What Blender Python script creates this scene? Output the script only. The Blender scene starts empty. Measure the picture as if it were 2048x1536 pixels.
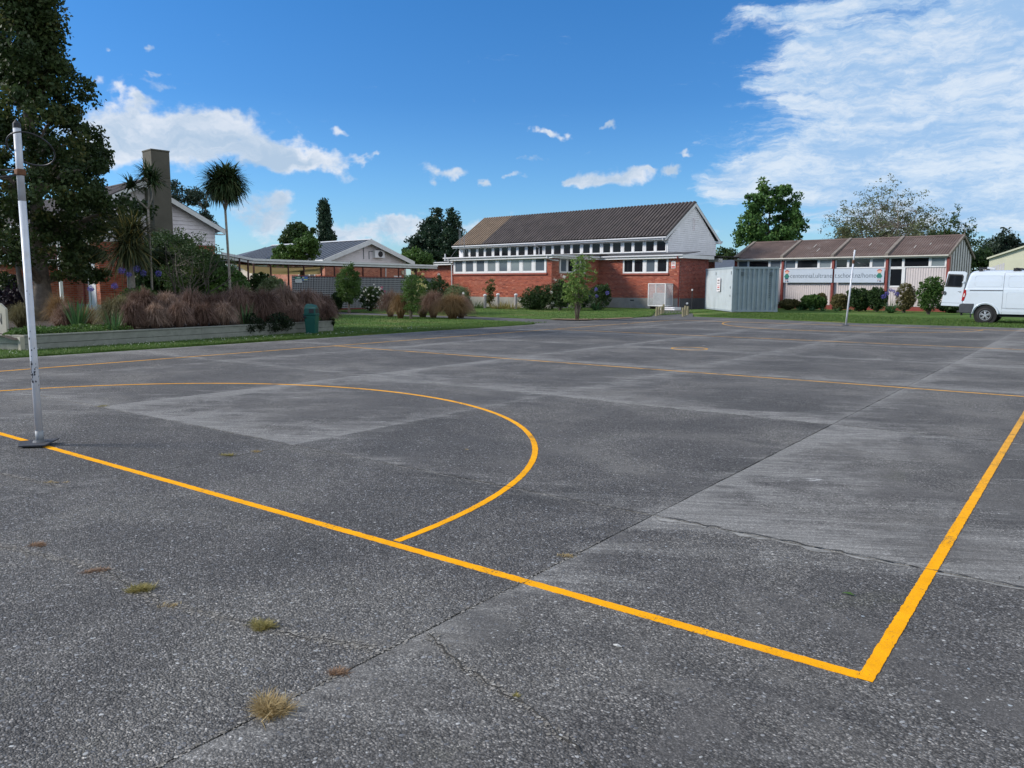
import bpy, math, random
import numpy as np
from mathutils import Vector, Matrix

SC = bpy.context.scene
COL = SC.collection
random.seed(7)
RNG = np.random.default_rng(11)
PI = math.pi

# ------------------------------------------------------------------ camera
CAM = np.array([8.240, -3.261, 1.574])
FW = np.array([-.59453, .794258, -.125252])
RT = np.array([.800302, .599587, .003381])
UP = np.array([-.077785, .098229, .992119])
FOC = 1561.65
cd = bpy.data.cameras.new('camera')
cam = bpy.data.objects.new('camera', cd)
COL.objects.link(cam)
cd.sensor_width = 36
cd.lens = FOC / 2048 * 36
cd.clip_start = .05
cd.clip_end = 6000
M = Matrix.Identity(4)
for i in range(3):
    M[i][0] = RT[i]; M[i][1] = UP[i]; M[i][2] = -FW[i]; M[i][3] = CAM[i]
cam.matrix_world = M
SC.camera = cam

# ------------------------------------------------------------------ light
SUN_AZ = Vector((-.80, -.60, 0)).normalized()
SUN_EL = math.radians(30)
sl = bpy.data.lights.new('sun', 'SUN')
sl.energy = 2.2
sl.angle = math.radians(13)
sl.color = (1, .93, .84)
sun = bpy.data.objects.new('sun', sl)
COL.objects.link(sun)
sd = Vector((SUN_AZ.x * math.cos(SUN_EL), SUN_AZ.y * math.cos(SUN_EL), math.sin(SUN_EL)))
sun.rotation_euler = sd.to_track_quat('Z', 'Y').to_euler()
sun.location = (0, 0, 60)

SC.view_settings.view_transform = 'Standard'
SC.view_settings.look = 'None'
SC.view_settings.exposure = 1.0
SC.view_settings.gamma = 1
SC.view_settings.use_curve_mapping = False

# ------------------------------------------------------------------ world: nishita sky with clouds
W = bpy.data.worlds.new('World')
SC.world = W
W.use_nodes = True
nt = W.node_tree
for n in list(nt.nodes):
    nt.nodes.remove(n)


class NB:
    def __init__(s, tree):
        s.t = tree

    def new(s, kind, **kw):
        n = s.t.nodes.new(kind)
        for k, v in kw.items():
            setattr(n, k, v)
        return n

    def link(s, a, b):
        s.t.links.new(a, b)

    def setin(s, sock, v):
        if hasattr(v, 'is_linked') or isinstance(v, bpy.types.NodeSocket):
            s.t.links.new(v, sock)
        else:
            sock.default_value = v

    def m(s, op, a, b=0.0, c=None, clamp=False):
        n = s.new('ShaderNodeMath', operation=op, use_clamp=clamp)
        s.setin(n.inputs[0], a)
        if len(n.inputs) > 1:
            s.setin(n.inputs[1], b)
        if c is not None:
            s.setin(n.inputs[2], c)
        return n.outputs[0]

    def vm(s, op, a, b=None):
        n = s.new('ShaderNodeVectorMath', operation=op)
        s.setin(n.inputs[0], a)
        if b is not None:
            s.setin(n.inputs[1], b)
        return n.outputs['Value'] if op in ('LENGTH', 'DOT_PRODUCT') else n.outputs[0]

    def noise(s, vec, scale, detail=4, rough=.5, dist=0.0, dim='3D'):
        n = s.new('ShaderNodeTexNoise', noise_dimensions=dim)
        if vec is not None:
            s.link(vec, n.inputs['Vector'])
        n.inputs['Scale'].default_value = scale
        n.inputs['Detail'].default_value = detail
        n.inputs['Roughness'].default_value = rough
        n.inputs['Distortion'].default_value = dist
        return n.outputs['Fac']

    def ramp(s, fac, stops, interp='LINEAR'):
        n = s.new('ShaderNodeValToRGB')
        n.color_ramp.interpolation = interp
        e = n.color_ramp.elements
        while len(e) < len(stops):
            e.new(.5)
        for el, (p, c) in zip(e, stops):
            el.position = p
            el.color = (c, c, c, 1) if isinstance(c, (int, float)) else (*c, 1)
        s.setin(n.inputs[0], fac)
        return n.outputs[0]

    def mix(s, fac, a, b, mode='MIX'):
        n = s.new('ShaderNodeMix', data_type='RGBA', blend_type=mode)
        s.setin(n.inputs[0], fac)
        for sock, v in ((n.inputs[6], a), (n.inputs[7], b)):
            if isinstance(v, tuple):
                v = (*v, 1) if len(v) == 3 else v
            s.setin(sock, v)
        return n.outputs[2]

    def smooth(s, v, lo, hi):
        n = s.new('ShaderNodeMapRange', interpolation_type='SMOOTHSTEP')
        s.setin(n.inputs[0], v)
        n.inputs[1].default_value = lo
        n.inputs[2].default_value = hi
        return n.outputs[0]


def direction(px, py):
    d = FW + (px - 1024) / FOC * RT - (py - 768) / FOC * UP
    return d / np.linalg.norm(d)


def azel(px, py):
    d = direction(px, py)
    return math.atan2(d[0], d[1]), math.asin(d[2])


B = NB(nt)
sky = B.new('ShaderNodeTexSky', sky_type='NISHITA')
sky.sun_disc = False
sky.sun_elevation = SUN_EL
sky.sun_rotation = math.atan2(SUN_AZ.x, SUN_AZ.y)
sky.altitude = 0
sky.air_density = 1.0
sky.dust_density = .3
sky.ozone_density = 2.2
tc = B.new('ShaderNodeTexCoord')
gen = tc.outputs['Generated']
sep = B.new('ShaderNodeSeparateXYZ')
B.link(gen, sep.inputs[0])
az = B.m('ARCTAN2', sep.outputs[0], sep.outputs[1])
el = B.m('ARCSINE', sep.outputs[2])
cmb = B.new('ShaderNodeCombineXYZ')
B.link(az, cmb.inputs[0]); B.link(el, cmb.inputs[1])
ae = cmb.outputs[0]
# warp by noise so the banks get ragged edges
warp = B.new('ShaderNodeTexNoise', noise_dimensions='2D')
B.link(ae, warp.inputs['Vector'])
warp.inputs['Scale'].default_value = 9; warp.inputs['Detail'].default_value = 5; warp.inputs['Roughness'].default_value = .62
wv = B.vm('MULTIPLY', B.vm('SUBTRACT', warp.outputs['Color'], (.5, .5, .5)), (.10, .06, 0))
aw = B.vm('ADD', ae, wv)
aw2 = B.vm('ADD', ae, B.vm('MULTIPLY', wv, (.7, .45, 0)))


def bank(items, vec):
    tot = None
    for (px, py, rx, ry, amp) in items:
        a0, e0 = azel(px, py)
        s = 1 / FOC
        ca = math.cos(math.atan((px - 1024) / FOC)) ** 1.6
        v = B.vm('MULTIPLY', B.vm('SUBTRACT', vec, (a0, e0, 0)), (1 / (rx * s * ca / math.cos(e0)), 1 / (ry * s * ca ** .5), 0))
        r2 = B.vm('DOT_PRODUCT', v, v)
        g = B.m('MULTIPLY', B.m('EXPONENT', B.m('MULTIPLY', r2, -.9)), amp)
        tot = g if tot is None else B.m('ADD', tot, g)
    return tot


CUM = [(230, 262, 110, 52, 1.3), (385, 285, 120, 42, 1.2), (478, 250, 60, 28, .9), (560, 305, 90, 26, 1.1), (655, 318, 75, 18, .9),
       (290, 200, 26, 18, .8), (340, 172, 26, 9, .55), (705, 270, 22, 10, .9), (738, 322, 20, 10, .9),
       (500, 428, 80, 38, 1.15), (545, 395, 30, 16, .7), (640, 470, 60, 20, .7), (750, 462, 110, 20, 1.1), (800, 440, 60, 12, .8), (950, 450, 60, 18, .95), (820, 490, 150, 16, .5),
       (905, 344, 42, 11, 1), (868, 370, 22, 10, .8), (1215, 358, 70, 18, 1.15), (1130, 360, 30, 9, .9), (1170, 378, 20, 10, .9),
       (1105, 263, 15, 8, 1.05), (1188, 249, 18, 7, 1.05), (1335, 342, 24, 8, 1.0), (1355, 313, 22, 6, .85),
       (970, 370, 14, 10, 1.0), (1027, 361, 14, 8, 1.0), (1055, 326, 30, 7, .75), (240, 97, 13, 8, .75), (335, 95, 10, 7, .75), (720, 352, 26, 8, .6), (1280, 345, 14, 6, .6),
       (342, 147, 18, 6, .6), (192, 152, 18, 12, .5), (240, 182, 10, 12, .5), (1425, 458, 30, 16, .6)]
cum = bank(CUM, aw)
SHEET = [(2000, 60, 330, 130, 1.2), (1900, 250, 300, 120, 1.3), (1680, 330, 190, 70, 1.0), (1530, 345, 100, 26, 1.15), (1640, 110, 70, 44, 1.25),
         (1560, 168, 45, 12, 1.1), (1640, 20, 110, 16, .9), (1480, 375, 55, 16, 1.0), (1820, 400, 220, 70, 1.0), (1580, 205, 24, 9, 1.0), (1500, 30, 40, 10, .6), (2300, 250, 400, 300, 1.3)]
sheet = bank(SHEET, aw2)
n1 = B.noise(B.vm('MULTIPLY', ae, (1.0, 1.6, 0)), 15, 8, .62, .2, '2D')
cumd = B.smooth(B.m('ADD', B.m('MULTIPLY', cum, .72), B.m('MULTIPLY', B.m('SUBTRACT', n1, .5), 1.5)), .30, .82)
n2 = B.noise(B.vm('MULTIPLY', aw2, (1.0, 3.8, 0)), 7, 10, .68, .25, '2D')
n3 = B.noise(B.vm('MULTIPLY', aw2, (1.0, 3.0, 0)), 26, 8, .7, .2, '2D')
shd = B.smooth(B.m('ADD', B.m('MULTIPLY', sheet, .70), B.m('ADD', B.m('MULTIPLY', B.m('SUBTRACT', n2, .5), 1.3), B.m('MULTIPLY', B.m('SUBTRACT', n3, .5), .6))), .24, .80)
# broken cloud added outside the view as fill light, like the bank seen
hz = B.m('ADD', B.m('MAXIMUM', sep.outputs[2], 0.0), .12)
cp = B.new('ShaderNodeCombineXYZ')
B.link(B.m('DIVIDE', sep.outputs[0], hz), cp.inputs[0]); B.link(B.m('DIVIDE', sep.outputs[1], hz), cp.inputs[1])
nf = B.noise(cp.outputs[0], .9, 8, .62, .4)
fwd = B.vm('DOT_PRODUCT', gen, (float(FW[0]), float(FW[1]), -.02))
away = B.m('MAXIMUM', B.smooth(fwd, .72, .45), B.smooth(el, .36, .52))
right = B.smooth(B.vm('DOT_PRODUCT', gen, (.97, .22, .12)), .12, .45)      # the right bank carried on unseen round that side, added as bright fill
field = B.m('MULTIPLY', B.smooth(B.m('ADD', nf, B.m('MULTIPLY', right, .32)), .44, .66), away)
cumcol = B.mix(B.smooth(B.m('ADD', B.noise(B.vm('MULTIPLY', aw, (1, 2, 0)), 8, 5, .6, .2, '2D'), B.m('MULTIPLY', cum, .14)), .46, .80), (4.2, 4.4, 4.75), (2.35, 3.0, 3.8))
shcol = B.mix(B.smooth(B.m('ADD', B.m('MULTIPLY', n2, .6), B.m('MULTIPLY', n3, .4)), .38, .64), (1.9, 2.9, 4.25), (3.8, 4.25, 4.75))
tint = B.ramp(el, [(0, (.40, .58, .80)), (.06, (.38, .57, .79)), (.11, (.32, .55, .79)), (.22, (.215, .47, .745)), (.33, (.19, .48, .77)), (1.0, (.18, .47, .77))])
skyt = B.mix(1.0, sky.outputs[0], tint, 'MULTIPLY')
c0_ = B.mix(B.m('MULTIPLY', field, .92), skyt, B.mix(B.smooth(nf, .35, .7), (3.4, 3.9, 4.6), (4.8, 5.0, 5.2)))
c1 = B.mix(B.m('MULTIPLY', shd, .90), c0_, shcol)
c2 = B.mix(B.m('MULTIPLY', cumd, .94), c1, cumcol)
bg = B.new('ShaderNodeBackground')
B.link(c2, bg.inputs[0])
bg.inputs[1].default_value = .10
wo = B.new('ShaderNodeOutputWorld')
B.link(bg.outputs[0], wo.inputs[0])
W.cycles.sampling_method = 'MANUAL'
W.cycles.sample_map_resolution = 512


# ------------------------------------------------------------------ placing helpers: positions and heights from image pixels
def px_ground(px, x=None, y=None, d=None):
    """ground point on the camera ray through image pixel column px, where it meets plan x, plan y or view depth d"""
    v = direction(px, 569)
    if x is not None:
        t = (x - CAM[0]) / v[0]
    elif y is not None:
        t = (y - CAM[1]) / v[1]
    else:
        t = d / float(v @ FW)
    return np.array([CAM[0] + v[0] * t, CAM[1] + v[1] * t])


def depth(P):
    return float((np.array([P[0], P[1], 1.2]) - CAM) @ FW)


def zof(px, py, P):
    v = direction(px, py)
    dd = np.array(P[:2]) - CAM[:2]
    t = float(dd @ v[:2]) / float(v[:2] @ v[:2])
    return CAM[2] + v[2] * t


# ------------------------------------------------------------------ object helpers
def link(name, me, parent=None, loc=(0, 0, 0)):
    o = bpy.data.objects.new(name, me)
    COL.objects.link(o)
    if parent is not None:
        o.parent = parent
    o.location = loc
    return o


def thing(name, label, cat, loc=(0, 0, 0), rz=0, group=None):
    o = bpy.data.objects.new(name, None)
    o.empty_display_size = .3
    COL.objects.link(o)
    o.location = loc
    o.rotation_euler = (0, 0, rz)
    o['label'] = label
    o['category'] = cat
    if group:
        o['group'] = group
    return o


def tag(o, label, cat, group=None):
    o['label'] = label
    o['category'] = cat
    if group:
        o['group'] = group
    return o


def struct(o, label=None):
    o['kind'] = 'structure'
    if label:
        o['label'] = label
    return o


class MB:
    def __init__(s):
        s.v = []; s.f = []; s.r = []

    def add(s, vs, fs, r=None):
        n = len(s.v)
        s.v += [tuple(v) for v in vs]
        s.f += [tuple(i + n for i in f) for f in fs]
        s.r += [random.random() if r is None else r] * len(fs)
        return s

    def box(s, x0, x1, y0, y1, z0, z1, r=None, skip=()):
        vs = [(x0, y0, z0), (x1, y0, z0), (x1, y1, z0), (x0, y1, z0), (x0, y0, z1), (x1, y0, z1), (x1, y1, z1), (x0, y1, z1)]
        fs = [(0, 3, 2, 1), (4, 5, 6, 7), (0, 1, 5, 4), (1, 2, 6, 5), (2, 3, 7, 6), (3, 0, 4, 7)]
        return s.add(vs, [f for i, f in enumerate(fs) if i not in skip], r)

    def obox(s, O, U, V, N, u0, u1, v0, v1, n0, n1, r=None, back=True):
        """box in a frame: origin O, axes U (along), V (up), N (out)"""
        O, U, V, N = map(np.array, (O, U, V, N))
        vs = []
        for n in (n0, n1):
            for (u, v) in ((u0, v0), (u1, v0), (u1, v1), (u0, v1)):
                vs.append(O + U * u + V * v + N * n)
        fs = [(4, 5, 6, 7), (0, 1, 5, 4), (1, 2, 6, 5), (2, 3, 7, 6), (3, 0, 4, 7)]
        if back:
            fs.append((3, 2, 1, 0))
        return s.add(vs, fs, r)

    def tube(s, pts, rad, n=8, cap=True, r=None):
        pts = [Vector(p) for p in pts]
        if not hasattr(rad, '__len__'):
            rad = [rad] * len(pts)
        vs = []; fs = []
        ref = None
        for i, p in enumerate(pts):
            a = pts[max(i - 1, 0)]; b = pts[min(i + 1, len(pts) - 1)]
            t = (b - a).normalized()
            if ref is None:
                ref = Vector((0, 0, 1)) if abs(t.z) < .9 else Vector((1, 0, 0))
            x = (ref - t * ref.dot(t)).normalized()
            ref = x
            y = t.cross(x)
            for k in range(n):
                an = 2 * PI * k / n
                vs.append(p + (x * math.cos(an) + y * math.sin(an)) * rad[i])
        for i in range(len(pts) - 1):
            for k in range(n):
                k2 = (k + 1) % n
                fs.append((i * n + k, i * n + k2, (i + 1) * n + k2, (i + 1) * n + k))
        if cap:
            fs.append(tuple(range(n))[::-1])
            fs.append(tuple((len(pts) - 1) * n + k for k in range(n)))
        return s.add(vs, fs, r)

    def prism(s, poly, a, b, axis='y', r=None):
        """poly of 2-D points extruded from a to b along axis"""
        n = len(poly)
        def P(p, t):
            return {'y': (p[0], t, p[1]), 'x': (t, p[0], p[1]), 'z': (p[0], p[1], t)}[axis]
        vs = [P(p, a) for p in poly] + [P(p, b) for p in poly]
        fs = [tuple(range(n)), tuple(range(2 * n - 1, n - 1, -1))]
        for i in range(n):
            j = (i + 1) % n
            fs.append((i, i + n, j + n, j))
        return s.add(vs, fs, r)

    def mesh(s, name, mats, smooth=False, rnd=False):
        me = bpy.data.meshes.new(name)
        me.from_pydata(s.v, [], s.f)
        for m in (mats if isinstance(mats, (list, tuple)) else [mats]):
            me.materials.append(m)
        if smooth:
            me.polygons.foreach_set('use_smooth', [True] * len(me.polygons))
        if rnd:
            at = me.attributes.new('rnd', 'FLOAT', 'FACE')
            at.data.foreach_set('value', s.r)
        me.update()
        return me

    def build(s, name, mat, parent=None, loc=(0, 0, 0), smooth=False, rnd=False):
        return link(name, s.mesh(name, mat, smooth, rnd), parent, loc)


def bevel(o, w=.01, seg=2):
    m = o.modifiers.new('bevel', 'BEVEL')
    m.width = w
    m.segments = seg
    m.limit_method = 'ANGLE'
    return o


def np_mesh(name, V, F, mat, rnd=None, smooth=False):
    """V (n,3), F (m,k) equal-sized faces"""
    me = bpy.data.meshes.new(name)
    m, k = F.shape
    me.vertices.add(len(V))
    me.vertices.foreach_set('co', V.astype(np.float32).ravel())
    me.loops.add(m * k)
    me.loops.foreach_set('vertex_index', F.astype(np.int32).ravel())
    me.polygons.add(m)
    me.polygons.foreach_set('loop_start', np.arange(0, m * k, k, dtype=np.int32))
    me.polygons.foreach_set('loop_total', np.full(m, k, dtype=np.int32))
    if smooth:
        me.polygons.foreach_set('use_smooth', np.ones(m, dtype=bool))
    me.update(calc_edges=True)
    me.materials.append(mat)
    if rnd is not None:
        at = me.attributes.new('rnd', 'FLOAT', 'FACE')
        at.data.foreach_set('value', rnd.astype(np.float32))
    return me


# ------------------------------------------------------------------ materials
def newmat(name):
    m = bpy.data.materials.new(name)
    m.use_nodes = True
    t = m.node_tree
    for n in list(t.nodes):
        t.nodes.remove(n)
    b = NB(t)
    p = b.new('ShaderNodeBsdfPrincipled')
    o = b.new('ShaderNodeOutputMaterial')
    b.link(p.outputs[0], o.inputs[0])
    return m, b, p, o


def plain(name, col, rough=.6, var=.12, scale=6, metal=0.0, bump=0.0, bscale=60, spec=.4, dirt=None, coat=0):
    m, b, p, o = newmat(name)
    tcn = b.new('ShaderNodeTexCoord')
    ob = tcn.outputs['Object']
    n = b.noise(ob, scale, 5, .6)
    c = b.mix(b.smooth(n, .3, .7), tuple(x * (1 - var) for x in col), tuple(min(1, x * (1 + var)) for x in col))
    if dirt:
        n3 = b.noise(ob, dirt[1], 6, .65, .4)
        c = b.mix(b.m('MULTIPLY', b.smooth(n3, .5, .72), dirt[2]), c, dirt[0])
    b.setin(p.inputs['Base Color'], c)
    p.inputs['Roughness'].default_value = rough
    p.inputs['Metallic'].default_value = metal
    p.inputs['Specular IOR Level'].default_value = spec
    if coat:
        p.inputs['Coat Weight'].default_value = coat
        p.inputs['Coat Roughness'].default_value = .08
    if bump:
        bn = b.new('ShaderNodeBump')
        bn.inputs['Strength'].default_value = bump
        bn.inputs['Distance'].default_value = .01
        b.setin(bn.inputs['Height'], b.noise(ob, bscale, 4, .6))
        b.link(bn.outputs[0], p.inputs['Normal'])
    return m


def leafmat(name, c0, c1, c2=None, trans=.25, rough=.55):
    m, b, p, o = newmat(name)
    at = b.new('ShaderNodeAttribute', attribute_name='rnd')
    stops = [(0, c0), (.75, c1), (1, c2 or c1)]
    c = b.ramp(at.outputs['Fac'], stops)
    b.setin(p.inputs['Base Color'], c)
    p.inputs['Roughness'].default_value = rough
    p.inputs['Specular IOR Level'].default_value = .25
    tr = b.new('ShaderNodeBsdfTranslucent')
    b.setin(tr.inputs[0], c)
    mx = b.new('ShaderNodeMixShader')
    mx.inputs[0].default_value = trans
    b.link(p.outputs[0], mx.inputs[1]); b.link(tr.outputs[0], mx.inputs[2])
    b.link(mx.outputs[0], o.inputs[0])
    return m


def glass(name, col=(.012, .014, .018), rough=.04):
    m, b, p, o = newmat(name)
    p.inputs['Base Color'].default_value = (*col, 1)
    p.inputs['Roughness'].default_value = rough
    p.inputs['Specular IOR Level'].default_value = .5
    return m


def brickmat(name, cs):
    m, b, p, o = newmat(name)
    at = b.new('ShaderNodeAttribute', attribute_name='rnd')
    tcn = b.new('ShaderNodeTexCoord')
    c = b.ramp(at.outputs['Fac'], [(0, cs[0]), (.3, cs[1]), (.7, cs[2]), (1, cs[3])])
    n = b.noise(tcn.outputs['Object'], .8, 5, .6)
    c = b.mix(b.m('MULTIPLY', b.smooth(n, .45, .75), .14), c, (.36, .22, .16))
    n2 = b.noise(tcn.outputs['Object'], 40, 3, .6)
    c = b.mix(1.0, c, b.ramp(n2, [(.3, .8), (.7, 1.15)]), 'MULTIPLY')
    b.setin(p.inputs['Base Color'], c)
    p.inputs['Roughness'].default_value = .85
    p.inputs['Specular IOR Level'].default_value = .2
    return m


WHITE = plain('white_paint', (.72, .72, .72), .45, .05, 3, dirt=((.45, .43, .40), 2.5, .25))
WHITE2 = plain('weatherboard_paint', (.85, .84, .86), .55, .06, 2, dirt=((.58, .56, .56), 1.6, .3))
PINKW = plain('pinkish_weatherboard_paint', (.84, .78, .80), .55, .06, 2, dirt=((.60, .55, .56), 1.6, .3))
GREYW = plain('grey_fascia_paint', (.52, .54, .56), .5, .06, 3)
MORTAR = plain('mortar', (.60, .52, .46), .9, .12, 3, bump=.3)
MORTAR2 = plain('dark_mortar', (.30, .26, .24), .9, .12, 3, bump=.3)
CONC = plain('foundation_concrete', (.30, .29, .26), .9, .12, 1.5, bump=.3, dirt=((.18, .17, .14), 1.2, .5))
CHIM = plain('chimney_plaster', (.115, .105, .085), .9, .12, 1.2, bump=.3, dirt=((.09, .085, .07), 1.0, .6))
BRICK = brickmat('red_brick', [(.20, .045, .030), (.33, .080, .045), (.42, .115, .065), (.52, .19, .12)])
BRICKD = brickmat('shaded_red_brick', [(.15, .03, .025), (.22, .045, .035), (.28, .065, .045), (.34, .10, .07)])  # darker copy of the red brick, shade painted onto the side walls
CONCD = plain('dark_side_foundation', (.075, .078, .09), .7, .12, 2)
GLASSD = None
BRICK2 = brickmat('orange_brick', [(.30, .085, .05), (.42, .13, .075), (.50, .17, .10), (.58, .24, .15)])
REDP = plain('oxide_red_paint', (.22, .045, .035), .5, .12, 3)
SILL = plain('glazed_sill_brick', (.24, .06, .04), .45, .15, 4)
ROOFB = plain('brown_roof_coating', (.080, .066, .062), .75, .2, 1.2, dirt=((.14, .115, .10), .9, .5), bump=.15)
ROOFT = plain('tan_roof_coating', (.20, .145, .10), .75, .14, 1.5, dirt=((.12, .09, .07), .9, .5))
ROOFG = plain('blue_grey_roof_coating', (.085, .10, .125), .6, .12, 1.5)
ROOFR = plain('weathered_red_brown_roof', (.125, .086, .073), .85, .16, 1.0, dirt=((.24, .20, .18), 1.4, .5), bump=.2)
ROOFDK = plain('dark_flat_roof', (.06, .06, .065), .8, .2, 1)
RIBM = plain('mossy_concrete_rib', (.21, .18, .155), .9, .2, 3, dirt=((.09, .09, .06), 3, .6), bump=.3)
GLASS = glass('window_glass')
GLASSD = glass('dark_clerestory_glass', (.008, .008, .012), .1)
GLASSD.node_tree.nodes['Principled BSDF'].inputs['Specular IOR Level'].default_value = .18
GLASSB = glass('glass_over_pale_blind', (.20, .235, .25), .12)
GLASSC = glass('glass_over_curtain', (.10, .125, .15), .1)
GUT = plain('gutter_paint', (.66, .66, .68), .4, .06, 3, dirt=((.4, .38, .35), 3, .4))
PIPE = plain('galvanised_pipe', (.26, .28, .30), .55, .15, 8, metal=.15)
RUST = plain('rusty_steel', (.16, .075, .04), .85, .3, 12, bump=.4)
DARK = plain('dark_steel', (.03, .03, .035), .6, .2, 8)
BLACKP = plain('black_plastic', (.022, .023, .026), .5, .1, 8)
WOODG = plain('weathered_planter_timber', (.24, .25, .22), .85, .14, 3, bump=.4, bscale=40, dirt=((.13, .14, .12), 3, .5))
WOODP = plain('pale_sign_timber', (.50, .47, .38), .8, .1, 3, bump=.3)
BARK = plain('grey_brown_bark', (.19, .155, .125), .95, .25, 8, bump=.8, bscale=25)
BARKD = plain('dark_bark', (.09, .075, .06), .95, .25, 8, bump=.8, bscale=25)
BARKP = plain('pale_ringed_bark', (.27, .24, .20), .95, .2, 12, bump=.6, bscale=20)
SOIL = plain('garden_soil', (.055, .042, .032), .95, .3, 5, bump=.8, bscale=30)
MULCH = plain('bark_mulch', (.20, .13, .085), .95, .35, 9, bump=.9, bscale=40)


def grassmat(name, c0, c1, c2, dry=(.26, .22, .10), dryamt=.5, scale=.6):
    m, b, p, o = newmat(name)
    g = b.new('ShaderNodeNewGeometry')
    pos = g.outputs['Position']
    n = b.noise(pos, scale, 6, .65)
    c = b.ramp(n, [(.3, c0), (.5, c1), (.72, c2)])
    d = b.smooth(b.noise(b.vm('MULTIPLY', pos, (.5, 1.4, 1)), .45, 5, .6), .5, .68)
    c = b.mix(b.m('MULTIPLY', d, dryamt), c, dry)
    f = b.noise(pos, 22, 4, .7)
    c = b.mix(1.0, c, b.ramp(f, [(.3, .55), (.7, 1.45)]), 'MULTIPLY')
    b.setin(p.inputs['Base Color'], c)
    p.inputs['Roughness'].default_value = .95
    p.inputs['Specular IOR Level'].default_value = .1
    bn = b.new('ShaderNodeBump')
    bn.inputs['Strength'].default_value = .9
    bn.inputs['Distance'].default_value = .04
    b.setin(bn.inputs['Height'], b.noise(pos, 45, 4, .7))
    b.link(bn.outputs[0], p.inputs['Normal'])
    return m


LAWN = grassmat('lawn_turf', (.055, .105, .022), (.085, .155, .034), (.12, .19, .05))
FIELD = grassmat('far_field', (.06, .08, .03), (.08, .10, .04), (.10, .11, .05))

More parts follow.
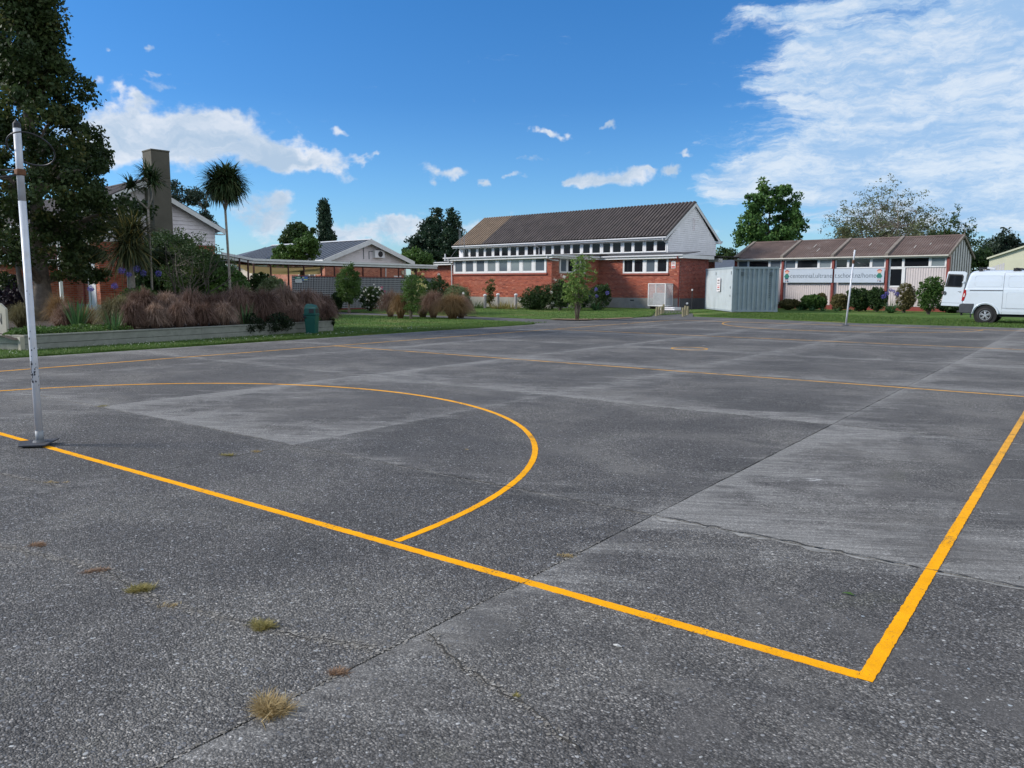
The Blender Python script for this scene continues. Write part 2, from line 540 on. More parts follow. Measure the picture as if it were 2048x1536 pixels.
# court surface
def courtmat():
    m, b, p, o = newmat('weathered_court_concrete')
    g = b.new('ShaderNodeNewGeometry')
    pos = g.outputs['Position']
    tcn = b.new('ShaderNodeTexCoord')
    sp = b.new('ShaderNodeSeparateXYZ')
    b.link(tcn.outputs['Object'], sp.inputs[0])      # slab mesh is +-1 in its own unit square
    ex = b.m('SUBTRACT', 1.0, b.m('ABSOLUTE', sp.outputs[0]))
    ey = b.m('SUBTRACT', 1.0, b.m('ABSOLUTE', sp.outputs[1]))
    edge = b.m('MINIMUM', ex, ey)                     # 0 at the joint, 1 mid slab
    wear = b.new('ShaderNodeAttribute', attribute_type='OBJECT', attribute_name='wear').outputs['Fac']
    rough = b.new('ShaderNodeAttribute', attribute_type='OBJECT', attribute_name='pebbly').outputs['Fac']
    rotm = b.new('ShaderNodeVectorRotate', rotation_type='Z_AXIS')
    b.link(pos, rotm.inputs['Vector']); rotm.inputs['Angle'].default_value = -math.radians(28)
    st = rotm.outputs[0]                              # broom streaks run obliquely over the slabs
    stre = b.noise(b.vm('MULTIPLY', st, (.30, 2.6, 1)), 1.5, 9, .72, .5)
    stf = b.noise(b.vm('MULTIPLY', st, (.5, 9.0, 1)), 3.0, 6, .7, .3)
    big = b.noise(pos, .5, 7, .66, .4)
    med = b.noise(pos, 2.6, 8, .70, .3)
    base = b.ramp(big, [(.36, (.072, .069, .066)), (.5, (.096, .091, .086)), (.62, (.138, .131, .120))])
    ind = b.m('MINIMUM', b.m('ADD', sp.outputs[0], 1.0), b.m('ADD', sp.outputs[1], 1.0))
    side = b.m('EXPONENT', b.m('MULTIPLY', ind, -2.3))   # laitance left towards two of the form boards
    ed = b.m('EXPONENT', b.m('MULTIPLY', edge, -16.0))
    lai = b.m('ADD', b.m('MULTIPLY', b.m('SUBTRACT', stre, .5), 1.5), b.m('MULTIPLY', b.m('SUBTRACT', med, .5), 1.3))
    lai = b.m('ADD', lai, b.m('MULTIPLY', b.m('SUBTRACT', stf, .5), .6))
    lai = b.m('ADD', lai, b.m('MULTIPLY', wear, b.m('MULTIPLY', b.m('MULTIPLY_ADD', side, .85, .08), b.m('MULTIPLY_ADD', b.smooth(b.noise(pos, .9, 6, .7, .6), .36, .62), .95, .35))))
    lai = b.m('ADD', lai, b.m('MULTIPLY', b.m('EXPONENT', b.m('MULTIPLY', edge, -8.0)), b.m('MULTIPLY_ADD', wear, .22, .30)))
    lf = b.smooth(lai, .10, .88)
    c = b.mix(b.m('MULTIPLY', lf, .9), base, b.mix(b.smooth(stf, .4, .65), (.17, .165, .155), (.27, .262, .245)))
    # chalky spills
    spill = b.smooth(b.m('ADD', b.noise(b.vm('MULTIPLY', st, (.6, 2.2, 1)), 1.5, 10, .78, 1.2), b.m('MULTIPLY', wear, .10)), .70, .75)
    c = b.mix(b.m('MULTIPLY', spill, .75), c, (.46, .455, .44))
    # darker damp bands and old stains
    dk = b.smooth(b.noise(b.vm('MULTIPLY', pos, (.5, 1.2, 1)), .9, 6, .66), .53, .70)
    c = b.mix(b.m('MULTIPLY', dk, .5), c, (.050, .049, .049))
    gr = b.smooth(b.noise(pos, 1.7, 7, .7, .5), .60, .75)
    c = b.mix(b.m('MULTIPLY', gr, .35), c, (.085, .086, .058))
    # exposed aggregate, packed small stones with dark grit between
    vo = b.new('ShaderNodeTexVoronoi', feature='F1')
    wob_ = b.new('ShaderNodeTexNoise')
    b.link(pos, wob_.inputs['Vector']); wob_.inputs['Scale'].default_value = 40
    b.link(b.vm('ADD', b.vm('MULTIPLY', pos, (1, 1.35, 1)), b.vm('MULTIPLY', wob_.outputs['Color'], (.012, .012, 0))), vo.inputs['Vector'])
    vo.inputs['Scale'].default_value = 92
    vo2 = b.new('ShaderNodeTexVoronoi', feature='F1')
    b.link(pos, vo2.inputs['Vector'])
    vo2.inputs['Scale'].default_value = 170
    sc_ = b.new('ShaderNodeSeparateColor')
    b.link(vo.outputs['Color'], sc_.inputs[0])
    sc2 = b.new('ShaderNodeSeparateColor')
    b.link(vo2.outputs['Color'], sc2.inputs[0])
    stone = b.ramp(sc_.outputs[0], [(0, .68), (.35, .95), (.65, 1.32), (.84, 1.8), (.95, 2.5), (1, 3.4)])
    gap = b.ramp(vo.outputs['Distance'], [(.18, 1.10), (.42, .90), (.62, .58)])
    agg = b.mix(1.0, c, b.mix(1.0, stone, gap, 'MULTIPLY'), 'MULTIPLY')
    cover = b.smooth(b.m('ADD', b.noise(pos, 1.3, 7, .7, .3), b.m('MULTIPLY', rough, .20)), .42, .63)
    expo = b.m('MULTIPLY', cover, b.m('SUBTRACT', 1.0, b.m('MULTIPLY', lf, .65)), clamp=True)
    c = b.mix(expo, c, agg)
    fine = b.ramp(sc2.outputs[0], [(0, .6), (.5, .97), (.85, 1.35), (1, 2.2)])
    c = b.mix(.70, c, b.mix(1.0, c, fine, 'MULTIPLY'))
    b.setin(p.inputs['Base Color'], c)
    p.inputs['Roughness'].default_value = .82
    p.inputs['Specular IOR Level'].default_value = .35
    h = b.m('ADD', b.m('MULTIPLY', b.m('SUBTRACT', 1.0, vo.outputs['Distance']), b.m('MULTIPLY', expo, b.m('MULTIPLY_ADD', rough, 1.0, .7))), b.m('MULTIPLY', b.noise(pos, 160, 3, .6), .5))
    bn = b.new('ShaderNodeBump')
    bn.inputs['Strength'].default_value = .8
    bn.inputs['Distance'].default_value = .006
    b.setin(bn.inputs['Height'], h)
    b.link(bn.outputs[0], p.inputs['Normal'])
    return m


COURT = courtmat()
PATHM = plain('asphalt_path', (.095, .093, .09), .9, .18, 1.5, bump=.5, bscale=80, dirt=((.15, .145, .13), 1.2, .5))
PAINT = None


def paintmat():
    m, b, p, o = newmat('yellow_line_paint')
    g = b.new('ShaderNodeNewGeometry')
    pos = g.outputs['Position']
    n = b.noise(pos, 30, 6, .7)
    c = b.mix(b.smooth(n, .35, .75), (.98, .43, .004), (.88, .38, .008))
    n2 = b.noise(pos, 2.0, 6, .7)
    sp = b.new('ShaderNodeSeparateXYZ')
    b.link(pos, sp.inputs[0])
    far = b.smooth(sp.outputs[1], 1.5, 9)          # the far half is the older, more worn coat
    c = b.mix(b.m('MULTIPLY', far, .55), c, (.50, .33, .13))
    c = b.mix(b.m('MULTIPLY', b.smooth(b.m('ADD', n2, b.m('MULTIPLY', far, .10)), .60, .75), .55), c, (.22, .17, .10))
    n4 = b.noise(pos, 70, 5, .75)
    c = b.mix(b.m('MULTIPLY', b.smooth(b.m('ADD', n4, b.m('ADD', b.m('MULTIPLY', b.m('SUBTRACT', n2, .5), .7), b.m('MULTIPLY', far, .05))), .58, .68), .85), c, (.20, .13, .05))
    c = b.mix(1.0, c, b.ramp(b.noise(pos, 5, 5, .6), [(.3, .84), (.7, 1.08)]), 'MULTIPLY')
    b.setin(p.inputs['Base Color'], c)
    p.inputs['Roughness'].default_value = .9
    p.inputs['Specular IOR Level'].default_value = .12
    bn = b.new('ShaderNodeBump')
    bn.inputs['Strength'].default_value = .5
    bn.inputs['Distance'].default_value = .004
    b.setin(bn.inputs['Height'], b.noise(pos, 90, 3, .6))
    b.link(bn.outputs[0], p.inputs['Normal'])
    return m


PAINT = paintmat()

L_DARK = leafmat('dark_broad_leaves', (0.025, 0.053, 0.018), (0.056, 0.1, 0.027), (0.119, 0.131, 0.037))
L_VDARK = leafmat('very_dark_small_leaves', (.012, .022, .010), (.025, .045, .016), (.05, .07, .025))
L_BIG = leafmat('brown_green_leaves', (0.023, 0.046, 0.016), (0.063, 0.094, 0.028), (0.149, 0.132, 0.04))
L_MID = leafmat('mid_green_leaves', (0.046, 0.098, 0.023), (0.091, 0.169, 0.036), (0.143, 0.221, 0.052))
L_LITE = leafmat('light_green_leaves', (0.09, 0.168, 0.036), (0.168, 0.264, 0.06), (0.264, 0.336, 0.096))
L_MAPLE = leafmat('fresh_green_leaves', (0.042, 0.105, 0.027), (0.09, 0.18, 0.045), (0.15, 0.24, 0.06))
L_SPARSE = leafmat('olive_leaves', (0.09, 0.112, 0.053), (0.15, 0.173, 0.083), (0.225, 0.225, 0.12))
L_CON = leafmat('conifer_needles', (0.015, 0.037, 0.022), (0.035, 0.069, 0.037), (0.062, 0.1, 0.044))
L_EUC = leafmat('blue_green_leaves', (.022, .042, .030), (.042, .066, .042), (.07, .09, .055))
L_TAN = leafmat('tan_green_leaves', (.11, .10, .035), (.17, .15, .06), (.24, .20, .10))
L_SAGE = leafmat('sage_green_leaves', (.13, .17, .075), (.21, .25, .12), (.29, .32, .17))
L_STRAP = leafmat('strap_leaves', (.030, .055, .020), (.055, .095, .035), (.12, .13, .05))
L_FLAX = leafmat('bright_flax', (.045, .11, .04), (.08, .18, .06), (.13, .24, .09))
L_YUC = leafmat('cordyline_leaves', (.035, .050, .022), (.075, .090, .035), (.26, .20, .06))
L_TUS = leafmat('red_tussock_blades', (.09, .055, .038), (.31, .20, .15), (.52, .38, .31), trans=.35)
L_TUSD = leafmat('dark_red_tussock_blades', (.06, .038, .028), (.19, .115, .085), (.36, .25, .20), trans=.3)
L_TUSP = leafmat('pale_red_tussock_blades', (.12, .08, .055), (.36, .25, .19), (.60, .46, .38), trans=.35)
L_TUS2 = leafmat('golden_tussock_blades', (.13, .075, .03), (.30, .19, .09), (.42, .32, .18), trans=.35)
L_TUS3 = leafmat('pinkish_tussock_blades', (.17, .10, .07), (.28, .18, .13), (.36, .26, .20), trans=.3)
L_TUS4 = leafmat('olive_tussock_blades', (.08, .07, .035), (.20, .18, .09), (.33, .29, .17), trans=.35)
L_LAWN = leafmat('grass_blades', (.050, .105, .02), (.10, .18, .038), (.19, .23, .07), trans=.3)
L_DRY = leafmat('dry_grass', (.26, .18, .08), (.50, .38, .18), (.66, .54, .30), trans=.3)
L_RUSTY = leafmat('rusty_dead_weed', (.20, .12, .07), (.34, .22, .14), (.36, .22, .12), trans=.2)
L_WEED = leafmat('yellow_green_weed', (.17, .15, .04), (.36, .31, .10), (.52, .43, .20), trans=.3)
P_PURP = leafmat('agapanthus_petals', (.08, .07, .30), (.16, .14, .46), (.32, .29, .66), trans=.35)
P_WHITE = leafmat('white_petals', (.55, .55, .50), (.78, .78, .74), (.85, .84, .80), trans=.3)
P_PINK = leafmat('pink_petals', (.50, .08, .16), (.62, .14, .25), (.7, .3, .4), trans=.3)
P_CREAM = leafmat('cream_petals', (.55, .48, .14), (.72, .66, .30), (.8, .76, .5), trans=.3)
L_DPURP = leafmat('dark_purple_leaves', (.018, .012, .020), (.03, .020, .03), (.045, .035, .035))


# ------------------------------------------------------------------ plant builders
def unit(n, rng):
    v = rng.normal(size=(n, 3))
    return v / np.linalg.norm(v, axis=1, keepdims=True)


def leaf_mesh(name, C, size, mat, rng, aspect=.55, rnd=None, droop=0.0, normal=None):
    """small diamond leaves folded along the middle rib, at centres C"""
    n = len(C)
    t = unit(n, rng)
    t[:, 2] -= droop
    t /= np.linalg.norm(t, axis=1, keepdims=True)
    q = unit(n, rng)
    s = np.cross(t, q)
    s /= np.linalg.norm(s, axis=1, keepdims=True) + 1e-9
    L = size * rng.uniform(.6, 1.3, (n, 1))
    V = np.empty((n, 4, 3))
    V[:, 0] = C - t * L * .5
    V[:, 1] = C + s * L * aspect * .5
    V[:, 2] = C + t * L * .5
    V[:, 3] = C - s * L * aspect * .5
    F = np.arange(n * 4).reshape(n, 4)
    if rnd is None:
        rnd = rng.random(n)
    return np_mesh(name, V.reshape(-1, 3), F, mat, rnd)


def blades_mesh(name, R, azm, tilt, L, droop, w, mat, rng, S=4, rnd=None, cap=2.9, norm=None, tipped=False):
    n = len(R)
    V = np.empty((n, S + 1, 2, 3))
    P = R.copy()
    side = np.stack([-np.sin(azm), np.cos(azm), np.zeros(n)], 1)
    tw = rng.uniform(-.7, .7, (n, 1))
    dirh = np.stack([np.cos(azm), np.sin(azm), np.zeros(n)], 1)
    side = side * np.cos(tw) + dirh * np.sin(tw)
    for k in range(S + 1):
        s = k / S
        ww = (w * (1 - s) ** .7 * .5 + w * .04)[:, None]
        V[:, k, 0] = P - side * ww
        V[:, k, 1] = P + side * ww
        th = np.minimum(tilt + droop * (s + .5 / S) ** 1.4, cap)
        P = P + (dirh * np.sin(th)[:, None] + np.array([0, 0, 1.0]) * np.cos(th)[:, None]) * (L / S)[:, None]
    idx = np.arange(n)[:, None, None] * (2 * (S + 1)) + np.arange(S)[None, :, None] * 2
    F = (idx + np.array([0, 1, 3, 2])[None, None, :]).reshape(-1, 4)
    if rnd is None:
        rnd = rng.random(n)
    if norm:
        zz = V[..., 2].max(axis=1).max(axis=1) if V.ndim == 4 else V[..., 2]
        V[..., 2] *= norm[0] / max(1e-3, np.percentile(zz, 93))
        rd = np.hypot(V[:, :, 0, 0], V[:, :, 0, 1]).max(axis=1)
        V[..., :2] *= norm[1] / max(1e-3, np.percentile(rd, 85))
    rs = np.repeat(rnd, S)
    if tipped:
        rs = .5 * rs + .5 * np.tile((np.arange(S) + .5) / S, n)
    return np_mesh(name, V.reshape(-1, 3), F, mat, rs)


def ell_points(ells, K, rng, shell=.55):
    """K points spread in a union of ellipsoids (cx,cy,cz,rx,ry,rz), towards their shells"""
    vol = np.array([e[3] * e[4] * e[5] for e in ells])
    ch = rng.choice(len(ells), K, p=vol / vol.sum())
    E = np.array(ells, float)[ch]
    r = (shell + (1 - shell) * rng.random((K, 1)))
    r = np.where(rng.random((K, 1)) < .25, rng.random((K, 1)) * shell, r)
    return E[:, :3] + unit(K, rng) * E[:, 3:6] * r


def clumped(cent, per, rad, rng, squash=.75):
    K = len(cent)
    R = rad * rng.uniform(.6, 1.35, (K, 1))
    off = unit(K * per, rng) * (rng.random((K * per, 1)) ** .45)
    off[:, 2] *= squash
    tone = np.repeat(rng.random(K), per)
    P = np.repeat(cent, per, 0) + off * np.repeat(R, per, 0)
    # a little paler on young outer growth of each clump
    rn = np.clip(.55 * tone + .45 * rng.random(K * per), 0, 1)
    return P, rn


def limbs(name, parent, base, trunk_pts, rads, tips, mat, rng, r_tip=.015, n=7, wig=.12, maxb=60):
    mb = MB()
    mb.tube(trunk_pts, rads, n)
    T = np.array(trunk_pts)
    if len(tips) > maxb:
        tips = tips[rng.choice(len(tips), maxb, replace=False)]
    for tp in tips:
        # leave the trunk below the tip
        cand = [i for i in range(len(T)) if T[i][2] < tp[2] - .05 * abs(tp[2])] or [len(T) // 2]
        dist = [np.linalg.norm(T[i][:2] - tp[:2]) * .5 + abs(tp[2] - T[i][2]) for i in cand]
        i = cand[int(np.argmin(dist))]
        p0 = T[i]
        L = np.linalg.norm(tp - p0)
        mid = (p0 + tp) / 2 + rng.normal(size=3) * L * wig * .5
        mid[2] += L * .06
        rr = max(min(rads[i] * .55, L * .03 + .01), r_tip)
        mb.tube([p0, (p0 + mid) / 2 + rng.normal(size=3) * L * .02, mid, (mid + tp) / 2 + rng.normal(size=3) * L * .03, tp],
                [rr, rr * .8, rr * .6, rr * .4, r_tip * .6], 5, cap=False)
    return mb.build(name, mat, parent, smooth=True)


def tree(label, P, z0, ells, K, per, crad, lsize, mat, bark, tr=.2, name='tree', cat='tree', group=None, seed=1, shell=.5,
         stems=1, lean=(0, 0), top=None, maxb=60, aspect=.6, droop=0, squash=.75, spread=.25, base_r=None):
    rng = np.random.default_rng(seed)
    t = thing(name, label, cat, (P[0], P[1], z0), 0, group)
    cent = ell_points(ells, K, rng, shell)
    zmin = min(e[2] - e[5] for e in ells); zmax = max(e[2] + e[5] for e in ells)
    top = top or zmax * .85
    C, rn = clumped(cent, per, crad, rng, squash)
    C[:, 2] = np.maximum(C[:, 2], .03)
    link('foliage', leaf_mesh('foliage', C, lsize, mat, rng, aspect, rn, droop), t)
    for s in range(stems):
        an = 2 * PI * s / max(stems, 1) + .7
        o = np.array([math.cos(an), math.sin(an), 0]) * (spread if stems > 1 else 0)
        npt = 7
        pts = []
        for k in range(npt):
            f = k / (npt - 1)
            pts.append(np.array([lean[0] * f, lean[1] * f, 0]) + o * (.25 + 1.6 * f * top * .35) + np.array([rng.normal() * .02 * top * f, rng.normal() * .02 * top * f, -.05 + f * top]))
        rads = [tr * (1.35 if k == 0 else 1) * (1 - .85 * k / (npt - 1)) for k in range(npt)]
        sub = cent[s::stems]
        limbs('trunk', t, None, pts, rads, sub, bark, rng, r_tip=max(.006, tr * .06), maxb=max(6, maxb // stems))
    return t


def bush(label, P, z0, ells, n, lsize, mat, name='shrub', cat='shrub', group=None, seed=1, bumps=40, brad=.22, stem=True, aspect=.6, inner=.5, stemmat=None):
    rng = np.random.default_rng(seed)
    t = thing(name, label, cat, (P[0], P[1], z0), 0, group)
    more = []
    for e in ells:
        for q in range(4):
            a = rng.uniform(0, 2 * PI); f = rng.uniform(.42, .62)
            more.append((e[0] + math.cos(a) * e[3] * .55, e[1] + math.sin(a) * e[4] * .55, e[2] + rng.uniform(-.35, .45) * e[5], e[3] * f, e[4] * f, e[5] * f))
    base_e = [(e[0], e[1], e[2], e[3] * .88, e[4] * .88, e[5] * .90) for e in ells]
    if cat != 'dome': ells = base_e + more
    ne = len(ells)
    per = n // bumps
    cent = ell_points(ells, bumps, rng, .72)
    rr = min(min(e[3:6]) for e in ells)
    C, rn = clumped(cent, per, brad * rr * 1.6, rng, .9)
    C2 = ell_points(ells, n, rng, .72)
    lsize = lsize * 1.35
    C = np.vstack([C, C2]); rn = np.concatenate([rn, rng.random(len(C2)) * .6])
    C[:, 2] = np.abs(C[:, 2]) + .01
    link('foliage', leaf_mesh('foliage', C, lsize, mat, rng, aspect, rn), t)
    if stem:
        mb = MB()
        tips = cent[:14]
        for tp in tips:
            mb.tube([(rng.normal() * .04, rng.normal() * .04, -.03), (tp[0] * .4, tp[1] * .4, tp[2] * .4), tuple(tp)], [.022, .014, .006], 5, cap=False)
        mb.build('stems', stemmat or BARKD, t)
    return t


def tussock(label, P, z0, h, r, mat, n=900, seed=1, name='tussock_grass', cat='grass', group=None, wid=.012, droop=2.0, head=None, tilt=.75):
    rng = np.random.default_rng(seed)
    t = thing(name, label, cat, (P[0], P[1], z0), 0, group)
    # every blade rises from the crown, arches over and ends on a rounded, slightly lumpy mound
    S = 6
    an = rng.uniform(0, 2 * PI, n)
    ce = rng.uniform(.06, 1.0, n) ** .85                     # sine of the tip's elevation
    rad = np.sqrt(1 - ce ** 2)
    lump = 1 + .10 * np.sin(3 * an + seed) + .08 * np.sin(5 * an + 2.3 * seed + 4 * ce)
    f = lump * (1 - .45 * rng.random(n) ** 2.5) * rng.uniform(.94, 1.08, n)
    tip = np.stack([r * rad * f * np.cos(an), r * rad * f * np.sin(an), h * ce * f], 1)
    b0 = np.stack([r * .16 * np.cos(an), r * .16 * np.sin(an), np.zeros(n)], 1) * np.sqrt(rng.random((n, 1)))
    up_ = h * np.clip(.35 + .75 * ce + .45 * rad * droop / 2.0 * .6, 0, 1.12) * rng.uniform(.85, 1.1, n)
    c1 = tip * np.array([.42, .42, 0]) + np.stack([rng.normal(size=n) * r * .07, rng.normal(size=n) * r * .07, up_], 1)
    V = np.empty((n, S + 1, 2, 3))
    ww = wid * rng.uniform(.6, 1.3, n)
    tw = rng.uniform(0, PI, n)
    side = np.stack([np.cos(tw), np.sin(tw), np.zeros(n)], 1)
    for k in range(S + 1):
        s = k / S
        Pk = b0 * (1 - s) ** 2 + c1 * 2 * s * (1 - s) + tip * s ** 2
        wk_ = (ww * ((1 - s) ** .7 * .5 + .04))[:, None]
        V[:, k, 0] = Pk - side * wk_
        V[:, k, 1] = Pk + side * wk_
    V[..., 2] = np.maximum(V[..., 2], .01)
    idx = np.arange(n)[:, None, None] * (2 * (S + 1)) + np.arange(S)[None, :, None] * 2
    Fq = (idx + np.array([0, 1, 3, 2])[None, None, :]).reshape(-1, 4)
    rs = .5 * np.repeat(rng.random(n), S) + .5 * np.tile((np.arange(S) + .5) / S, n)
    link('blades', np_mesh('blades', V.reshape(-1, 3), Fq, mat, rs), t)
    return t


def straps(parent, name, n, z, L, w, mat, rng, tilt=(.1, .9), droop=1.0, S=5, r0=.05, cap=2.9, center=(0, 0)):
    an = rng.uniform(0, 2 * PI, n)
    R = np.stack([center[0] + r0 * np.cos(an), center[1] + r0 * np.sin(an), np.full(n, z)], 1)
    til = rng.uniform(tilt[0], tilt[1], n)
    Ls = L * rng.uniform(.7, 1.1, n)
    return link(name, blades_mesh(name, R, an + rng.normal(size=n) * .2, til, Ls, droop * rng.uniform(.4, 1.2, n), np.full(n, w), mat, rng, S=S, cap=cap), parent)


def flower_head(parent, c, r, mat, rng, n=70, name='flower_head', size=.05):
    C = np.array(c) + unit(n, rng) * r * rng.uniform(.5, 1, (n, 1))
    return link(name, leaf_mesh(name, C, size, mat, rng, .5), parent)


def agapanthus(label, P, z0, heads, leaves=70, L=.7, seed=1, group='agapanthus plants'):
    rng = np.random.default_rng(seed)
    t = thing('agapanthus', label, 'flowering plant', (P[0], P[1], z0), 0, group)
    straps(t, 'leaves', leaves, 0, L, .045, L_FLAX if leaves > 60 else L_STRAP, rng, (.2, 1.1), 1.6)
    mb = MB()
    for (dx, dy, h, r) in heads:
        mb.tube([(dx * .3, dy * .3, 0), (dx * .7, dy * .7, h * .5), (dx, dy, h)], [.01, .009, .007], 5)
        flower_head(t, (dx, dy, h), r, P_PURP, rng, 190, size=r * .36)
    mb.build('flower_stalks', L_STRAP, t, rnd=True)
    return t

# ------------------------------------------------------------------ ground
mb = MB()
n = 48
vs = [(2500 * math.cos(2 * PI * i / n), 2500 * math.sin(2 * PI * i / n), -.09) for i in range(n)]
mb.add(vs, [tuple(range(n))])
struct(mb.build('ground', FIELD))


def sheet_poly(name, pts, z, mat, thick=0.0):
    mb = MB()
    n = len(pts)
    if thick:
        mb.prism(pts, z - thick, z, 'z')
    else:
        mb.add([(p[0], p[1], z) for p in pts], [tuple(range(n))])
    return struct(mb.build(name, mat))


sheet_poly('court_apron', [(-10.2, -30), (40, -30), (40, 32.9), (6, 32.95), (2.49, 33.05), (-.65, 33.25), (-5.69, 35.1), (-8.9, 35.5), (-13.2, 45.7), (-16.3, 45.7),
                           (-10.55, 34.1), (-10.2, 30.2), (-11.0, 27.7), (-13.35, 27.5), (-17.7, 27.7), (-22, 27.2), (-26, 27.6), (-60, 29), (-60, 26.5), (-26, 24.6), (-22, 25.05), (-16.9, 25.2), (-12, 24.1), (-10.5, 23.4), (-10.1, 22.6)],
           -.022, PATHM)


def wob(pts, step=.35, amp=.05, seed=3):
    """subdivide a closed outline and make it wander a little, as a mown turf edge does"""
    r = random.Random(seed)
    out = []
    for i in range(len(pts)):
        a, b = pts[i], pts[(i + 1) % len(pts)]
        L = math.hypot(b[0] - a[0], b[1] - a[1])
        k = 1 if L > 30 else max(1, int(L / step))
        for j in range(k):
            f = j / k
            out.append((a[0] + (b[0] - a[0]) * f + r.uniform(-amp, amp) * (k > 1), a[1] + (b[1] - a[1]) * f + r.uniform(-amp, amp) * (k > 1)))
    return out


lawnW = [(-10.25, -14), (-10.3, 3.4), (-10.45, 6.8), (-10.62, 12.8), (-10.15, 17.6), (-10.15, 22.4), (-10.55, 23.35), (-12, 24.05), (-16.9, 25.15), (-22, 25.0), (-26, 24.55), (-60, 26.4), (-60, -14)]
lawnN = [(-10.6, 34.1), (-15.9, 45.6), (-15.9, 90), (-70, 90), (-70, 29.1), (-26, 27.7), (-22, 27.25), (-17.7, 27.75), (-13.35, 27.55), (-11.05, 27.75), (-10.25, 30.2)]
lawnE = [(-8.75, 35.5), (-5.7, 35.12), (-.65, 33.27), (2.5, 33.07), (6, 32.97), (40, 32.9), (40, 90), (-15.8, 90), (-13.6, 45.7)]
for k, L_ in enumerate((lawnW, lawnN, lawnE)):
    sheet_poly('lawn', wob(L_, seed=k), .018, LAWN, .12)
sheet_poly('joint_bed', [(-10.22, -30), (21.6, -30), (21.6, 32.9), (-10.22, 32.9)], -.007, plain('joint_filler', (.028, .026, .023), .95, .3, 8))

# dry strip of earth along the north lawn edge by the small tree
sheet_poly('bare_earth', wob([(-12.0, 26.95), (-10.75, 27.2), (-10.0, 29.0), (-10.0, 31.2), (-10.4, 31.5), (-10.75, 29.4), (-11.6, 28.1), (-12.6, 27.5)], .25, .06, 9), .024, MULCH)

# slabs
XE = [-10.2, -6.15, -2.05, 1.95, 5.88, 9.83, 13.8, 17.75, 21.7]
YE = [-12, -7.5, -3.0, 1.52, 6.05, 10.45, 14.92, 19.4, 23.85, 28.4, 32.9]


def slab_mesh(seed):
    r = random.Random(seed)
    N = 26
    g = .0013
    top = []
    for side in range(4):
        for i in range(N):
            f = -1 + 2 * i / N
            j = r.uniform(0, 1) ** 3 * .004 + (g if side in (1, 3) else g * 2.2)
            if i == 0:
                top.append([(-1 + g, -1 + g * 2), (1 - g, -1 + g * 2), (1 - g, 1 - g * 2), (-1 + g, 1 - g * 2)][side])
            else:
                top.append([(f, -1 + j), (1 - j, f), (-f, 1 - j), (-1 + j, -f)][side])
    m = MB()
    n = len(top)
    vs = [(x, y, 0) for x, y in top] + [(x, y, -.1) for x, y in top]
    m.add(vs, [tuple(range(n))] + [(i, i + n, (i + 1) % n + n, (i + 1) % n) for i in range(n)])
    return m.mesh('slab', COURT)


slabm = [slab_mesh(i) for i in range(3)]
court = bpy.data.objects.new('court', None)
COL.objects.link(court)
struct(court)
WEAR = {(2, 3): .88, (4, 3): .88, (1, 4): .35, (2, 4): .75, (1, 3): .25, (3, 3): .1, (3, 4): .5, (3, 5): .45, (4, 5): .5, (4, 4): .3, (2, 5): .5, (1, 5): .5, (2, 6): .5,
        (3, 6): .4, (5, 4): .6, (4, 6): .6, (5, 3): .45, (0, 4): .5, (0, 3): .5, (3, 2): -.1, (2, 2): .15, (4, 2): .25, (5, 2): .2, (4, 7): .9, (5, 7): .95, (3, 7): .3, (2, 7): .5, (1, 2): .6, (0, 2): .3}
PEB = {(3, 2): 1.0, (2, 2): 1.0, (3, 1): .9, (2, 1): .9, (4, 2): .55, (4, 1): .75, (5, 2): .8, (5, 1): .9, (2, 3): .1, (3, 3): .55, (4, 3): .15}
rr = random.Random(5)
for i in range(len(XE) - 1):
    for j in range(len(YE) - 1):
        o = link('slab', slabm[rr.randrange(3)], court, ((XE[i] + XE[i + 1]) / 2, (YE[j] + YE[j + 1]) / 2, rr.uniform(-.0008, .0008)))
        o.scale = ((XE[i + 1] - XE[i]) / 2, (YE[j + 1] - YE[j]) / 2, 1)
        o['wear'] = float(WEAR.get((i, j), rr.uniform(.1, .6)))
        o['pebbly'] = float(PEB.get((i, j), .25))

# cracks: thin ragged dark strips lying in the slab
def crack(pts, w, seed):
    r = random.Random(seed)
    fine = []
    for a, b in zip(pts[:-1], pts[1:]):
        k = max(2, int(math.hypot(b[0] - a[0], b[1] - a[1]) / .05))
        for i in range(k):
            f = i / k
            fine.append((a[0] + (b[0] - a[0]) * f + r.uniform(-.018, .018), a[1] + (b[1] - a[1]) * f + r.uniform(-.018, .018)))
    m = MB()
    for a, b in zip(fine[:-1], fine[1:]):
        d = Vector((b[0] - a[0], b[1] - a[1])).normalized()
        nrm = Vector((-d.y, d.x)) * w * r.uniform(.2, 1)
        m.add([(a[0] - nrm.x, a[1] - nrm.y, .0046), (b[0] - nrm.x, b[1] - nrm.y, .0046), (b[0] + nrm.x, b[1] + nrm.y, .0046), (a[0] + nrm.x, a[1] + nrm.y, .0046)], [(0, 1, 2, 3)])
    o = m.build('crack', CRK)
    struct(o)


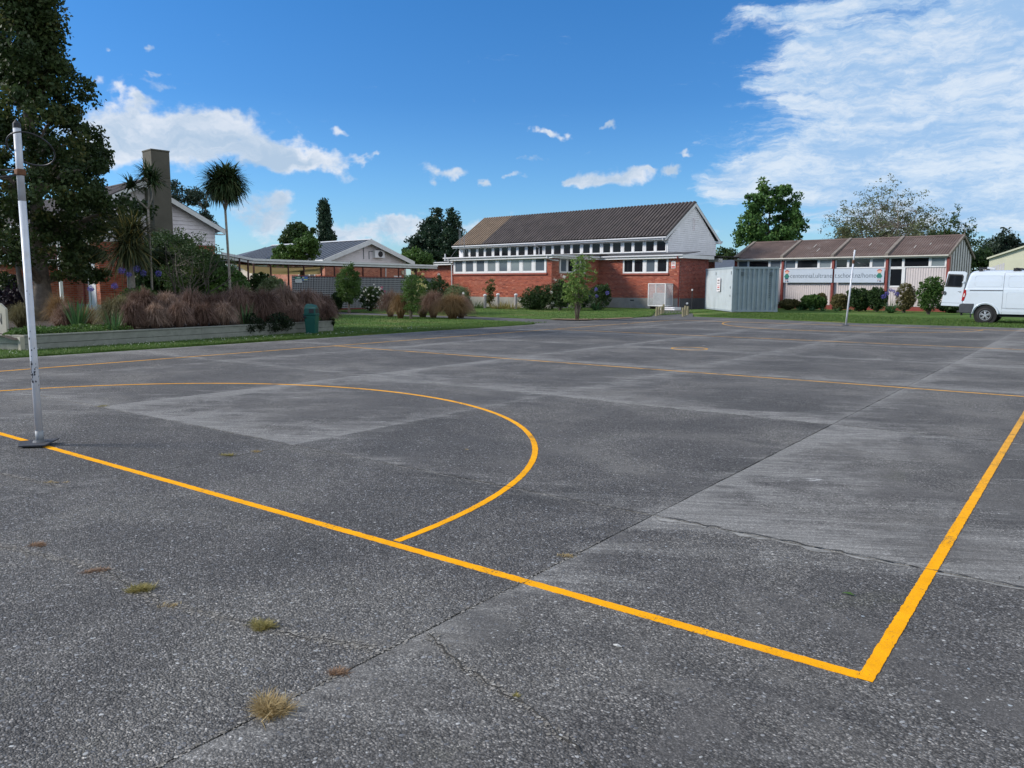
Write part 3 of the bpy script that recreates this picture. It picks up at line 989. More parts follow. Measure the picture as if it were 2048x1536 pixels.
CRK = plain('crack_dirt', (.045, .042, .036), .95, .3, 10)
CRKL = plain('crack_lip', (.25, .245, .23), .95, .4, 14, dirt=((.11, .11, .10), 18, .7))
crack([(1.0, -.72), (1.86, -.60)], .003, 1)
crack([(2.6, -1.55), (3.1, -1.45), (3.9, -1.28), (4.6, -1.32), (5.36, -1.18), (5.84, -1.02)], .004, 2)
crack([(5.92, -.78), (6.25, -.93), (6.5, -.98), (6.9, -1.11), (7.2, -1.3)], .005, 3)
def lip(pts, w, seed):
    r = random.Random(seed)
    m = MB()
    (x0, y0), (x1, y1) = pts
    L = math.hypot(x1 - x0, y1 - y0); k = int(L / .06)
    t = ((x1 - x0) / L, (y1 - y0) / L); nn = (-t[1], t[0])
    lo = [r.uniform(.1, 1) * w * (.4 + .6 * abs(math.sin(i * .37 + seed))) for i in range(k + 1)]
    for i in range(k):
        if r.random() < .12: continue
        a = L * i / k; b = L * (i + 1) / k
        P = lambda s, o: (x0 + t[0] * s + nn[0] * o, y0 + t[1] * s + nn[1] * o, .0022)
        m.add([P(a, 0), P(b, 0), P(b, -lo[i + 1]), P(a, -lo[i])], [(0, 1, 2, 3)])
    struct(m.build('joint_edge', CRKL))


lip([(5.92, 1.500), (9.8, 1.500)], .075, 1)
lip([(2.0, 1.500), (5.85, 1.500)], .014, 2)
lip([(5.92, 6.03), (9.8, 6.03)], .04, 3)
lip([(2.0, 6.03), (5.85, 6.03)], .07, 4)
lip([(-2.0, 6.03), (1.9, 6.03)], .03, 5)
crack([(5.9, 1.532), (13.0, 1.522)], .007, 11)
crack([(1.98, 1.528), (5.87, 1.524)], .004, 12)
crack([(-2.0, 1.528), (1.93, 1.524)], .005, 13)
crack([(5.9, 6.06), (9.8, 6.05)], .005, 14)
crack([(5.883, -.12), (5.884, .12)], .003, 15)
crack([(8.0, 1.6), (8.2, 2.6), (8.1, 3.4)], .003, 4)

# ------------------------------------------------------------------ painted lines
LZ = .0032


def ribbon(name, pts, w, closed=False, seed=1, z=LZ):
    r = random.Random(seed)
    fine = []
    n = len(pts)
    for i in range(n if closed else n - 1):
        a, b = pts[i], pts[(i + 1) % n]
        L = math.hypot(b[0] - a[0], b[1] - a[1])
        k = max(1, int(L / .022))
        for j in range(k):
            f = j / k
            fine.append((a[0] + (b[0] - a[0]) * f, a[1] + (b[1] - a[1]) * f))
    if not closed:
        fine.append(pts[-1])
    m = MB()
    vs = []
    N = len(fine)
    for i in range(N):
        a = fine[i - 1] if (i > 0 or closed) else fine[0]
        b = fine[(i + 1) % N] if (i < N - 1 or closed) else fine[-1]
        d = Vector((b[0] - a[0], b[1] - a[1])).normalized()
        nn = Vector((-d.y, d.x))
        for s in (-1, 1):
            o = s * (w / 2 + r.uniform(-.0032, .002))
            vs.append((fine[i][0] + nn.x * o, fine[i][1] + nn.y * o, z))
    fs = [(2 * i, 2 * i + 2, 2 * i + 3, 2 * i + 1) for i in range(N - 1)]
    if closed:
        fs.append((2 * N - 2, 0, 1, 2 * N - 1))
    m.add(vs, fs)
    nb = len(vs)
    sk = [(x, y, -.001) for x, y, _z in vs]
    m.v += sk
    rng_ = range(N if closed else N - 1)
    for i in rng_:
        j = (i + 1) % N
        for q, (a, b) in ((0, (2 * i, 2 * j)), (1, (2 * j + 1, 2 * i + 1))):
            m.f.append((a, b, b + nb, a + nb)); m.r.append(0)
    return struct(m.build(name, PAINT))


def arc(cx, cy, r, a0, a1, n=300):
    return [(cx + r * math.sin(a0 + (a1 - a0) * i / n), cy + r * math.cos(a0 + (a1 - a0) * i / n)) for i in range(n + 1)]


lw = .062
X7 = 7.60
Y30 = 30.5
ribbon('goal_line', [(-X7 + .035, 0), (-.17, 0)], lw, seed=1)
ribbon('goal_line', [(.12, 0), (X7 - .0305, 0)], lw, seed=2)
ribbon('side_line', [(X7, -.031), (X7, Y30 + .03)], lw, seed=3)
ribbon('side_line', [(-X7, -.031), (-X7, Y30 + .03)], lw, seed=4)
ribbon('transverse_line', [(-X7 + .035, 10.17), (X7 - .035, 10.17)], .05, seed=5)
ribbon('transverse_line', [(-X7 + .035, 20.33), (X7 - .035, 20.33)], .05, seed=6)
ribbon('goal_line', [(-X7 + .035, Y30), (-.08, Y30)], lw, seed=7)
ribbon('goal_line', [(.08, Y30), (X7 - .035, Y30)], lw, seed=8)
ribbon('goal_circle', [q for q in arc(0, 0, 4.87, -PI / 2, PI / 2) if q[1] > .034], .056, seed=9)
ribbon('goal_circle', [q for q in arc(0, Y30, 4.87, PI / 2, 1.5 * PI) if q[1] < Y30 - .034], .056, seed=10)
ribbon('centre_circle', arc(0, 15.25, .44, 0, 2 * PI, 60)[:-1], .05, True, seed=11)

# ------------------------------------------------------------------ exposed stones in the near slabs
def stones(name, regions, n, smin, smax, cols, seed):
    rng = np.random.default_rng(seed)
    base = np.array([(math.cos(a), math.sin(a), 0) for a in np.arange(6) * PI / 3] + [(0, 0, .55)])
    Fb = np.array([[i, (i + 1) % 6, 6] for i in range(6)])
    xs = []; ys = []
    for (x0, x1, y0, y1, fr) in regions:
        k = int(n * fr)
        xs.append(rng.uniform(x0, x1, k)); ys.append(rng.uniform(y0, y1, k))
    X = np.concatenate(xs); Y = np.concatenate(ys)
    N = len(X)
    s = smin + (smax - smin) * rng.random(N) ** 3.5
    an = rng.uniform(0, PI, N)
    asp = rng.uniform(.5, 1, N)
    jit = rng.uniform(.75, 1.2, (N, 7))
    V = np.empty((N, 7, 3))
    bx = base[:, 0][None] * jit * s[:, None]
    by = base[:, 1][None] * jit * (s * asp)[:, None]
    V[:, :, 0] = X[:, None] + bx * np.cos(an)[:, None] - by * np.sin(an)[:, None]
    V[:, :, 1] = Y[:, None] + bx * np.sin(an)[:, None] + by * np.cos(an)[:, None]
    V[:, :, 2] = .0005 + base[:, 2][None] * (s * .55)[:, None] * 1.0
    F = (np.arange(N)[:, None, None] * 7 + Fb[None]).reshape(-1, 3)
    rn = rng.random(N)
    me = np_mesh(name, V.reshape(-1, 3), F, cols, np.repeat(rn, 6))
    o = link(name, me)
    o['kind'] = 'stuff'
    o['label'] = 'small river stones exposed in the worn near slabs of the court'
    return o


def stonemat():
    m, b, p, o = newmat('river_stones')
    at = b.new('ShaderNodeAttribute', attribute_name='rnd')
    c = b.ramp(at.outputs['Fac'], [(0, (.08, .08, .082)), (.40, (.15, .15, .152)), (.75, (.24, .24, .24)), (.93, (.33, .33, .32)), (.992, (.50, .50, .48)), (1, (.25, .30, .34))])
    b.setin(p.inputs['Base Color'], c)
    p.inputs['Roughness'].default_value = .45
    return m


def crack_dirt(pts, w, seed, n_=900):
    r = np.random.default_rng(seed)
    P = np.array(pts, float)
    k = r.integers(0, len(P) - 1, n_); f = r.random((n_, 1))
    Q = P[k] * (1 - f) + P[k + 1] * f + r.normal(size=(n_, 2)) * w
    base = np.array([(math.cos(a), math.sin(a)) for a in np.arange(5) * 2 * PI / 5])
    s = (.002 + .007 * r.random(n_) ** 3)[:, None, None]
    V = np.zeros((n_, 5, 3)); V[:, :, :2] = Q[:, None] + base[None] * s * r.uniform(.6, 1.4, (n_, 5, 1)); V[:, :, 2] = .0024 + r.random((n_, 1)) * .002
    o = link('crack_grit', np_mesh('crack_grit', V.reshape(-1, 3), np.arange(n_ * 5).reshape(n_, 5), GRIT, r.random(n_)))
    o['kind'] = 'stuff'; o['label'] = 'pale grit and small stones lying along a court crack'


def gritmat():
    m, b, p, o = newmat('pale_grit')
    at = b.new('ShaderNodeAttribute', attribute_name='rnd')
    b.setin(p.inputs['Base Color'], b.ramp(at.outputs['Fac'], [(0, (.13, .12, .10)), (.6, (.24, .22, .19)), (1, (.42, .40, .36))]))
    p.inputs['Roughness'].default_value = .8
    return m


GRIT = gritmat()
crack_dirt([(2.3, -1.75), (2.62, -1.55), (3.1, -1.45), (3.9, -1.28), (4.6, -1.32), (5.36, -1.18), (5.84, -1.02)], .026, 1, 3600)
crack_dirt([(1.0, -.72), (1.9, -.60)], .02, 2, 700)
crack_dirt([(5.92, -.78), (6.25, -.93), (6.5, -.98), (6.9, -1.11)], .015, 3, 500)
crack_dirt([(5.88, -2.6), (5.88, .8)], .008, 4, 500)
stones('exposed_stones', [(1.96, 5.86, -2.9, 1.3, .45), (-2, 1.9, -3, 1.2, .26), (2.2, 5.8, 1.6, 4.0, .06), (5.95, 9.6, -2.9, .0, .12), (5.9, 9.6, .05, 1.4, .07), (7.7, 9.8, -2.0, 1.4, .06)], 60000, .002, .0105, stonemat(), 4)

# ------------------------------------------------------------------ building kit
ROT = math.atan2(-.107, .994)
HR = math.hypot(.107, .994)
AX = np.array([.994, -.107]) / HR      # local +x (to the right)
BX = np.array([.107, .994]) / HR       # local +y (away)


def bricks(name, parent, O, U, N, u0, u1, z0, z1, holes=(), mat=BRICK, bl=.225, bh=.070, j=.018, seed=1, mort=MORTAR):
    """running-bond brick skin as real bricks in front of a mortar bed"""
    r = random.Random(seed)
    m = MB()
    V = (0, 0, 1)
    row = 0
    z = z0
    while z + bh * .5 < z1:
        zt = min(z + bh, z1)
        spans = [(u0, u1)]
        for (a, b_, c, d) in holes:
            if zt > c + .02 and z < d - .02:
                ns = []
                for (s, e) in spans:
                    if b_ <= s or a >= e:
                        ns.append((s, e))
                    else:
                        if a > s: ns.append((s, a))
                        if b_ < e: ns.append((b_, e))
                spans = ns
        off = (row % 2) * (bl + j) / 2
        for (s, e) in spans:
            u = u0 - off + math.floor((s - u0 + off) / (bl + j)) * (bl + j)
            while u < e:
                a, b_ = max(u, s), min(u + bl, e)
                if b_ - a > .03:
                    m.obox(O, U, V, N, a, b_, z, zt, -.004, .012 + r.uniform(-.002, .002), r=min(1, max(0, r.gauss(.5, .22))), back=False)
                u += bl + j
        z += bh + j
        row += 1
    o = m.build(name, mat, parent, rnd=True)
    o['kind'] = 'stuff'
    return o


def window(parent, O, U, N, u0, u1, z0, z1, panes, frame=.05, mat=WHITE, name='window', gl=GLASS, gls=None, sash=.035, inner='pane'):
    """white timber window: outer frame, mullions, one pane per light. panes = list of (a,b) along u"""
    V = (0, 0, 1)
    m = MB()
    m.obox(O, U, V, N, u0, u1, z0, z0 + frame, -.002, .05)
    m.obox(O, U, V, N, u0, u1, z1 - frame, z1, -.002, .05)
    edges = [u0] + [x for p in panes for x in p] + [u1]
    for i in range(0, len(edges), 2):
        m.obox(O, U, V, N, edges[i], edges[i + 1], z0 + frame, z1 - frame, -.002, .046)
    for (a, b_) in panes:      # sash rails
        m.obox(O, U, V, N, a, b_, z0 + frame, z0 + frame + sash, .0, .034)
        m.obox(O, U, V, N, a, b_, z1 - frame - sash, z1 - frame, .0, .034)
        m.obox(O, U, V, N, a, a + sash, z0 + frame + sash, z1 - frame - sash, .0, .034)
        m.obox(O, U, V, N, b_ - sash, b_, z0 + frame + sash, z1 - frame - sash, .0, .034)
    w = m.build(name, mat, parent)
    for k, (a, b_) in enumerate(panes):
        q = MB()
        q.obox(O, U, V, N, a + sash, b_ - sash, z0 + frame + sash, z1 - frame - sash, .004, .016)
        q.build(inner, (gls[k % len(gls)] if gls else gl), w)
    return w


def boards(parent, O, U, N, ufun, z0, z1, h, mat, name='weatherboard', th=.038):
    """lapped boards; ufun(z) gives the (u0,u1) extent at height z"""
    z = z0
    V = np.array((0, 0, 1.0))
    O, U, N = map(np.array, (O, U, N))
    while z < z1 - .02:
        zt = min(z + h, z1)
        a0, a1 = ufun(z); b0, b1 = ufun(zt)
        if a1 - a0 < .03: break
        b1 = max(b1, b0 + .01)
        m = MB()
        P = lambda u, v, n: O + U * u + V * v + N * n
        m.add([P(a0, z, 0), P(a1, z, 0), P(b1, zt, 0), P(b0, zt, 0), P(a0, z, th), P(a1, z, th), P(b1, zt, .006), P(b0, zt, .006)],
              [(4, 5, 6, 7), (0, 4, 7, 3), (1, 2, 6, 5), (0, 1, 5, 4), (3, 7, 6, 2)])
        m.build(name, mat, parent)
        z = zt


def ribbed(name, parent, P0, P1, up, mat, pitch=.3, h=.045, prof='trap', th=.012, x_sheet=None, nmat=None):
    """ribbed roof sheets between eave line P0->P1 and the same line shifted by up; one object per sheet"""
    P0, P1, up = map(lambda v: np.array(v, float), (P0, P1, up))
    L = np.linalg.norm(P1 - P0)
    U = (P1 - P0) / L
    N = np.cross(U, up); N /= np.linalg.norm(N)
    if N[2] < 0: N = -N
    ns = max(1, int(round(L / (x_sheet or 1.2))))
    out = []
    for s in range(ns):
        a, b_ = L * s / ns, L * (s + 1) / ns
        k = max(1, int(round((b_ - a) / pitch)))
        pt = (b_ - a) / k
        prof_pts = []
        for i in range(k):
            x = a + i * pt
            if prof == 'trap':
                prof_pts += [(x, 0), (x + pt * .28, 0), (x + pt * .40, h), (x + pt * .86, h), (x + pt * .98, 0)]
            else:
                prof_pts += [(x + pt * q / 6, h * .5 * (1 - math.cos(2 * PI * q / 6))) for q in range(6)]
        prof_pts.append((b_, 0))
        m = MB()
        n = len(prof_pts)
        vs = []
        for lift in (0, 1):
            for (x, y) in prof_pts:
                vs.append(P0 + U * x + N * y + up * lift)
        fs = [(i, i + 1, i + 1 + n, i + n) for i in range(n - 1)]
        for lift in (0, 1):
            for (x, y) in prof_pts:
                vs.append(P0 + U * x + N * (y - th) + up * lift)
        fs += [(2 * n + i, 3 * n + i, 3 * n + i + 1, 2 * n + i + 1) for i in range(n - 1)]
        fs += [(i, 2 * n + i, 2 * n + i + 1, i + 1) for i in range(n - 1)]
        fs += [(0, n, 3 * n, 2 * n), (n - 1, 3 * n - 1, 4 * n - 1, 2 * n - 1)]
        m.add(vs, fs)
        mm = nmat(s, ns) if nmat else mat
        out.append(m.build(name, mm, parent))
    return out


FRONT = ((0, 0, 0), (1, 0, 0), (0, -1, 0))
SIDE = (0, 1, 0)

# ------------------------------------------------------------------ main building
OM = np.array([-14.433, 45.863])
main = thing('school_building', 'red brick school block with long ribbed brown roof, clerestory windows and white gable', 'building', (OM[0], OM[1], 0), ROT)
U = (1, 0, 0); F_ = (0, -1, 0); S_ = (1, 0, 0); SU = (0, 1, 0)
XW0, XW1 = -6.82, -16.70            # wing right / left
YW = -5.32
# bodies (mortar beds)
m = MB()
m.box(XW0, -.008, .008, 3.7, .74, 3.62)
m.box(-30.5, -2.29, 2.01, 8.8, .74, 3.62)
m.box(XW1, XW0 - .008, YW + .008, 2.01, .74, 3.62)
m.build('brick_core', MORTAR, main)
m = MB()
m.box(XW0 - .001, .012, -.012, 3.7, -.05, .74)
m.box(-30.5, -2.27, 2.0, 8.81, -.05, .735)
m.box(XW1 - .02, XW0 + .012, YW - .012, 2.0, -.05, .738)
m.build('foundation', CONC, main)
for x in (-1.9, -4.0, -5.9):
    m = MB(); m.box(x, x + .32, -.016, -.004, .52, .60)
    m.build('foundation_vent', DARK, main)
hR = [(-4.70, -.93, 2.42, 3.50)]
bricks('brickwork', main, (0, 0, 0), U, F_, XW0, 0, .745, 3.62, hR, seed=1)
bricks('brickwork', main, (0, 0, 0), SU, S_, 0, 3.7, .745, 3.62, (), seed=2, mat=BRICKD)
m = MB(); m.box(-.007, .002, .02, 3.69, .745, 3.62); m.build('shaded_mortar', MORTAR2, main)  # darker mortar carries the side wall's shade in its colour
m = MB(); m.box(.0125, .020, -.012, 3.7, -.05, .742); m.build('side_foundation', CONCD, main)  # thin dark skin over the side foundation
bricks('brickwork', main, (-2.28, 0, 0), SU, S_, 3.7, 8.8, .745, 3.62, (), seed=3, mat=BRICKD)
hW = [(XW1 + .10, XW0 - .42, 2.42, 3.56)]
bricks('brickwork', main, (0, YW, 0), U, F_, XW1, XW0, .745, 3.62, hW, seed=4)
hS = [(-4.55, -1.6, 2.42, 3.50)]
bricks('brickwork', main, (XW0, 0, 0), SU, S_, YW, 0, .745, 3.62, hS, seed=5)
bricks('brickwork', main, (0, 2.0, 0), U, F_, -30.5, XW1, .745, 3.62, (), seed=6)
# windows
w = 3.70 / 4
window(main, (0, 0, 0), U, F_, -4.66, -.96, 2.45, 3.47, [(-4.58, -3.83), (-3.72, -2.97), (-2.72, -2.0), (-1.82, -1.06)], .06, gls=[GLASS, GLASS, GLASSC, GLASS])
pn = []
n8 = 8
x0, x1 = XW1 + .13, XW0 - .45
for k in range(n8):
    a = x0 + (x1 - x0) * k / n8
    b_ = x0 + (x1 - x0) * (k + 1) / n8
    pn.append((a + .13, b_ - .13))
window(main, (0, YW, 0), U, F_, x0, x1, 2.45, 3.52, pn, .08, gls=[GLASSC, GLASSC, GLASSC, GLASSB, GLASSC, GLASSB, GLASSB, GLASSC], sash=.06)
window(main, (XW0, 0, 0), SU, S_, -4.5, -1.65, 2.45, 3.47, [(-4.4, -3.75), (-3.6, -2.95), (-2.7, -2.25), (-2.15, -1.75)], .06, gls=[GLASSC, GLASS])
for (u0, u1, yy) in ((-4.72, -.9, 0), (XW1 + .02, XW0 - .38, YW)):
    m = MB()
    m.tube([(u0, yy - .02, 2.36), (u1, yy - .02, 2.36)], .085, 10)
    m.box(u0, u1, yy - .075, yy - .012, 2.42, 2.445)
    m.build('window_sill', SILL, main, smooth=False)
# lower roofs: fascias, gutters, thin dark roof
YU = 2.0                       # clerestory wall line
XU1 = -2.28; XU0 = -23.8
m = MB()
ov = .32
def slopebox(m, x0, x1, y0, y1, za, zb, th):
    m.add([(x0, y0, za - th), (x1, y0, za - th), (x1, y1, zb - th), (x0, y1, zb - th), (x0, y0, za), (x1, y0, za), (x1, y1, zb), (x0, y1, zb)],
          [(0, 3, 2, 1), (4, 5, 6, 7), (0, 1, 5, 4), (1, 2, 6, 5), (2, 3, 7, 6), (3, 0, 4, 7)])
m = MB()
slopebox(m, XW0 + ov, ov, -ov, YU - .03, 3.66, 3.93, .03)
slopebox(m, -2.24, ov, YU - .03, 8.95, 3.70, 3.705, .03)
slopebox(m, XW1 - ov - .3, XW0 + ov, YW - ov, YU - .03, 3.66, 3.93, .03)
m.build('lower_roof', ROOFDK, main)
m = MB()
slopebox(m, -31, XW1 - ov - .3, YU - .6, 8.95, 3.64, 3.72, .03)
m.build('lower_roof', ROOFDK, main)
m = MB()
for (a, b_) in ((XW0 + ov, ov), (XW1 - ov - .3, XW0 + ov)):
    yy = -ov if a > XW0 else YW - ov
    m.box(a, b_, yy, yy + .03, 3.42, 3.63)
m.box(XW0 + ov - .03, XW0 + ov, YW - ov + .031, -ov - .001, 3.42, 3.63)
m.box(ov - .03, ov, -ov + .031, 3.9, 3.42, 3.66)
m.box(-2.0, ov - .03, 3.87, 3.9, 3.42, 3.66)
m.box(-2.1, -2.07, 3.9, 9.6, 3.40, 3.68)
m.box(XW1 - ov - .3, XW1 - ov - .27, YW - ov + .03, YU, 3.42, 3.63)
m.box(-31, XW1 - ov - .31, YU - .63, YU - .60, 3.38, 3.62)
m.build('fascia', WHITE, main)
m = MB()   # soffits
m.box(XW0 + ov - .03, ov - .03, -ov + .03, 0.0, 3.44, 3.46)
m.box(XW1 - ov - .27, XW0 + ov - .03, YW - ov + .03, YW, 3.44, 3.46)
m.build('soffit', WHITE2, main)
m = MB()
def gutter(m, x0, x1, y, z, r=.06):
    m.prism([(y - r * 2, z), (y - r * 2, z - r * 1.2), (y - r * 1.4, z - r * 1.8), (y, z - r * 1.8), (y, z)], x0, x1, 'x')
gutter(m, XW0 + ov, ov + .05, -ov - .002, 3.66); m.build('gutter', GUT, main); m = MB()
gutter(m, XW1 - ov - .32, XW0 + ov + .05, YW - ov - .002, 3.66); m.build('gutter', GUT, main); m = MB()
gutter(m, -31, XW1 - ov - .35, YU - .632, 3.64); m.build('gutter', GUT, main); m = MB()
m.prism([(XW0 + ov + .002, 3.66), (XW0 + ov + .002, 3.55), (XW0 + ov + .12, 3.55), (XW0 + ov + .12, 3.66)], YW - ov, -ov - .16, 'y')
m.build('gutter', GUT, main)
m = MB()
m.tube([(-.06, -ov - .06, 3.56), (-.06, -ov - .06, 3.42), (-.07, -.065, 3.18), (-.07, -.065, .05)], .04, 8)
m.build('downpipe', REDP, main)
m = MB()
m.tube([(XW1 - .1, YW - ov - .06, 3.56), (XW1 - .1, YW - ov - .06, 3.40), (XW1 - .05, YW - .07, 3.2), (XW1 - .05, YW - .07, 1.6), (XW1 + .15, YW - .25, 1.3)], .045, 8); m.build('downpipe', GUT, main); m = MB()
m.tube([(XW0 - .1, YW - ov - .06, 3.62), (XW0 - .1, YW - ov - .06, 3.42), (XW0 + .08, YW - .08, 3.30), (XW0 + .35, YW + .3, 3.26)], .045, 8); m.build('downpipe', GUT, main); m = MB()
m.tube([(XW1 - .4, YW - ov - .10, 3.95), (XW1 - .4, YW - ov - .10, 3.42)], .055, 8)
m.build('downpipe', GUT, main)
# low concrete step at the corner door
m = MB(); m.box(-1.0, .15, -.9, -.05, -.02, .16); m.box(-.9, .1, -.95, -.9, .10, .17)
m.build('step', WHITE2, main)

# upper storey: clerestory + gable
YR = YU + 3.415; ZR = 7.64; YB = YU + 6.83; ZE = 4.86
m = MB()
m.add([(XU0, YU + .01, 3.6), (XU1 - .01, YU + .01, 3.6), (XU1 - .01, YB, 3.6), (XU0, YB, 3.6), (XU0, YU + .01, ZE), (XU1 - .01, YU + .01, ZE), (XU1 - .01, YB, ZE), (XU0, YB, ZE), (XU0, YR, ZR - .12), (XU1 - .01, YR, ZR - .12)],
      [(0, 3, 2, 1), (0, 1, 5, 4), (2, 3, 7, 6), (1, 2, 6, 9, 5), (3, 0, 4, 8, 7), (4, 5, 9, 8), (6, 7, 8, 9)])
m.build('upper_wall', WHITE2, main)
for k in range(11):
    t0 = .06 + 1.913 * k
    xr = XU1 - t0
    panes = [(xr - 1.78 + .02, xr - 1.06), (xr - .86, xr - .10)]
    window(main, (0, YU, 0), U, F_, xr - 1.90, xr - .01, 3.97, 4.82, panes, .05, sash=.03, gl=GLASSD)
m = MB()
m.box(XU1 - .07, XU1 + .02, YU - .06, YU - .001, 3.9, 4.88)
m.build('corner_board', WHITE, main)
def uf(z):
    if z <= ZE: return (YU, YB)
    f = (z - ZE) / (ZR - .14 - ZE)
    return (YU + 3.415 * f, YB - 3.415 * f)
boards(main, (XU1, 0, 0), SU, S_, uf, 3.72, ZR - .14, .148, WHITE2)
# louvre vent in the gable
m = MB()
m.box(XU1 + .02, XU1 + .045, YR - .14, YR - .10, 5.62, 6.55); m.box(XU1 + .02, XU1 + .045, YR + .10, YR + .14, 5.62, 6.55)
m.box(XU1 + .02, XU1 + .045, YR - .10, YR + .10, 6.5, 6.55); m.box(XU1 + .02, XU1 + .045, YR - .10, YR + .10, 5.62, 5.67)
for q in range(14):
    z = 5.69 + q * .058
    m.box(XU1 + .018, XU1 + .036, YR - .10, YR + .10, z, z + .035)
m.build('gable_vent', PINKW, main)
# roof
EO = .52; VO = .16
sl_ = (ZR - 5.02) / 3.9
x_r = XU1 + VO; x_l = -24.05
eav = (YU - EO); zev = 5.0
upv = np.array((0, YR - eav, ZR - zev))
ribbed('roof_sheet', main, (x_l, eav, zev), (x_r, eav, zev), upv, ROOFB, pitch=.302, h=.13, x_sheet=1.2, nmat=lambda s, n: ROOFT if s < 3 else ROOFB)
ribbed('roof_sheet', main, (x_r, 2 * YR - eav, zev), (x_l, 2 * YR - eav, zev), np.array((0, -(YR - eav), ZR - zev)), ROOFB, pitch=.302, h=.055, x_sheet=1.2)
m = MB()
m.prism([(YR - .16, ZR - .03), (YR, ZR + .07), (YR + .16, ZR - .03), (YR, ZR - .02)], x_l, x_r, 'x')
m.build('ridge_cap', ROOFB, main)
m = MB()   # barge boards
for (xa, xb) in ((x_r - .035, x_r - .005), (x_l + .005, x_l + .035)):
    for sgn in (-1, 1):
        y0 = YR + sgn * (YR - eav)
        m.add([(xa, y0, zev - .24), (xb, y0, zev - .24), (xb, YR, ZR - .26), (xa, YR, ZR - .26), (xa, y0, zev - .02), (xb, y0, zev - .02), (xb, YR, ZR - .025), (xa, YR, ZR - .025)],
              [(0, 3, 2, 1), (4, 5, 6, 7), (0, 1, 5, 4), (1, 2, 6, 5), (2, 3, 7, 6), (3, 0, 4, 7)])
m.build('barge_board', WHITE, main)
m = MB()
m.box(x_l + .04, x_r - .04, eav + .03, eav + .05, zev - .19, zev - .03)
m.box(x_l + .04, x_r - .04, eav + .05, YU, zev - .16, zev - .14)
m.box(XU1 + .001, x_r - .04, YU, YB, ZE - .3 - 1, ZE - .3 - .98) if False else None
m.box(x_r - .36, x_r + .06, YB - .01, YB + .55, zev - .2, zev - .03)
m.build('eave_board', WHITE, main)
m = MB()
gutter(m, x_l - .05, x_r + .03, eav + .03, zev + .01, .062); m.build('gutter', GUT, main); m = MB()
gutter(m, x_l - .05, x_r + .10, 2 * YR - eav + .10, zev + .01, .062)
m.build('gutter', GUT, main)
for xx in (XU1 - .1, XU1 - 12.0):
    m = MB(); m.tube([(xx, eav - .03, zev - .08), (xx, eav - .03, zev - .22), (xx, YU - .05, zev - .42), (xx, YU - .05, 4.0)], .04, 8)
    m.build('downpipe', GUT, main)

# antenna on the lean-to and a whip aerial on the ridge
def world_of(x, y):
    return OM + AX * x + BX * y
p_ = world_of(XW1 - .2, YW + 1.4)
t = thing('television_antenna', 'thin steel television antenna mast with slanting stay at the left end of the low roof', 'antenna', (p_[0], p_[1], 3.70))
m = MB(); m.tube([(0, 0, 0), (0, 0, 2.1)], .022, 6); m.tube([(0, 0, 1.4), (-1.2, -.3, .0)], .013, 5); m.tube([(0, 0, 1.0), (.35, .2, .0)], .013, 5)
m.build('mast', PIPE, t)
m = MB(); m.tube([(-.5, 0, 1.5), (0, 0, 1.52)], .013, 5); m.tube([(-.5, 0, 1.05), (-.5, 0, 2.15)], .016, 5); m.tube([(-.38, 0, 1.2), (-.38, 0, 2.0)], .012, 5)
m.build('aerial_elements', PIPE, t)

# smoking sign on the brick corner
p_ = world_of(-.55, -.014)
t = thing('wall_sign', 'small white and red notice on the brick wall beside the corner downpipe', 'sign', (p_[0], p_[1], 3.0), ROT)
m = MB(); m.box(-.16, .16, -.02, 0, -.24, .24); m.build('sign_plate', plain('white_sign_face', (.72, .70, .68), .4, .03), t)
SRED = plain('sign_red', (.55, .04, .03), .45, .05)
SBLK = plain('sign_black', (.03, .03, .03), .5, .05)
m = MB()
k = 20
for i in range(k):
    a0, a1 = 2 * PI * i / k, 2 * PI * (i + 1) / k
    m.add([(.1 * math.cos(a0), -.023, .07 + .1 * math.sin(a0)), (.1 * math.cos(a1), -.023, .07 + .1 * math.sin(a1)), (.075 * math.cos(a1), -.023, .07 + .075 * math.sin(a1)), (.075 * math.cos(a0), -.023, .07 + .075 * math.sin(a0))], [(0, 1, 2, 3)])
m.box(-.13, .13, -.023, -.021, -.20, -.10)
m.build('red_ring', SRED, t)
m = MB(); m.box(-.05, .05, -.024, -.0215, .05, .09); m.build('symbol', SBLK, t)

# heat pump in a mesh cage
p_ = world_of(-1.22, -.02)
t = thing('heat_pump', 'white heat pump unit standing inside a mesh cage against the brick wall', 'heat pump', (p_[0], p_[1], .0), ROT)
m = MB(); m.box(-.42, .46, -.74, -.36, .34, 1.12); bevel(m.build('unit_case', WHITE, t), .02)
m = MB()
for r_ in (.08, .15, .22):
    m.tube([(-.1 + r_ * math.cos(a), -.735, .77 + r_ * math.sin(a)) for a in np.linspace(0, 2 * PI, 20)], .008, 4, cap=False)
m.box(-.12, -.08, -.73, -.722, .74, .8)
m.build('fan_grille', DARK, t)
t2 = thing('mesh_cage', 'white framed mesh security cage over the heat pump on the brick wall', 'cage', (p_[0], p_[1], .0), ROT)
m = MB()
X0c, X1c, Y0c, Y1c, Z0c, Z1c = -.66, .66, -.92, -.02, .24, 1.72
b_ = .028
for x in (X0c, X1c):
    for y in (Y0c, Y1c):
        m.box(x - b_, x + b_, y - b_, y + b_, Z0c + b_, Z1c - b_)
for z in (Z0c, Z1c):
    for y in (Y0c, Y1c):
        m.box(X0c - b_, X1c + b_, y - b_, y + b_, z - b_, z + b_)
    for x in (X0c, X1c):
        m.box(x - b_, x + b_, Y0c + b_, Y1c - b_, z - b_, z + b_)
m.build('cage_frame', WHITE, t2)
m = MB()
for q in range(1, 34):
    x = X0c + (X1c - X0c) * q / 34
    m.box(x - .005, x + .005, Y0c - .004, Y0c + .004, Z0c + b_, Z1c - b_)
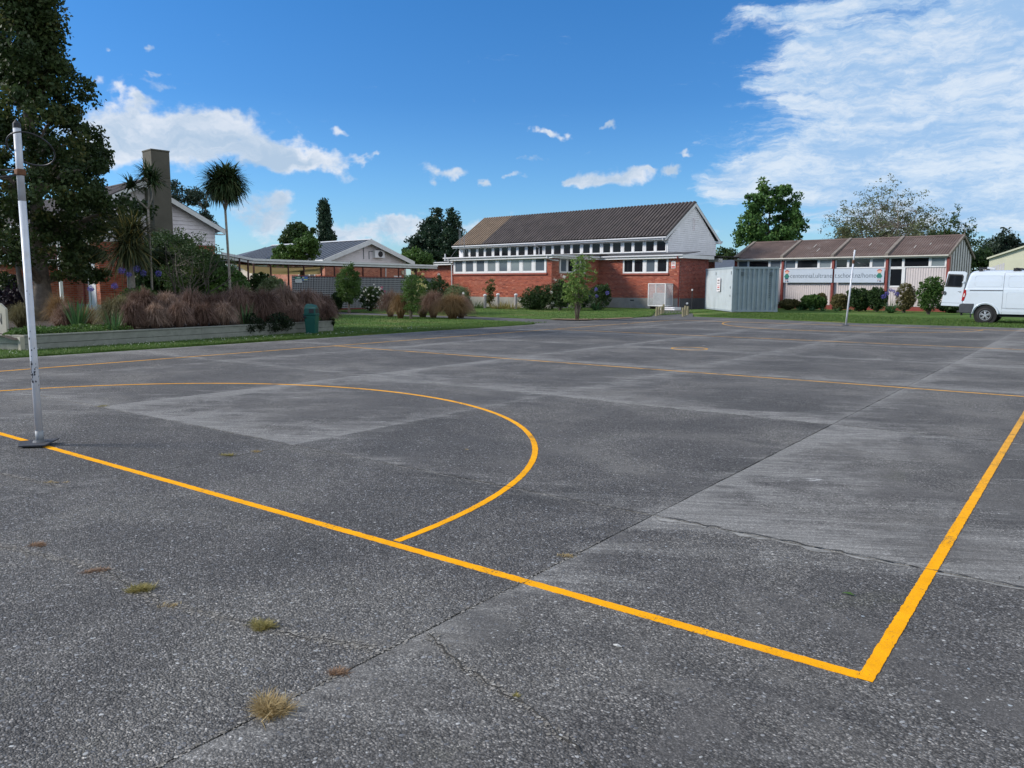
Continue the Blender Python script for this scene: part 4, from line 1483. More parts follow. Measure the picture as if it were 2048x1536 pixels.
for q in range(1, 44):
    z = Z0c + (Z1c - Z0c) * q / 44
    m.box(X0c + b_, X1c - b_, Y0c - .005, Y0c + .005, z - .005, z + .005)
    m.box(X1c - .004, X1c + .004, Y0c + b_, Y1c - b_, z - .005, z + .005)
for q in range(1, 24):
    y = Y0c + (Y1c - Y0c) * q / 24
    m.box(X1c - .005, X1c + .005, y - .005, y + .005, Z0c + b_, Z1c - b_)
o = m.build('wire_mesh', GREYW, t2); o['kind'] = 'stuff'
m = MB(); m.box(X0c + .1, X0c + .16, -.9, -.2, 0, .24); m.box(X1c - .16, X1c - .1, -.9, -.2, 0, .24); m.build('leg', DARK, t2)

# ------------------------------------------------------------------ hall with the banner (right)
OH = np.array([-9.919, 53.287])
hall = thing('classroom_block', 'long low classroom block with red posts, pale battened walls and weathered brown iron roof', 'building', (OH[0], OH[1], 0), ROT)
X0, X1 = -3.62, 10.52
D = 5.5; YRH = 2.85; ZG = 3.52; ZRH = 4.86
PX = [-3.72, -.10, 3.46, 6.93, 10.52]
CLAD = plain('pink_cream_cladding', (.56, .50, .49), .6, .05, 2, dirt=((.40, .34, .33), 2, .25))
m = MB()
m.add([(X0, .06, .3), (X1, .06, .3), (X1, D, .3), (X0, D, .3), (X0, .06, ZG), (X1, .06, ZG), (X1, D, ZG), (X0, D, ZG), (X0, YRH, ZRH - .1), (X1, YRH, ZRH - .1)],
      [(0, 3, 2, 1), (0, 1, 5, 4), (2, 3, 7, 6), (1, 2, 6, 9, 5), (3, 0, 4, 8, 7), (4, 5, 9, 8), (6, 7, 8, 9)])
m.build('wall_core', CLAD, hall)
m = MB(); m.box(X0, X1, .08, D - .05, -.05, .3); m.build('base', REDP, hall)
# ribbed wall cladding per bay
for k in range(4):
    a, b_ = PX[k] + .10, PX[k + 1] - .10
    if k == 3: b_ = PX[4] - .12
    zt = 2.80
    prof = []
    x = a
    if k == 3:
        x = a + 1.02
    xs = x
    while x < b_ - .05:
        prof += [(x, 0), (x + .075, 0), (x + .090, .016), (x + .135, .016), (x + .150, 0)]
        x += .150
    m = MB()
    n = len(prof)
    vs = [(px_, .055 - py_, .32) for px_, py_ in prof] + [(px_, .055 - py_, zt) for px_, py_ in prof]
    m.add(vs, [(i, i + 1, i + 1 + n, i + n) for i in range(n - 1)])
    m.build('wall_cladding', CLAD, hall)
    # clerestory windows: small, wide, small
    L = b_ - a
    cuts = [(a + .08, a + .80), (a + .92, b_ - 1.00), (b_ - .86, b_ - .08)]
    gls = [[GLASSC, GLASS, GLASSC], [GLASSC, GLASS, GLASSB], [GLASS, GLASS, GLASSC], [GLASS, GLASS, GLASSB]][k]
    window(hall, (0, .05, 0), U, F_, a, b_, 2.80, 3.46, cuts, .045, gls=gls, sash=.02)
    if k == 3:
        window(hall, (0, .05, 0), U, F_, a, a + 1.0, 1.55, 2.79, [(a + .1, a + .82)], .07, gls=[GLASS], sash=.02)
        m = MB(); m.box(a, a + 1.0, -.01, .05, .32, 1.54); m.build('door_panel', CLAD, hall)
for k, x in enumerate(PX):
    m = MB()
    m.box(x - .075, x + .075, -.12, .05, .0, ZG - .06)
    m.build('post', REDP, hall)
m = MB()
m.box(X1 + .003, X1 + .075, .06, .22, .3, ZG); m.build('corner_trim', REDP, hall)
# gable battens, alternating
BAT = plain('grey_gable_board', (.52, .51, .53), .7, .08, 3)
for q in range(9):
    y0 = .24 + q * .585
    y1 = y0 + .34
    def zt_(y):
        return (ZG + (ZRH - .12 - ZG) * y / YRH) if y < YRH else (ZG + (ZRH - .12 - ZG) * (D - y) / (D - YRH))
    if y1 > D: y1 = D
    m = MB()
    m.add([(X1 + .007, y0, .3), (X1 + .025, y0, .3), (X1 + .025, y1, .3), (X1 + .007, y1, .3), (X1 + .007, y0, zt_(y0)), (X1 + .025, y0, zt_(y0)), (X1 + .025, y1, zt_(y1)), (X1 + .007, y1, zt_(y1))],
          [(0, 3, 2, 1), (4, 5, 6, 7), (0, 1, 5, 4), (1, 2, 6, 5), (2, 3, 7, 6), (3, 0, 4, 7)])
    m.build('gable_board', BAT, hall)
m = MB()
m.add([(X1 - .0, .23, .3), (X1 + .006, .23, .3), (X1 + .006, D - .02, .3), (X1, D - .02, .3), (X1, .23, ZG), (X1 + .006, .23, ZG + .1), (X1 + .006, D - .02, ZG), (X1, D - .02, ZG), (X1, YRH, ZRH - .13), (X1 + .006, YRH, ZRH - .13)],
      [(0, 3, 2, 1), (0, 1, 5, 4), (1, 2, 6, 9, 5), (3, 0, 4, 8, 7), (2, 3, 7, 6)])
m.build('gable_backing', SBLK, hall)
# roof in four bays divided by ribs
up = np.array((0, YRH + .28, ZRH - ZG - .02))
for k in range(4):
    a, b_ = PX[k] + .08, PX[k + 1] - .08
    if k == 3: b_ = PX[4] + .12
    ribbed('roof_sheet', hall, (a, -.28, ZG + .05), (b_, -.28, ZG + .05), up, ROOFR, pitch=.152, h=.034, prof='sine', x_sheet=1.14)
ribbed('roof_sheet', hall, (X1, D + .25, ZG), (X0, D + .25, ZG), np.array((0, -(D + .25 - YRH), ZRH - ZG + .03)), ROOFR, pitch=.152, h=.034, prof='sine', x_sheet=3.5)
for k in (0, 1, 2, 3):
    x = PX[k]
    m = MB()
    m.add([(x - .10, -.34, ZG - .03), (x + .10, -.34, ZG - .03), (x + .10, YRH + .02, ZRH - .02), (x - .10, YRH + .02, ZRH - .02),
           (x - .10, -.34, ZG + .20), (x + .10, -.34, ZG + .20), (x + .10, YRH + .02, ZRH + .13), (x - .10, YRH + .02, ZRH + .13)],
          [(0, 3, 2, 1), (4, 5, 6, 7), (0, 1, 5, 4), (1, 2, 6, 5), (2, 3, 7, 6), (3, 0, 4, 7)])
    m.build('roof_rib', RIBM, hall)
m = MB(); x = X1 + .10
m.add([(x - .05, -.30, ZG - .10), (x + .04, -.30, ZG - .10), (x + .04, YRH, ZRH - .10), (x - .05, YRH, ZRH - .10), (x - .05, -.30, ZG + .1), (x + .04, -.30, ZG + .1), (x + .04, YRH, ZRH + .07), (x - .05, YRH, ZRH + .07)],
      [(0, 3, 2, 1), (4, 5, 6, 7), (0, 1, 5, 4), (1, 2, 6, 5), (2, 3, 7, 6), (3, 0, 4, 7)])
m.add([(x - .05, YRH + .002, ZRH - .10), (x + .04, YRH + .002, ZRH - .10), (x + .04, D + .3, ZG - .12), (x - .05, D + .3, ZG - .12), (x - .05, YRH + .002, ZRH + .06), (x + .04, YRH + .002, ZRH + .06), (x + .04, D + .3, ZG + .05), (x - .05, D + .3, ZG + .05)],
      [(0, 3, 2, 1), (4, 5, 6, 7), (0, 1, 5, 4), (1, 2, 6, 5), (2, 3, 7, 6), (3, 0, 4, 7)])
m.build('barge_capping', RIBM, hall)
m = MB(); m.prism([(YRH - .18, ZRH - .01), (YRH, ZRH + .09), (YRH + .18, ZRH - .01)], X0, X1 + .1, 'x'); m.build('ridge_cap', ROOFR, hall)
m = MB(); gutter(m, X0 - .1, X1 + .05, -.25, ZG + .04, .055); m.box(X0, X1, -.245, -.20, ZG - .12, ZG + .0); m.build('gutter', plain('cream_gutter', (.60, .56, .50), .5, .08, 3), hall)
# brighter patch sheets and broken sheet near the right end
m = MB()
for (xx, f0, f1) in ((1.4, .55, .72), (1.95, .30, .48), (4.6, .15, .32), (5.2, .55, .7), (8.2, .35, .5), (9.0, .5, .6)):
    base = np.array((xx, -.28, ZG + .05 + .036))
    a = base + up * f0; c_ = base + up * f1
    m.add([a, a + (.06, 0, 0), c_ + (.06, 0, 0), c_], [(0, 1, 2, 3)])
m.build('roof_patch', plain('bare_fibre_cement', (.38, .36, .33), .8, .1), hall)

# banner across two bays
p_ = OH + AX * 3.5 + BX * (-.14)
ban = thing('school_banner', 'long pale banner with the school web address and a drawn child at each end', 'banner', (p_[0], p_[1], 0), ROT)
BANM = plain('pale_blue_banner', (.47, .53, .60), .45, .03, 2)
m = MB(); m.box(-3.46, -.02, -.03, 0, 1.84, 2.77); m.build('banner_panel', BANM, ban)
m = MB(); m.box(.10, 3.32, -.03, 0, 1.84, 2.77); m.build('banner_panel', BANM, ban)


def text_mesh(name, body, size, mat, parent, loc, rot, extrude=.002, sx=1.0, align='LEFT'):
    cu = bpy.data.curves.new(name, 'FONT')
    cu.body = body
    cu.size = size
    cu.extrude = extrude
    cu.offset = -.006
    cu.align_x = align
    tmp = bpy.data.objects.new(name, cu)
    COL.objects.link(tmp)
    bpy.context.view_layer.update()
    me = bpy.data.meshes.new_from_object(tmp.evaluated_get(bpy.context.evaluated_depsgraph_get()))
    bpy.data.objects.remove(tmp)
    me.materials.clear(); me.materials.append(mat)
    xs = [v.co.x for v in me.vertices]
    o = link(name, me, parent, loc)
    o.rotation_euler = rot
    return o, (max(xs) - min(xs) if xs else 1)


TXT = plain('dark_blue_lettering', (.05, .07, .09), .5, .05)
for (body, xa, xb) in (('centennial.ultrane', -2.98, -.06), ('t.school.nz/home', .13, 2.82)):
    o, wdt = text_mesh('lettering', body, .47, TXT, ban, (xa, -.034, 2.16), (PI / 2, 0, 0))
    o.scale = ((xb - xa) / wdt, 1.0, 1)


def flat(name, pts, mat, parent, y):
    m = MB()
    n = len(pts)
    m.add([(p[0], y, p[1]) for p in pts] + [(p[0], y + .006, p[1]) for p in pts], [tuple(range(n))[::-1], tuple(range(n, 2 * n))] + [(i, (i + 1) % n, (i + 1) % n + n, i + n) for i in range(n)])
    return m.build(name, mat, parent)


SKIN = plain('printed_skin', (.72, .42, .30), .5, .03)
HATR = plain('printed_red', (.45, .05, .04), .5, .03)
GRNP = plain('printed_green', (.02, .17, .13), .5, .03)
NAVY = plain('printed_navy', (.02, .05, .12), .5, .03)
for k, (cx, s) in enumerate(((-3.22, 1), (3.02, -1))):
    y = -.038
    flat('drawn_head', [(cx + .13 * math.cos(a), 2.56 + .105 * math.sin(a)) for a in np.linspace(0, 2 * PI, 15)[:-1]], SKIN, ban, y)
    flat('drawn_hair', [(cx - .15, 2.58), (cx - .13, 2.66), (cx - .04, 2.71), (cx + .06, 2.71), (cx + .15, 2.65), (cx + .16, 2.58), (cx + .08, 2.63), (cx - .07, 2.63)], HATR, ban, y - .004)
    flat('drawn_shirt', [(cx - .06, 2.46), (cx + .06, 2.46), (cx + .20, 2.25), (cx + .14, 2.20), (cx + .12, 2.14), (cx - .12, 2.14), (cx - .14, 2.20), (cx - .20, 2.25)], GRNP, ban, y)
    flat('drawn_skirt', [(cx - .10, 2.14), (cx + .10, 2.14), (cx + .12, 2.06), (cx - .12, 2.06)], NAVY if k == 0 else plain('printed_grey', (.35, .4, .45), .5, .02), ban, y - .002)
    for q in (-1, 1):
        flat('drawn_leg', [(cx + q * .05 - .02, 2.06), (cx + q * .05 + .02, 2.06), (cx + q * .06 + .02, 1.98), (cx + q * .06 - .02, 1.98)], SKIN, ban, y)
        flat('drawn_boot', [(cx + q * .06 - .03, 1.98), (cx + q * .06 + .03, 1.98), (cx + q * .12 + .03, 1.90), (cx + q * .05 - .03, 1.90)], NAVY, ban, y)

# ------------------------------------------------------------------ shipping container
c1 = np.array([-9.313, 42.025]); c0 = np.array([-13.160, 47.057])
dv = (c0 - c1) / np.linalg.norm(c0 - c1)        # back along the door side
LC = np.linalg.norm(c0 - c1); HC = 2.72; WC = 2.74
rzc = math.atan2(-dv[0], dv[1])
con = thing('shipping_container', 'pale blue grey steel shipping container with ribbed end on the lawn', 'container', (c1[0], c1[1], 0), rzc)
CM = plain('container_paint', (.31, .365, .395), .5, .07, 1.4, dirt=((.20, .235, .25), 1.2, .45), bump=.05, bscale=6)
CML = plain('container_paint_lit', (.44, .49, .51), .5, .05, 1.4, dirt=((.30, .34, .36), 1.2, .35))
# local: y = back, x = right
m = MB()
b_ = .08
for (x, y) in ((0, 0), (WC - .1, 0), (0, LC - .1), (WC - .1, LC - .1)):
    m.box(x, x + .1, y, y + .1, .16, HC - .12)
for z0, z1 in ((.06, .16), (HC - .12, HC)):
    m.box(0, WC, 0, .1, z0, z1); m.box(0, WC, LC - .1, LC, z0, z1)
    m.box(0, .1, .1, LC - .1, z0, z1); m.box(WC - .1, WC, .1, LC - .1, z0, z1)
m.build('frame', CM, con)
# long wall: shallow flat ribs, sunlit tone put into the paint
def corr(name, O, U_, N_, L, z0, z1, pitch, dep_, mat, inset=.04):
    m = MB()
    O, U_, N_ = map(lambda v: np.array(v, float), (O, U_, N_))
    k = int(round(L / pitch)); pt = L / k
    pr = []
    for i in range(k):
        x = i * pt
        pr += [(x, 0), (x + pt * .34, 0), (x + pt * .5, -dep_), (x + pt * .84, -dep_)]
    pr.append((L, 0))
    n = len(pr)
    vs = [O + U_ * a + N_ * (b2 - inset) + np.array((0, 0, z0)) for a, b2 in pr] + [O + U_ * a + N_ * (b2 - inset) + np.array((0, 0, z1)) for a, b2 in pr]
    m.add(vs, [(i, i + 1, i + 1 + n, i + n) for i in range(n - 1)])
    return m.build(name, mat, con)
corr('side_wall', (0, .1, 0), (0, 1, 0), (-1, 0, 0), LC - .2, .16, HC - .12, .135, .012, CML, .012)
corr('end_wall', (.1, 0, 0), (1, 0, 0), (0, -1, 0), WC - .2, .16, HC - .12, .285, .075, CM, .01)
corr('side_wall', (WC, .1, 0), (0, 1, 0), (1, 0, 0), LC - .2, .16, HC - .12, .285, .045, CM, .02)
corr('end_wall', (.1, LC, 0), (1, 0, 0), (0, 1, 0), WC - .2, .16, HC - .12, .285, .045, CM, .02)
m = MB(); m.box(.08, WC - .08, .08, LC - .08, HC - .03, HC - .01); m.box(.1, WC - .1, .1, LC - .1, .1, .12); m.build('roof_panel', CM, con)
for (x, y) in ((-.01, -.01), (WC - .16, -.01), (-.01, LC - .16), (WC - .16, LC - .16)):
    for z in (.05, HC - .12):
        m = MB(); m.box(x, x + .17, y, y + .17, z, z + .13); m.build('corner_casting', CM, con)
m = MB()
for (z, xx) in ((.62, .5), (.62, 2.2)):
    m.box(xx, xx + .14, -.012, .0, 2.2, 2.42)
for z in np.linspace(.9, 2.3, 14):
    m.box(2.18, 2.26, -.014, .0, z, z + .05)
m.build('stencil_mark', plain('stencil_dark', (.10, .13, .15), .6, .1), con)
m = MB()
for y in (.35, LC - 2.6, LC - .4): m.box(-.012, 0, y, y + .05, HC - .45, HC - .25)
for z in (.95, 1.45): m.box(-.014, 0, .45, .52, z, z + .12)
m.build('hinge_plate', CM, con)
m = MB()
for y in (.1, 2.0, 3.4, LC - .5): m.box(.1, .6, y, y + .3, -.02, .06)
m.build('support_block', CONC, con)
t = thing('notice', 'white notice with grey and red lines fixed to the container side', 'sign', (c1[0] + dv[0] * 2.85 - dv[1] * .03, c1[1] + dv[1] * 2.85 + dv[0] * .03, 1.66), rzc)
m = MB(); m.box(-.035, -.015, -.38, .38, -.42, .42)
m.build('sign_plate', plain('notice_white', (.74, .72, .73), .4, .03), t)
for (z, h_, mt) in ((.22, .10, 'g'), (.06, .08, 'g'), (-.10, .07, 'p'), (-.20, .07, 'r'), (-.33, .07, 'g')):
    m = MB()
    rr_ = random.Random(int(z * 100) + 50)
    y = -.24
    while y < .22:
        w_ = rr_.uniform(.06, .13)
        m.box(-.039, -.036, y, y + w_, z, z + h_)
        y += w_ + .03
    m.build('print_line', {'g': plain('print_grey', (.22, .20, .20), .5), 'p': plain('print_pink', (.6, .35, .35), .5), 'r': SRED}[mt], t)

# ------------------------------------------------------------------ hall with the chimney (left)
RB1 = np.array([-28.179, 20.299])
b1 = thing('school_hall', 'brick and weatherboard hall with tall plastered chimney behind the planter garden', 'building', (RB1[0], RB1[1], 0), ROT)
# local: wall plane x=0 faces +x ; y from -7.7 (left eave) to 0 (right eave)
YA = -3.83; ZA = 6.42; ZE1 = 4.42; YL = -5.90
m = MB()
m.add([(-14, YL, 3.5), (-.01, YL, 3.5), (-.01, -.25, 3.5), (-14, -.25, 3.5), (-14, YL, ZE1 + .9), (-.01, YL, ZE1 + .9), (-.01, -.25, ZE1), (-14, -.25, ZE1), (-14, YA, ZA - .16), (-.01, YA, ZA - .16)],
      [(0, 3, 2, 1), (0, 1, 5, 4), (2, 3, 7, 6), (1, 2, 6, 9, 5), (3, 0, 4, 8, 7), (4, 5, 9, 8), (6, 7, 8, 9)])
m.build('gable_wall', PINKW, b1)
def uf1(z):
    lo = YL if z < 5.3 else YL + (z - 5.3) / (ZA - .18 - 5.3) * (YA - YL)
    hi = -.25 if z < ZE1 else -.25 - (z - ZE1) / (ZA - .18 - ZE1) * (-.25 - YA)
    return (lo, hi)
boards(b1, (0, 0, 0), SU, S_, uf1, 3.55, ZA - .2, .19, PINKW, th=.05)
m = MB(); m.box(-14, -.02, YL + .01, -.26, -.05, 3.52); m.build('brick_core', MORTAR2, b1)
m = MB(); m.box(-6, .012, YL - .012, -.25, -.05, .62); m.build('foundation', CONC, b1)
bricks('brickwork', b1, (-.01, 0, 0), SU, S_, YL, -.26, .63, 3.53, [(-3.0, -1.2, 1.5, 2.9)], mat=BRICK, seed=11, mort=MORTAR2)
bricks('brickwork', b1, (0, YL + .01, 0), U, F_, -9.0, -.01, .63, 3.53, [(-1.45, -.45, .5, 2.75), (-4.4, -3.2, 1.4, 2.8)], mat=BRICK2, seed=12)  # orange front against red gable: sunlit and shaded tones of one brick
window(b1, (-.01, 0, 0), SU, S_, -2.98, -1.22, 1.52, 2.88, [(-2.9, -2.15), (-2.05, -1.3)], .06)
window(b1, (0, YL + .01, 0), U, F_, -4.38, -3.22, 1.42, 2.78, [(-4.3, -3.85), (-3.75, -3.3)], .06)
m = MB(); m.box(-1.42, -.48, YL - .03, YL + .0, .35, 2.72); bevel(m.build('door', plain('white_door', (.70, .71, .74), .4, .04), b1), .01)
m = MB(); m.box(-1.0, -.9, YL - .055, YL - .03, 2.78, 3.5); m.build('white_post', WHITE, b1)
m = MB(); m.tube([(-1.9, YL - .06, .1), (-1.9, YL - .06, 3.5)], .035, 8); m.build('downpipe', REDP, b1)
# roof
ro = .42
for sgn, yend, ze in ((1, .12, ZE1 - .06), (-1, -7.75, ZE1 - .06)):
    P0 = (-14, yend, ze); P1 = (ro, yend, ze)
    if sgn > 0: P0, P1 = P1, P0
    ribbed('roof_sheet', b1, P0, P1, np.array((0, YA - yend, ZA - ze)), ROOFB, pitch=.3, h=.04, x_sheet=2.4)
m = MB(); m.prism([(YA - .16, ZA - .02), (YA, ZA + .08), (YA + .16, ZA - .02)], -14, ro, 'x'); m.build('ridge_cap', ROOFB, b1)
m = MB()
for yend in (.12, -7.75):
    xa, xb = ro - .035, ro - .005
    ze = ZE1 - .06
    m.add([(xa, yend, ze - .26), (xb, yend, ze - .26), (xb, YA, ZA - .28), (xa, YA, ZA - .28), (xa, yend, ze - .02), (xb, yend, ze - .02), (xb, YA, ZA - .03), (xa, YA, ZA - .03)],
          [(0, 3, 2, 1), (4, 5, 6, 7), (0, 1, 5, 4), (1, 2, 6, 5), (2, 3, 7, 6), (3, 0, 4, 7)])
m.box(.0, ro - .04, -.25, .12, ZE1 - .34, ZE1 - .30)
m.build('barge_board', WHITE, b1)
m = MB(); gutter(m, -14, ro, -7.75, ZE1 - .05); m.prism([(.12, ZE1 - .04), (.12, ZE1 - .16), (.24, ZE1 - .16), (.24, ZE1 - .04)], -14, ro, 'x'); m.build('gutter', GUT, b1)
m = MB(); m.prism([(-7.7, 3.9), (-7.7, 4.05), (YL, 4.05), (YL, 3.9)], -14, ro - .1, 'x'); m.build('soffit', WHITE2, b1)
m = MB()
for x in (-.3, -4, -8): m.box(x - .06, x + .06, -7.5, -7.38, 0, 3.95)
m.build('veranda_post', WHITE, b1)
m = MB()
m.box(.0, .98, -3.66, -2.80, -.05, 7.75)
o = m.build('chimney', CHIM, b1); bevel(o, .02)
m = MB(); m.box(-.02, 1.0, -3.68, -2.78, 7.751, 7.83); bevel(m.build('chimney_cap', CHIM, o), .02)

# low annex further left
p_ = px_ground(14, d=36)
an = thing('brick_annex', 'low dark brick annex with pale fascia at the far left edge behind the big tree', 'building', (p_[0], p_[1], 0), ROT)
m = MB(); m.box(-9, 0, .01, 6, 0, 2.45); m.build('brick_core', MORTAR2, an)
bricks('brickwork', an, (0, 0, 0), U, F_, -6, 0, .1, 2.45, [(-3, -1.5, 1.0, 2.1)], mat=BRICK, seed=13)
bricks('brickwork', an, (0, 0, 0), SU, S_, 0, 6, .1, 2.45, (), mat=BRICK, seed=14)
window(an, (0, 0, 0), U, F_, -2.98, -1.52, 1.02, 2.08, [(-2.9, -2.3), (-2.2, -1.6)], .06)
m = MB(); m.box(-9.2, .35, -.35, 6.3, 2.455, 2.72); m.build('fascia', WHITE, an)
m = MB(); m.box(-9.1, .25, -.25, 6.2, 2.722, 2.76); m.build('flat_roof', ROOFDK, an)

# ------------------------------------------------------------------ grey roofed block in the middle distance
RB3 = np.array([-35.855, 41.948])
b3 = thing('office_block', 'low brick block with blue grey hipped roof and pale weatherboard gable beyond the walkway', 'building', (RB3[0], RB3[1], 0), ROT)
G = 8.09
m = MB(); m.box(-15, -.01, -G + .3, -.3, 0, 3.1); m.build('brick_core', MORTAR, b3)
bricks('brickwork', b3, (-.005, 0, 0), SU, S_, -G + .3, -.3, .2, 3.1, [(-1.55, -.75, .2, 2.3)], mat=BRICK2, seed=15)
bricks('brickwork', b3, (0, -G + .305, 0), U, F_, -8, -.01, .2, 3.1, [(-3.5, -1.2, 1.2, 2.6)], mat=BRICK2, seed=16)
m = MB(); m.box(-.0, .035, -1.5, -.8, .2, 2.28); bevel(m.build('door', WHITE2, b3), .01)
m = MB(); m.box(.036, .045, -1.15, -.9, 1.2, 2.1); m.build('door_glass', GLASS, b3)
window(b3, (0, -G + .305, 0), U, F_, -3.48, -1.22, 1.22, 2.58, [(-3.4, -2.75), (-2.65, -2.05), (-1.95, -1.3)], .06, gl=GLASSC)
m = MB()
m.tube([(.06, -2.35, 3.1), (.06, -2.35, .1)], .045, 8); m.tube([(.06, -.45, 3.1), (.06, -.45, .1)], .045, 8); m.build('downpipe', WHITE, b3)
m = MB(); m.box(.02, .14, -.8, -.62, 2.4, 2.7); m.build('wall_lamp', plain('lamp_housing', (.6, .5, .38), .5), b3)
ZE3 = 3.38; ZR3 = 4.93
def uf3(z):
    f = max(0, (z - ZE3) / (ZR3 - .15 - ZE3)); return (-G + .3 + (G / 2 - .3) * f, -.3 - (G / 2 - .3) * f)
m = MB()
m.add([(-8, -G + .3, 3.1), (-.01, -G + .3, 3.1), (-.01, -.3, 3.1), (-8, -.3, 3.1), (-8, -G + .3, ZE3), (-.01, -G + .3, ZE3), (-.01, -.3, ZE3), (-8, -.3, ZE3), (-8, -G / 2, ZR3 - .12), (-.01, -G / 2, ZR3 - .12)],
      [(0, 3, 2, 1), (0, 1, 5, 4), (2, 3, 7, 6), (1, 2, 6, 9, 5), (3, 0, 4, 8, 7), (4, 5, 9, 8), (6, 7, 8, 9)])
m.build('gable_wall', PINKW, b3)
boards(b3, (0, 0, 0), SU, S_, uf3, 3.0, ZR3 - .16, .14, PINKW)
# long roof with hipped far left end
xl, xr = -18.2, .55
m = MB()
e0, e1 = -G - .12, .12
rz_ = ZR3
m.add([(xl, e0, ZE3 - .02), (xr, e0, ZE3 - .02), (xr, -G / 2, rz_), (xl + 4.6, -G / 2, rz_)], [(0, 1, 2, 3)])
m.add([(xr, e1, ZE3 - .02), (xl, e1, ZE3 - .02), (xl + 4.6, -G / 2, rz_), (xr, -G / 2, rz_)], [(0, 1, 2, 3)])
m.add([(xl, e1, ZE3 - .02), (xl, e0, ZE3 - .02), (xl + 4.6, -G / 2, rz_)], [(0, 1, 2)])
o = m.build('roof', ROOFG, b3)
so = o.modifiers.new('thickness', 'SOLIDIFY'); so.thickness = .06; so.offset = -1
m = MB()
for q in range(24):
    x = xr - .3 - q * .62
    f = 1.0 if x > xl + 4.6 else max(0, (x - xl) / 4.6)
    zt = ZE3 + (rz_ - ZE3) * f
    m.add([(x, e0, ZE3 - .01), (x + .04, e0, ZE3 - .01), (x + .04, e0 + (-G / 2 - e0) * f, zt + .02), (x, e0 + (-G / 2 - e0) * f, zt + .02), (x, e0, ZE3 + .03), (x + .04, e0, ZE3 + .03), (x + .04, e0 + (-G / 2 - e0) * f, zt + .05), (x, e0 + (-G / 2 - e0) * f, zt + .05)],
          [(4, 5, 6, 7), (0, 1, 5, 4), (1, 2, 6, 5), (3, 0, 4, 7)])
m.build('roof_batten', ROOFG, o)
m = MB()
m.prism([(-G / 2 - .14, rz_ + .0), (-G / 2, rz_ + .09), (-G / 2 + .14, rz_ + .0)], xl + 4.5, xr, 'x')
m.build('ridge_cap', GREYW, o)
m = MB()
for yend in (e0, e1):
    xa, xb = xr + .003, xr + .05
    m.add([(xa, yend, ZE3 - .30), (xb, yend, ZE3 - .30), (xb, -G / 2, rz_ - .32), (xa, -G / 2, rz_ - .32), (xa, yend, ZE3 + .02), (xb, yend, ZE3 + .02), (xb, -G / 2, rz_ + .04), (xa, -G / 2, rz_ + .04)],
          [(0, 3, 2, 1), (4, 5, 6, 7), (0, 1, 5, 4), (1, 2, 6, 5), (2, 3, 7, 6), (3, 0, 4, 7)])
m.box(xl, xr, e0 - .12, e0 - .01, ZE3 - .16, ZE3 - .03)
m.box(.02, xr - .02, e0 + .02, -G + .35, ZE3 - .30, ZE3 - .27)
m.build('barge_board', WHITE, b3)
m = MB(); m.box(.03, .35, -3.55, -2.65, 3.62, 4.18); o = m.build('air_conditioner', WHITE2, b3)
m = MB(); m.tube([(.36, -3.05 + .19 * math.cos(a), 3.9 + .19 * math.sin(a)) for a in np.linspace(0, 2 * PI, 16)], .03, 4); m.box(.352, .358, -3.2, -2.9, 3.75, 4.05); m.build('fan', DARK, o)
m = MB(); m.tube([(.06, -4.4, 3.5), (.06, -4.4, 4.4)], .03, 6); m.tube([(.06, -3.9, 3.5), (.06, -3.9, 4.1), (.06, -3.5, 4.1)], .03, 6); m.build('wall_pipe', PIPE, b3)

# far grey roof between the gable and the banner hall
p_ = px_ground(1500, d=78)
t = thing('far_house', 'low house with dark grey roof glimpsed between the white gable and the classroom block', 'building', (p_[0], p_[1], 0), ROT)
m = MB(); m.box(-9, 2, 0, 7, 0, 3.1); m.build('wall', WHITE2, t)
m = MB()
m.add([(-9.5, -.5, 3.0), (2.5, -.5, 3.0), (2.5, 7.5, 3.0), (-9.5, 7.5, 3.0), (-9.5, 3.5, 4.35), (2.5, 3.5, 4.35)], [(0, 3, 2, 1), (0, 1, 5, 4), (2, 3, 4, 5), (1, 2, 5), (3, 0, 4)])
m.build('roof', ROOFG, t)
window(t, (0, 0, 0), U, F_, -5, -3, 1.6, 2.6, [(-4.9, -4.05), (-3.95, -3.1)], .06)

# cream shed at the right edge
p_ = px_ground(1975, d=60)
CREAM = plain('cream_steel', (.56, .56, .42), .55, .04, 1)
t = thing('cream_shed', 'large plain cream shed with shallow gable behind the white van', 'shed', (p_[0], p_[1], 0), ROT)
m = MB()
m.add([(0, 0, 0), (9, 0, 0), (9, 12, 0), (0, 12, 0), (0, 0, 3.75), (9, 0, 3.75), (9, 12, 3.75), (0, 12, 3.75), (4.5, 0, 5.35), (4.5, 12, 5.35)],
      [(0, 3, 2, 1), (0, 1, 5, 8, 4), (1, 2, 6, 5), (2, 3, 7, 9, 6), (3, 0, 4, 7), (4, 8, 9, 7), (8, 5, 6, 9)])
m.build('shed_wall', CREAM, t)
for k in range(3):
    m = MB(); m.box(3 * k + .01 if k else .001, 3 * k + 2.99, -.02, -.002, .1, 3.7); m.build('wall_panel', CREAM, t)
m = MB()
m.add([(-.15, -.2, 3.68), (4.5, -.2, 5.34), (9.15, -.2, 3.68), (9.15, -.2, 3.80), (4.5, -.2, 5.46), (-.15, -.2, 3.80), (-.15, 12.2, 3.68), (4.5, 12.2, 5.34), (9.15, 12.2, 3.68), (9.15, 12.2, 3.80), (4.5, 12.2, 5.46), (-.15, 12.2, 3.80)],
      [(0, 1, 4, 5), (1, 2, 3, 4), (5, 4, 10, 11), (4, 3, 9, 10), (0, 5, 11, 6), (2, 8, 9, 3), (6, 11, 10, 7), (7, 10, 9, 8)])
m.build('shed_roof', CREAM, t)
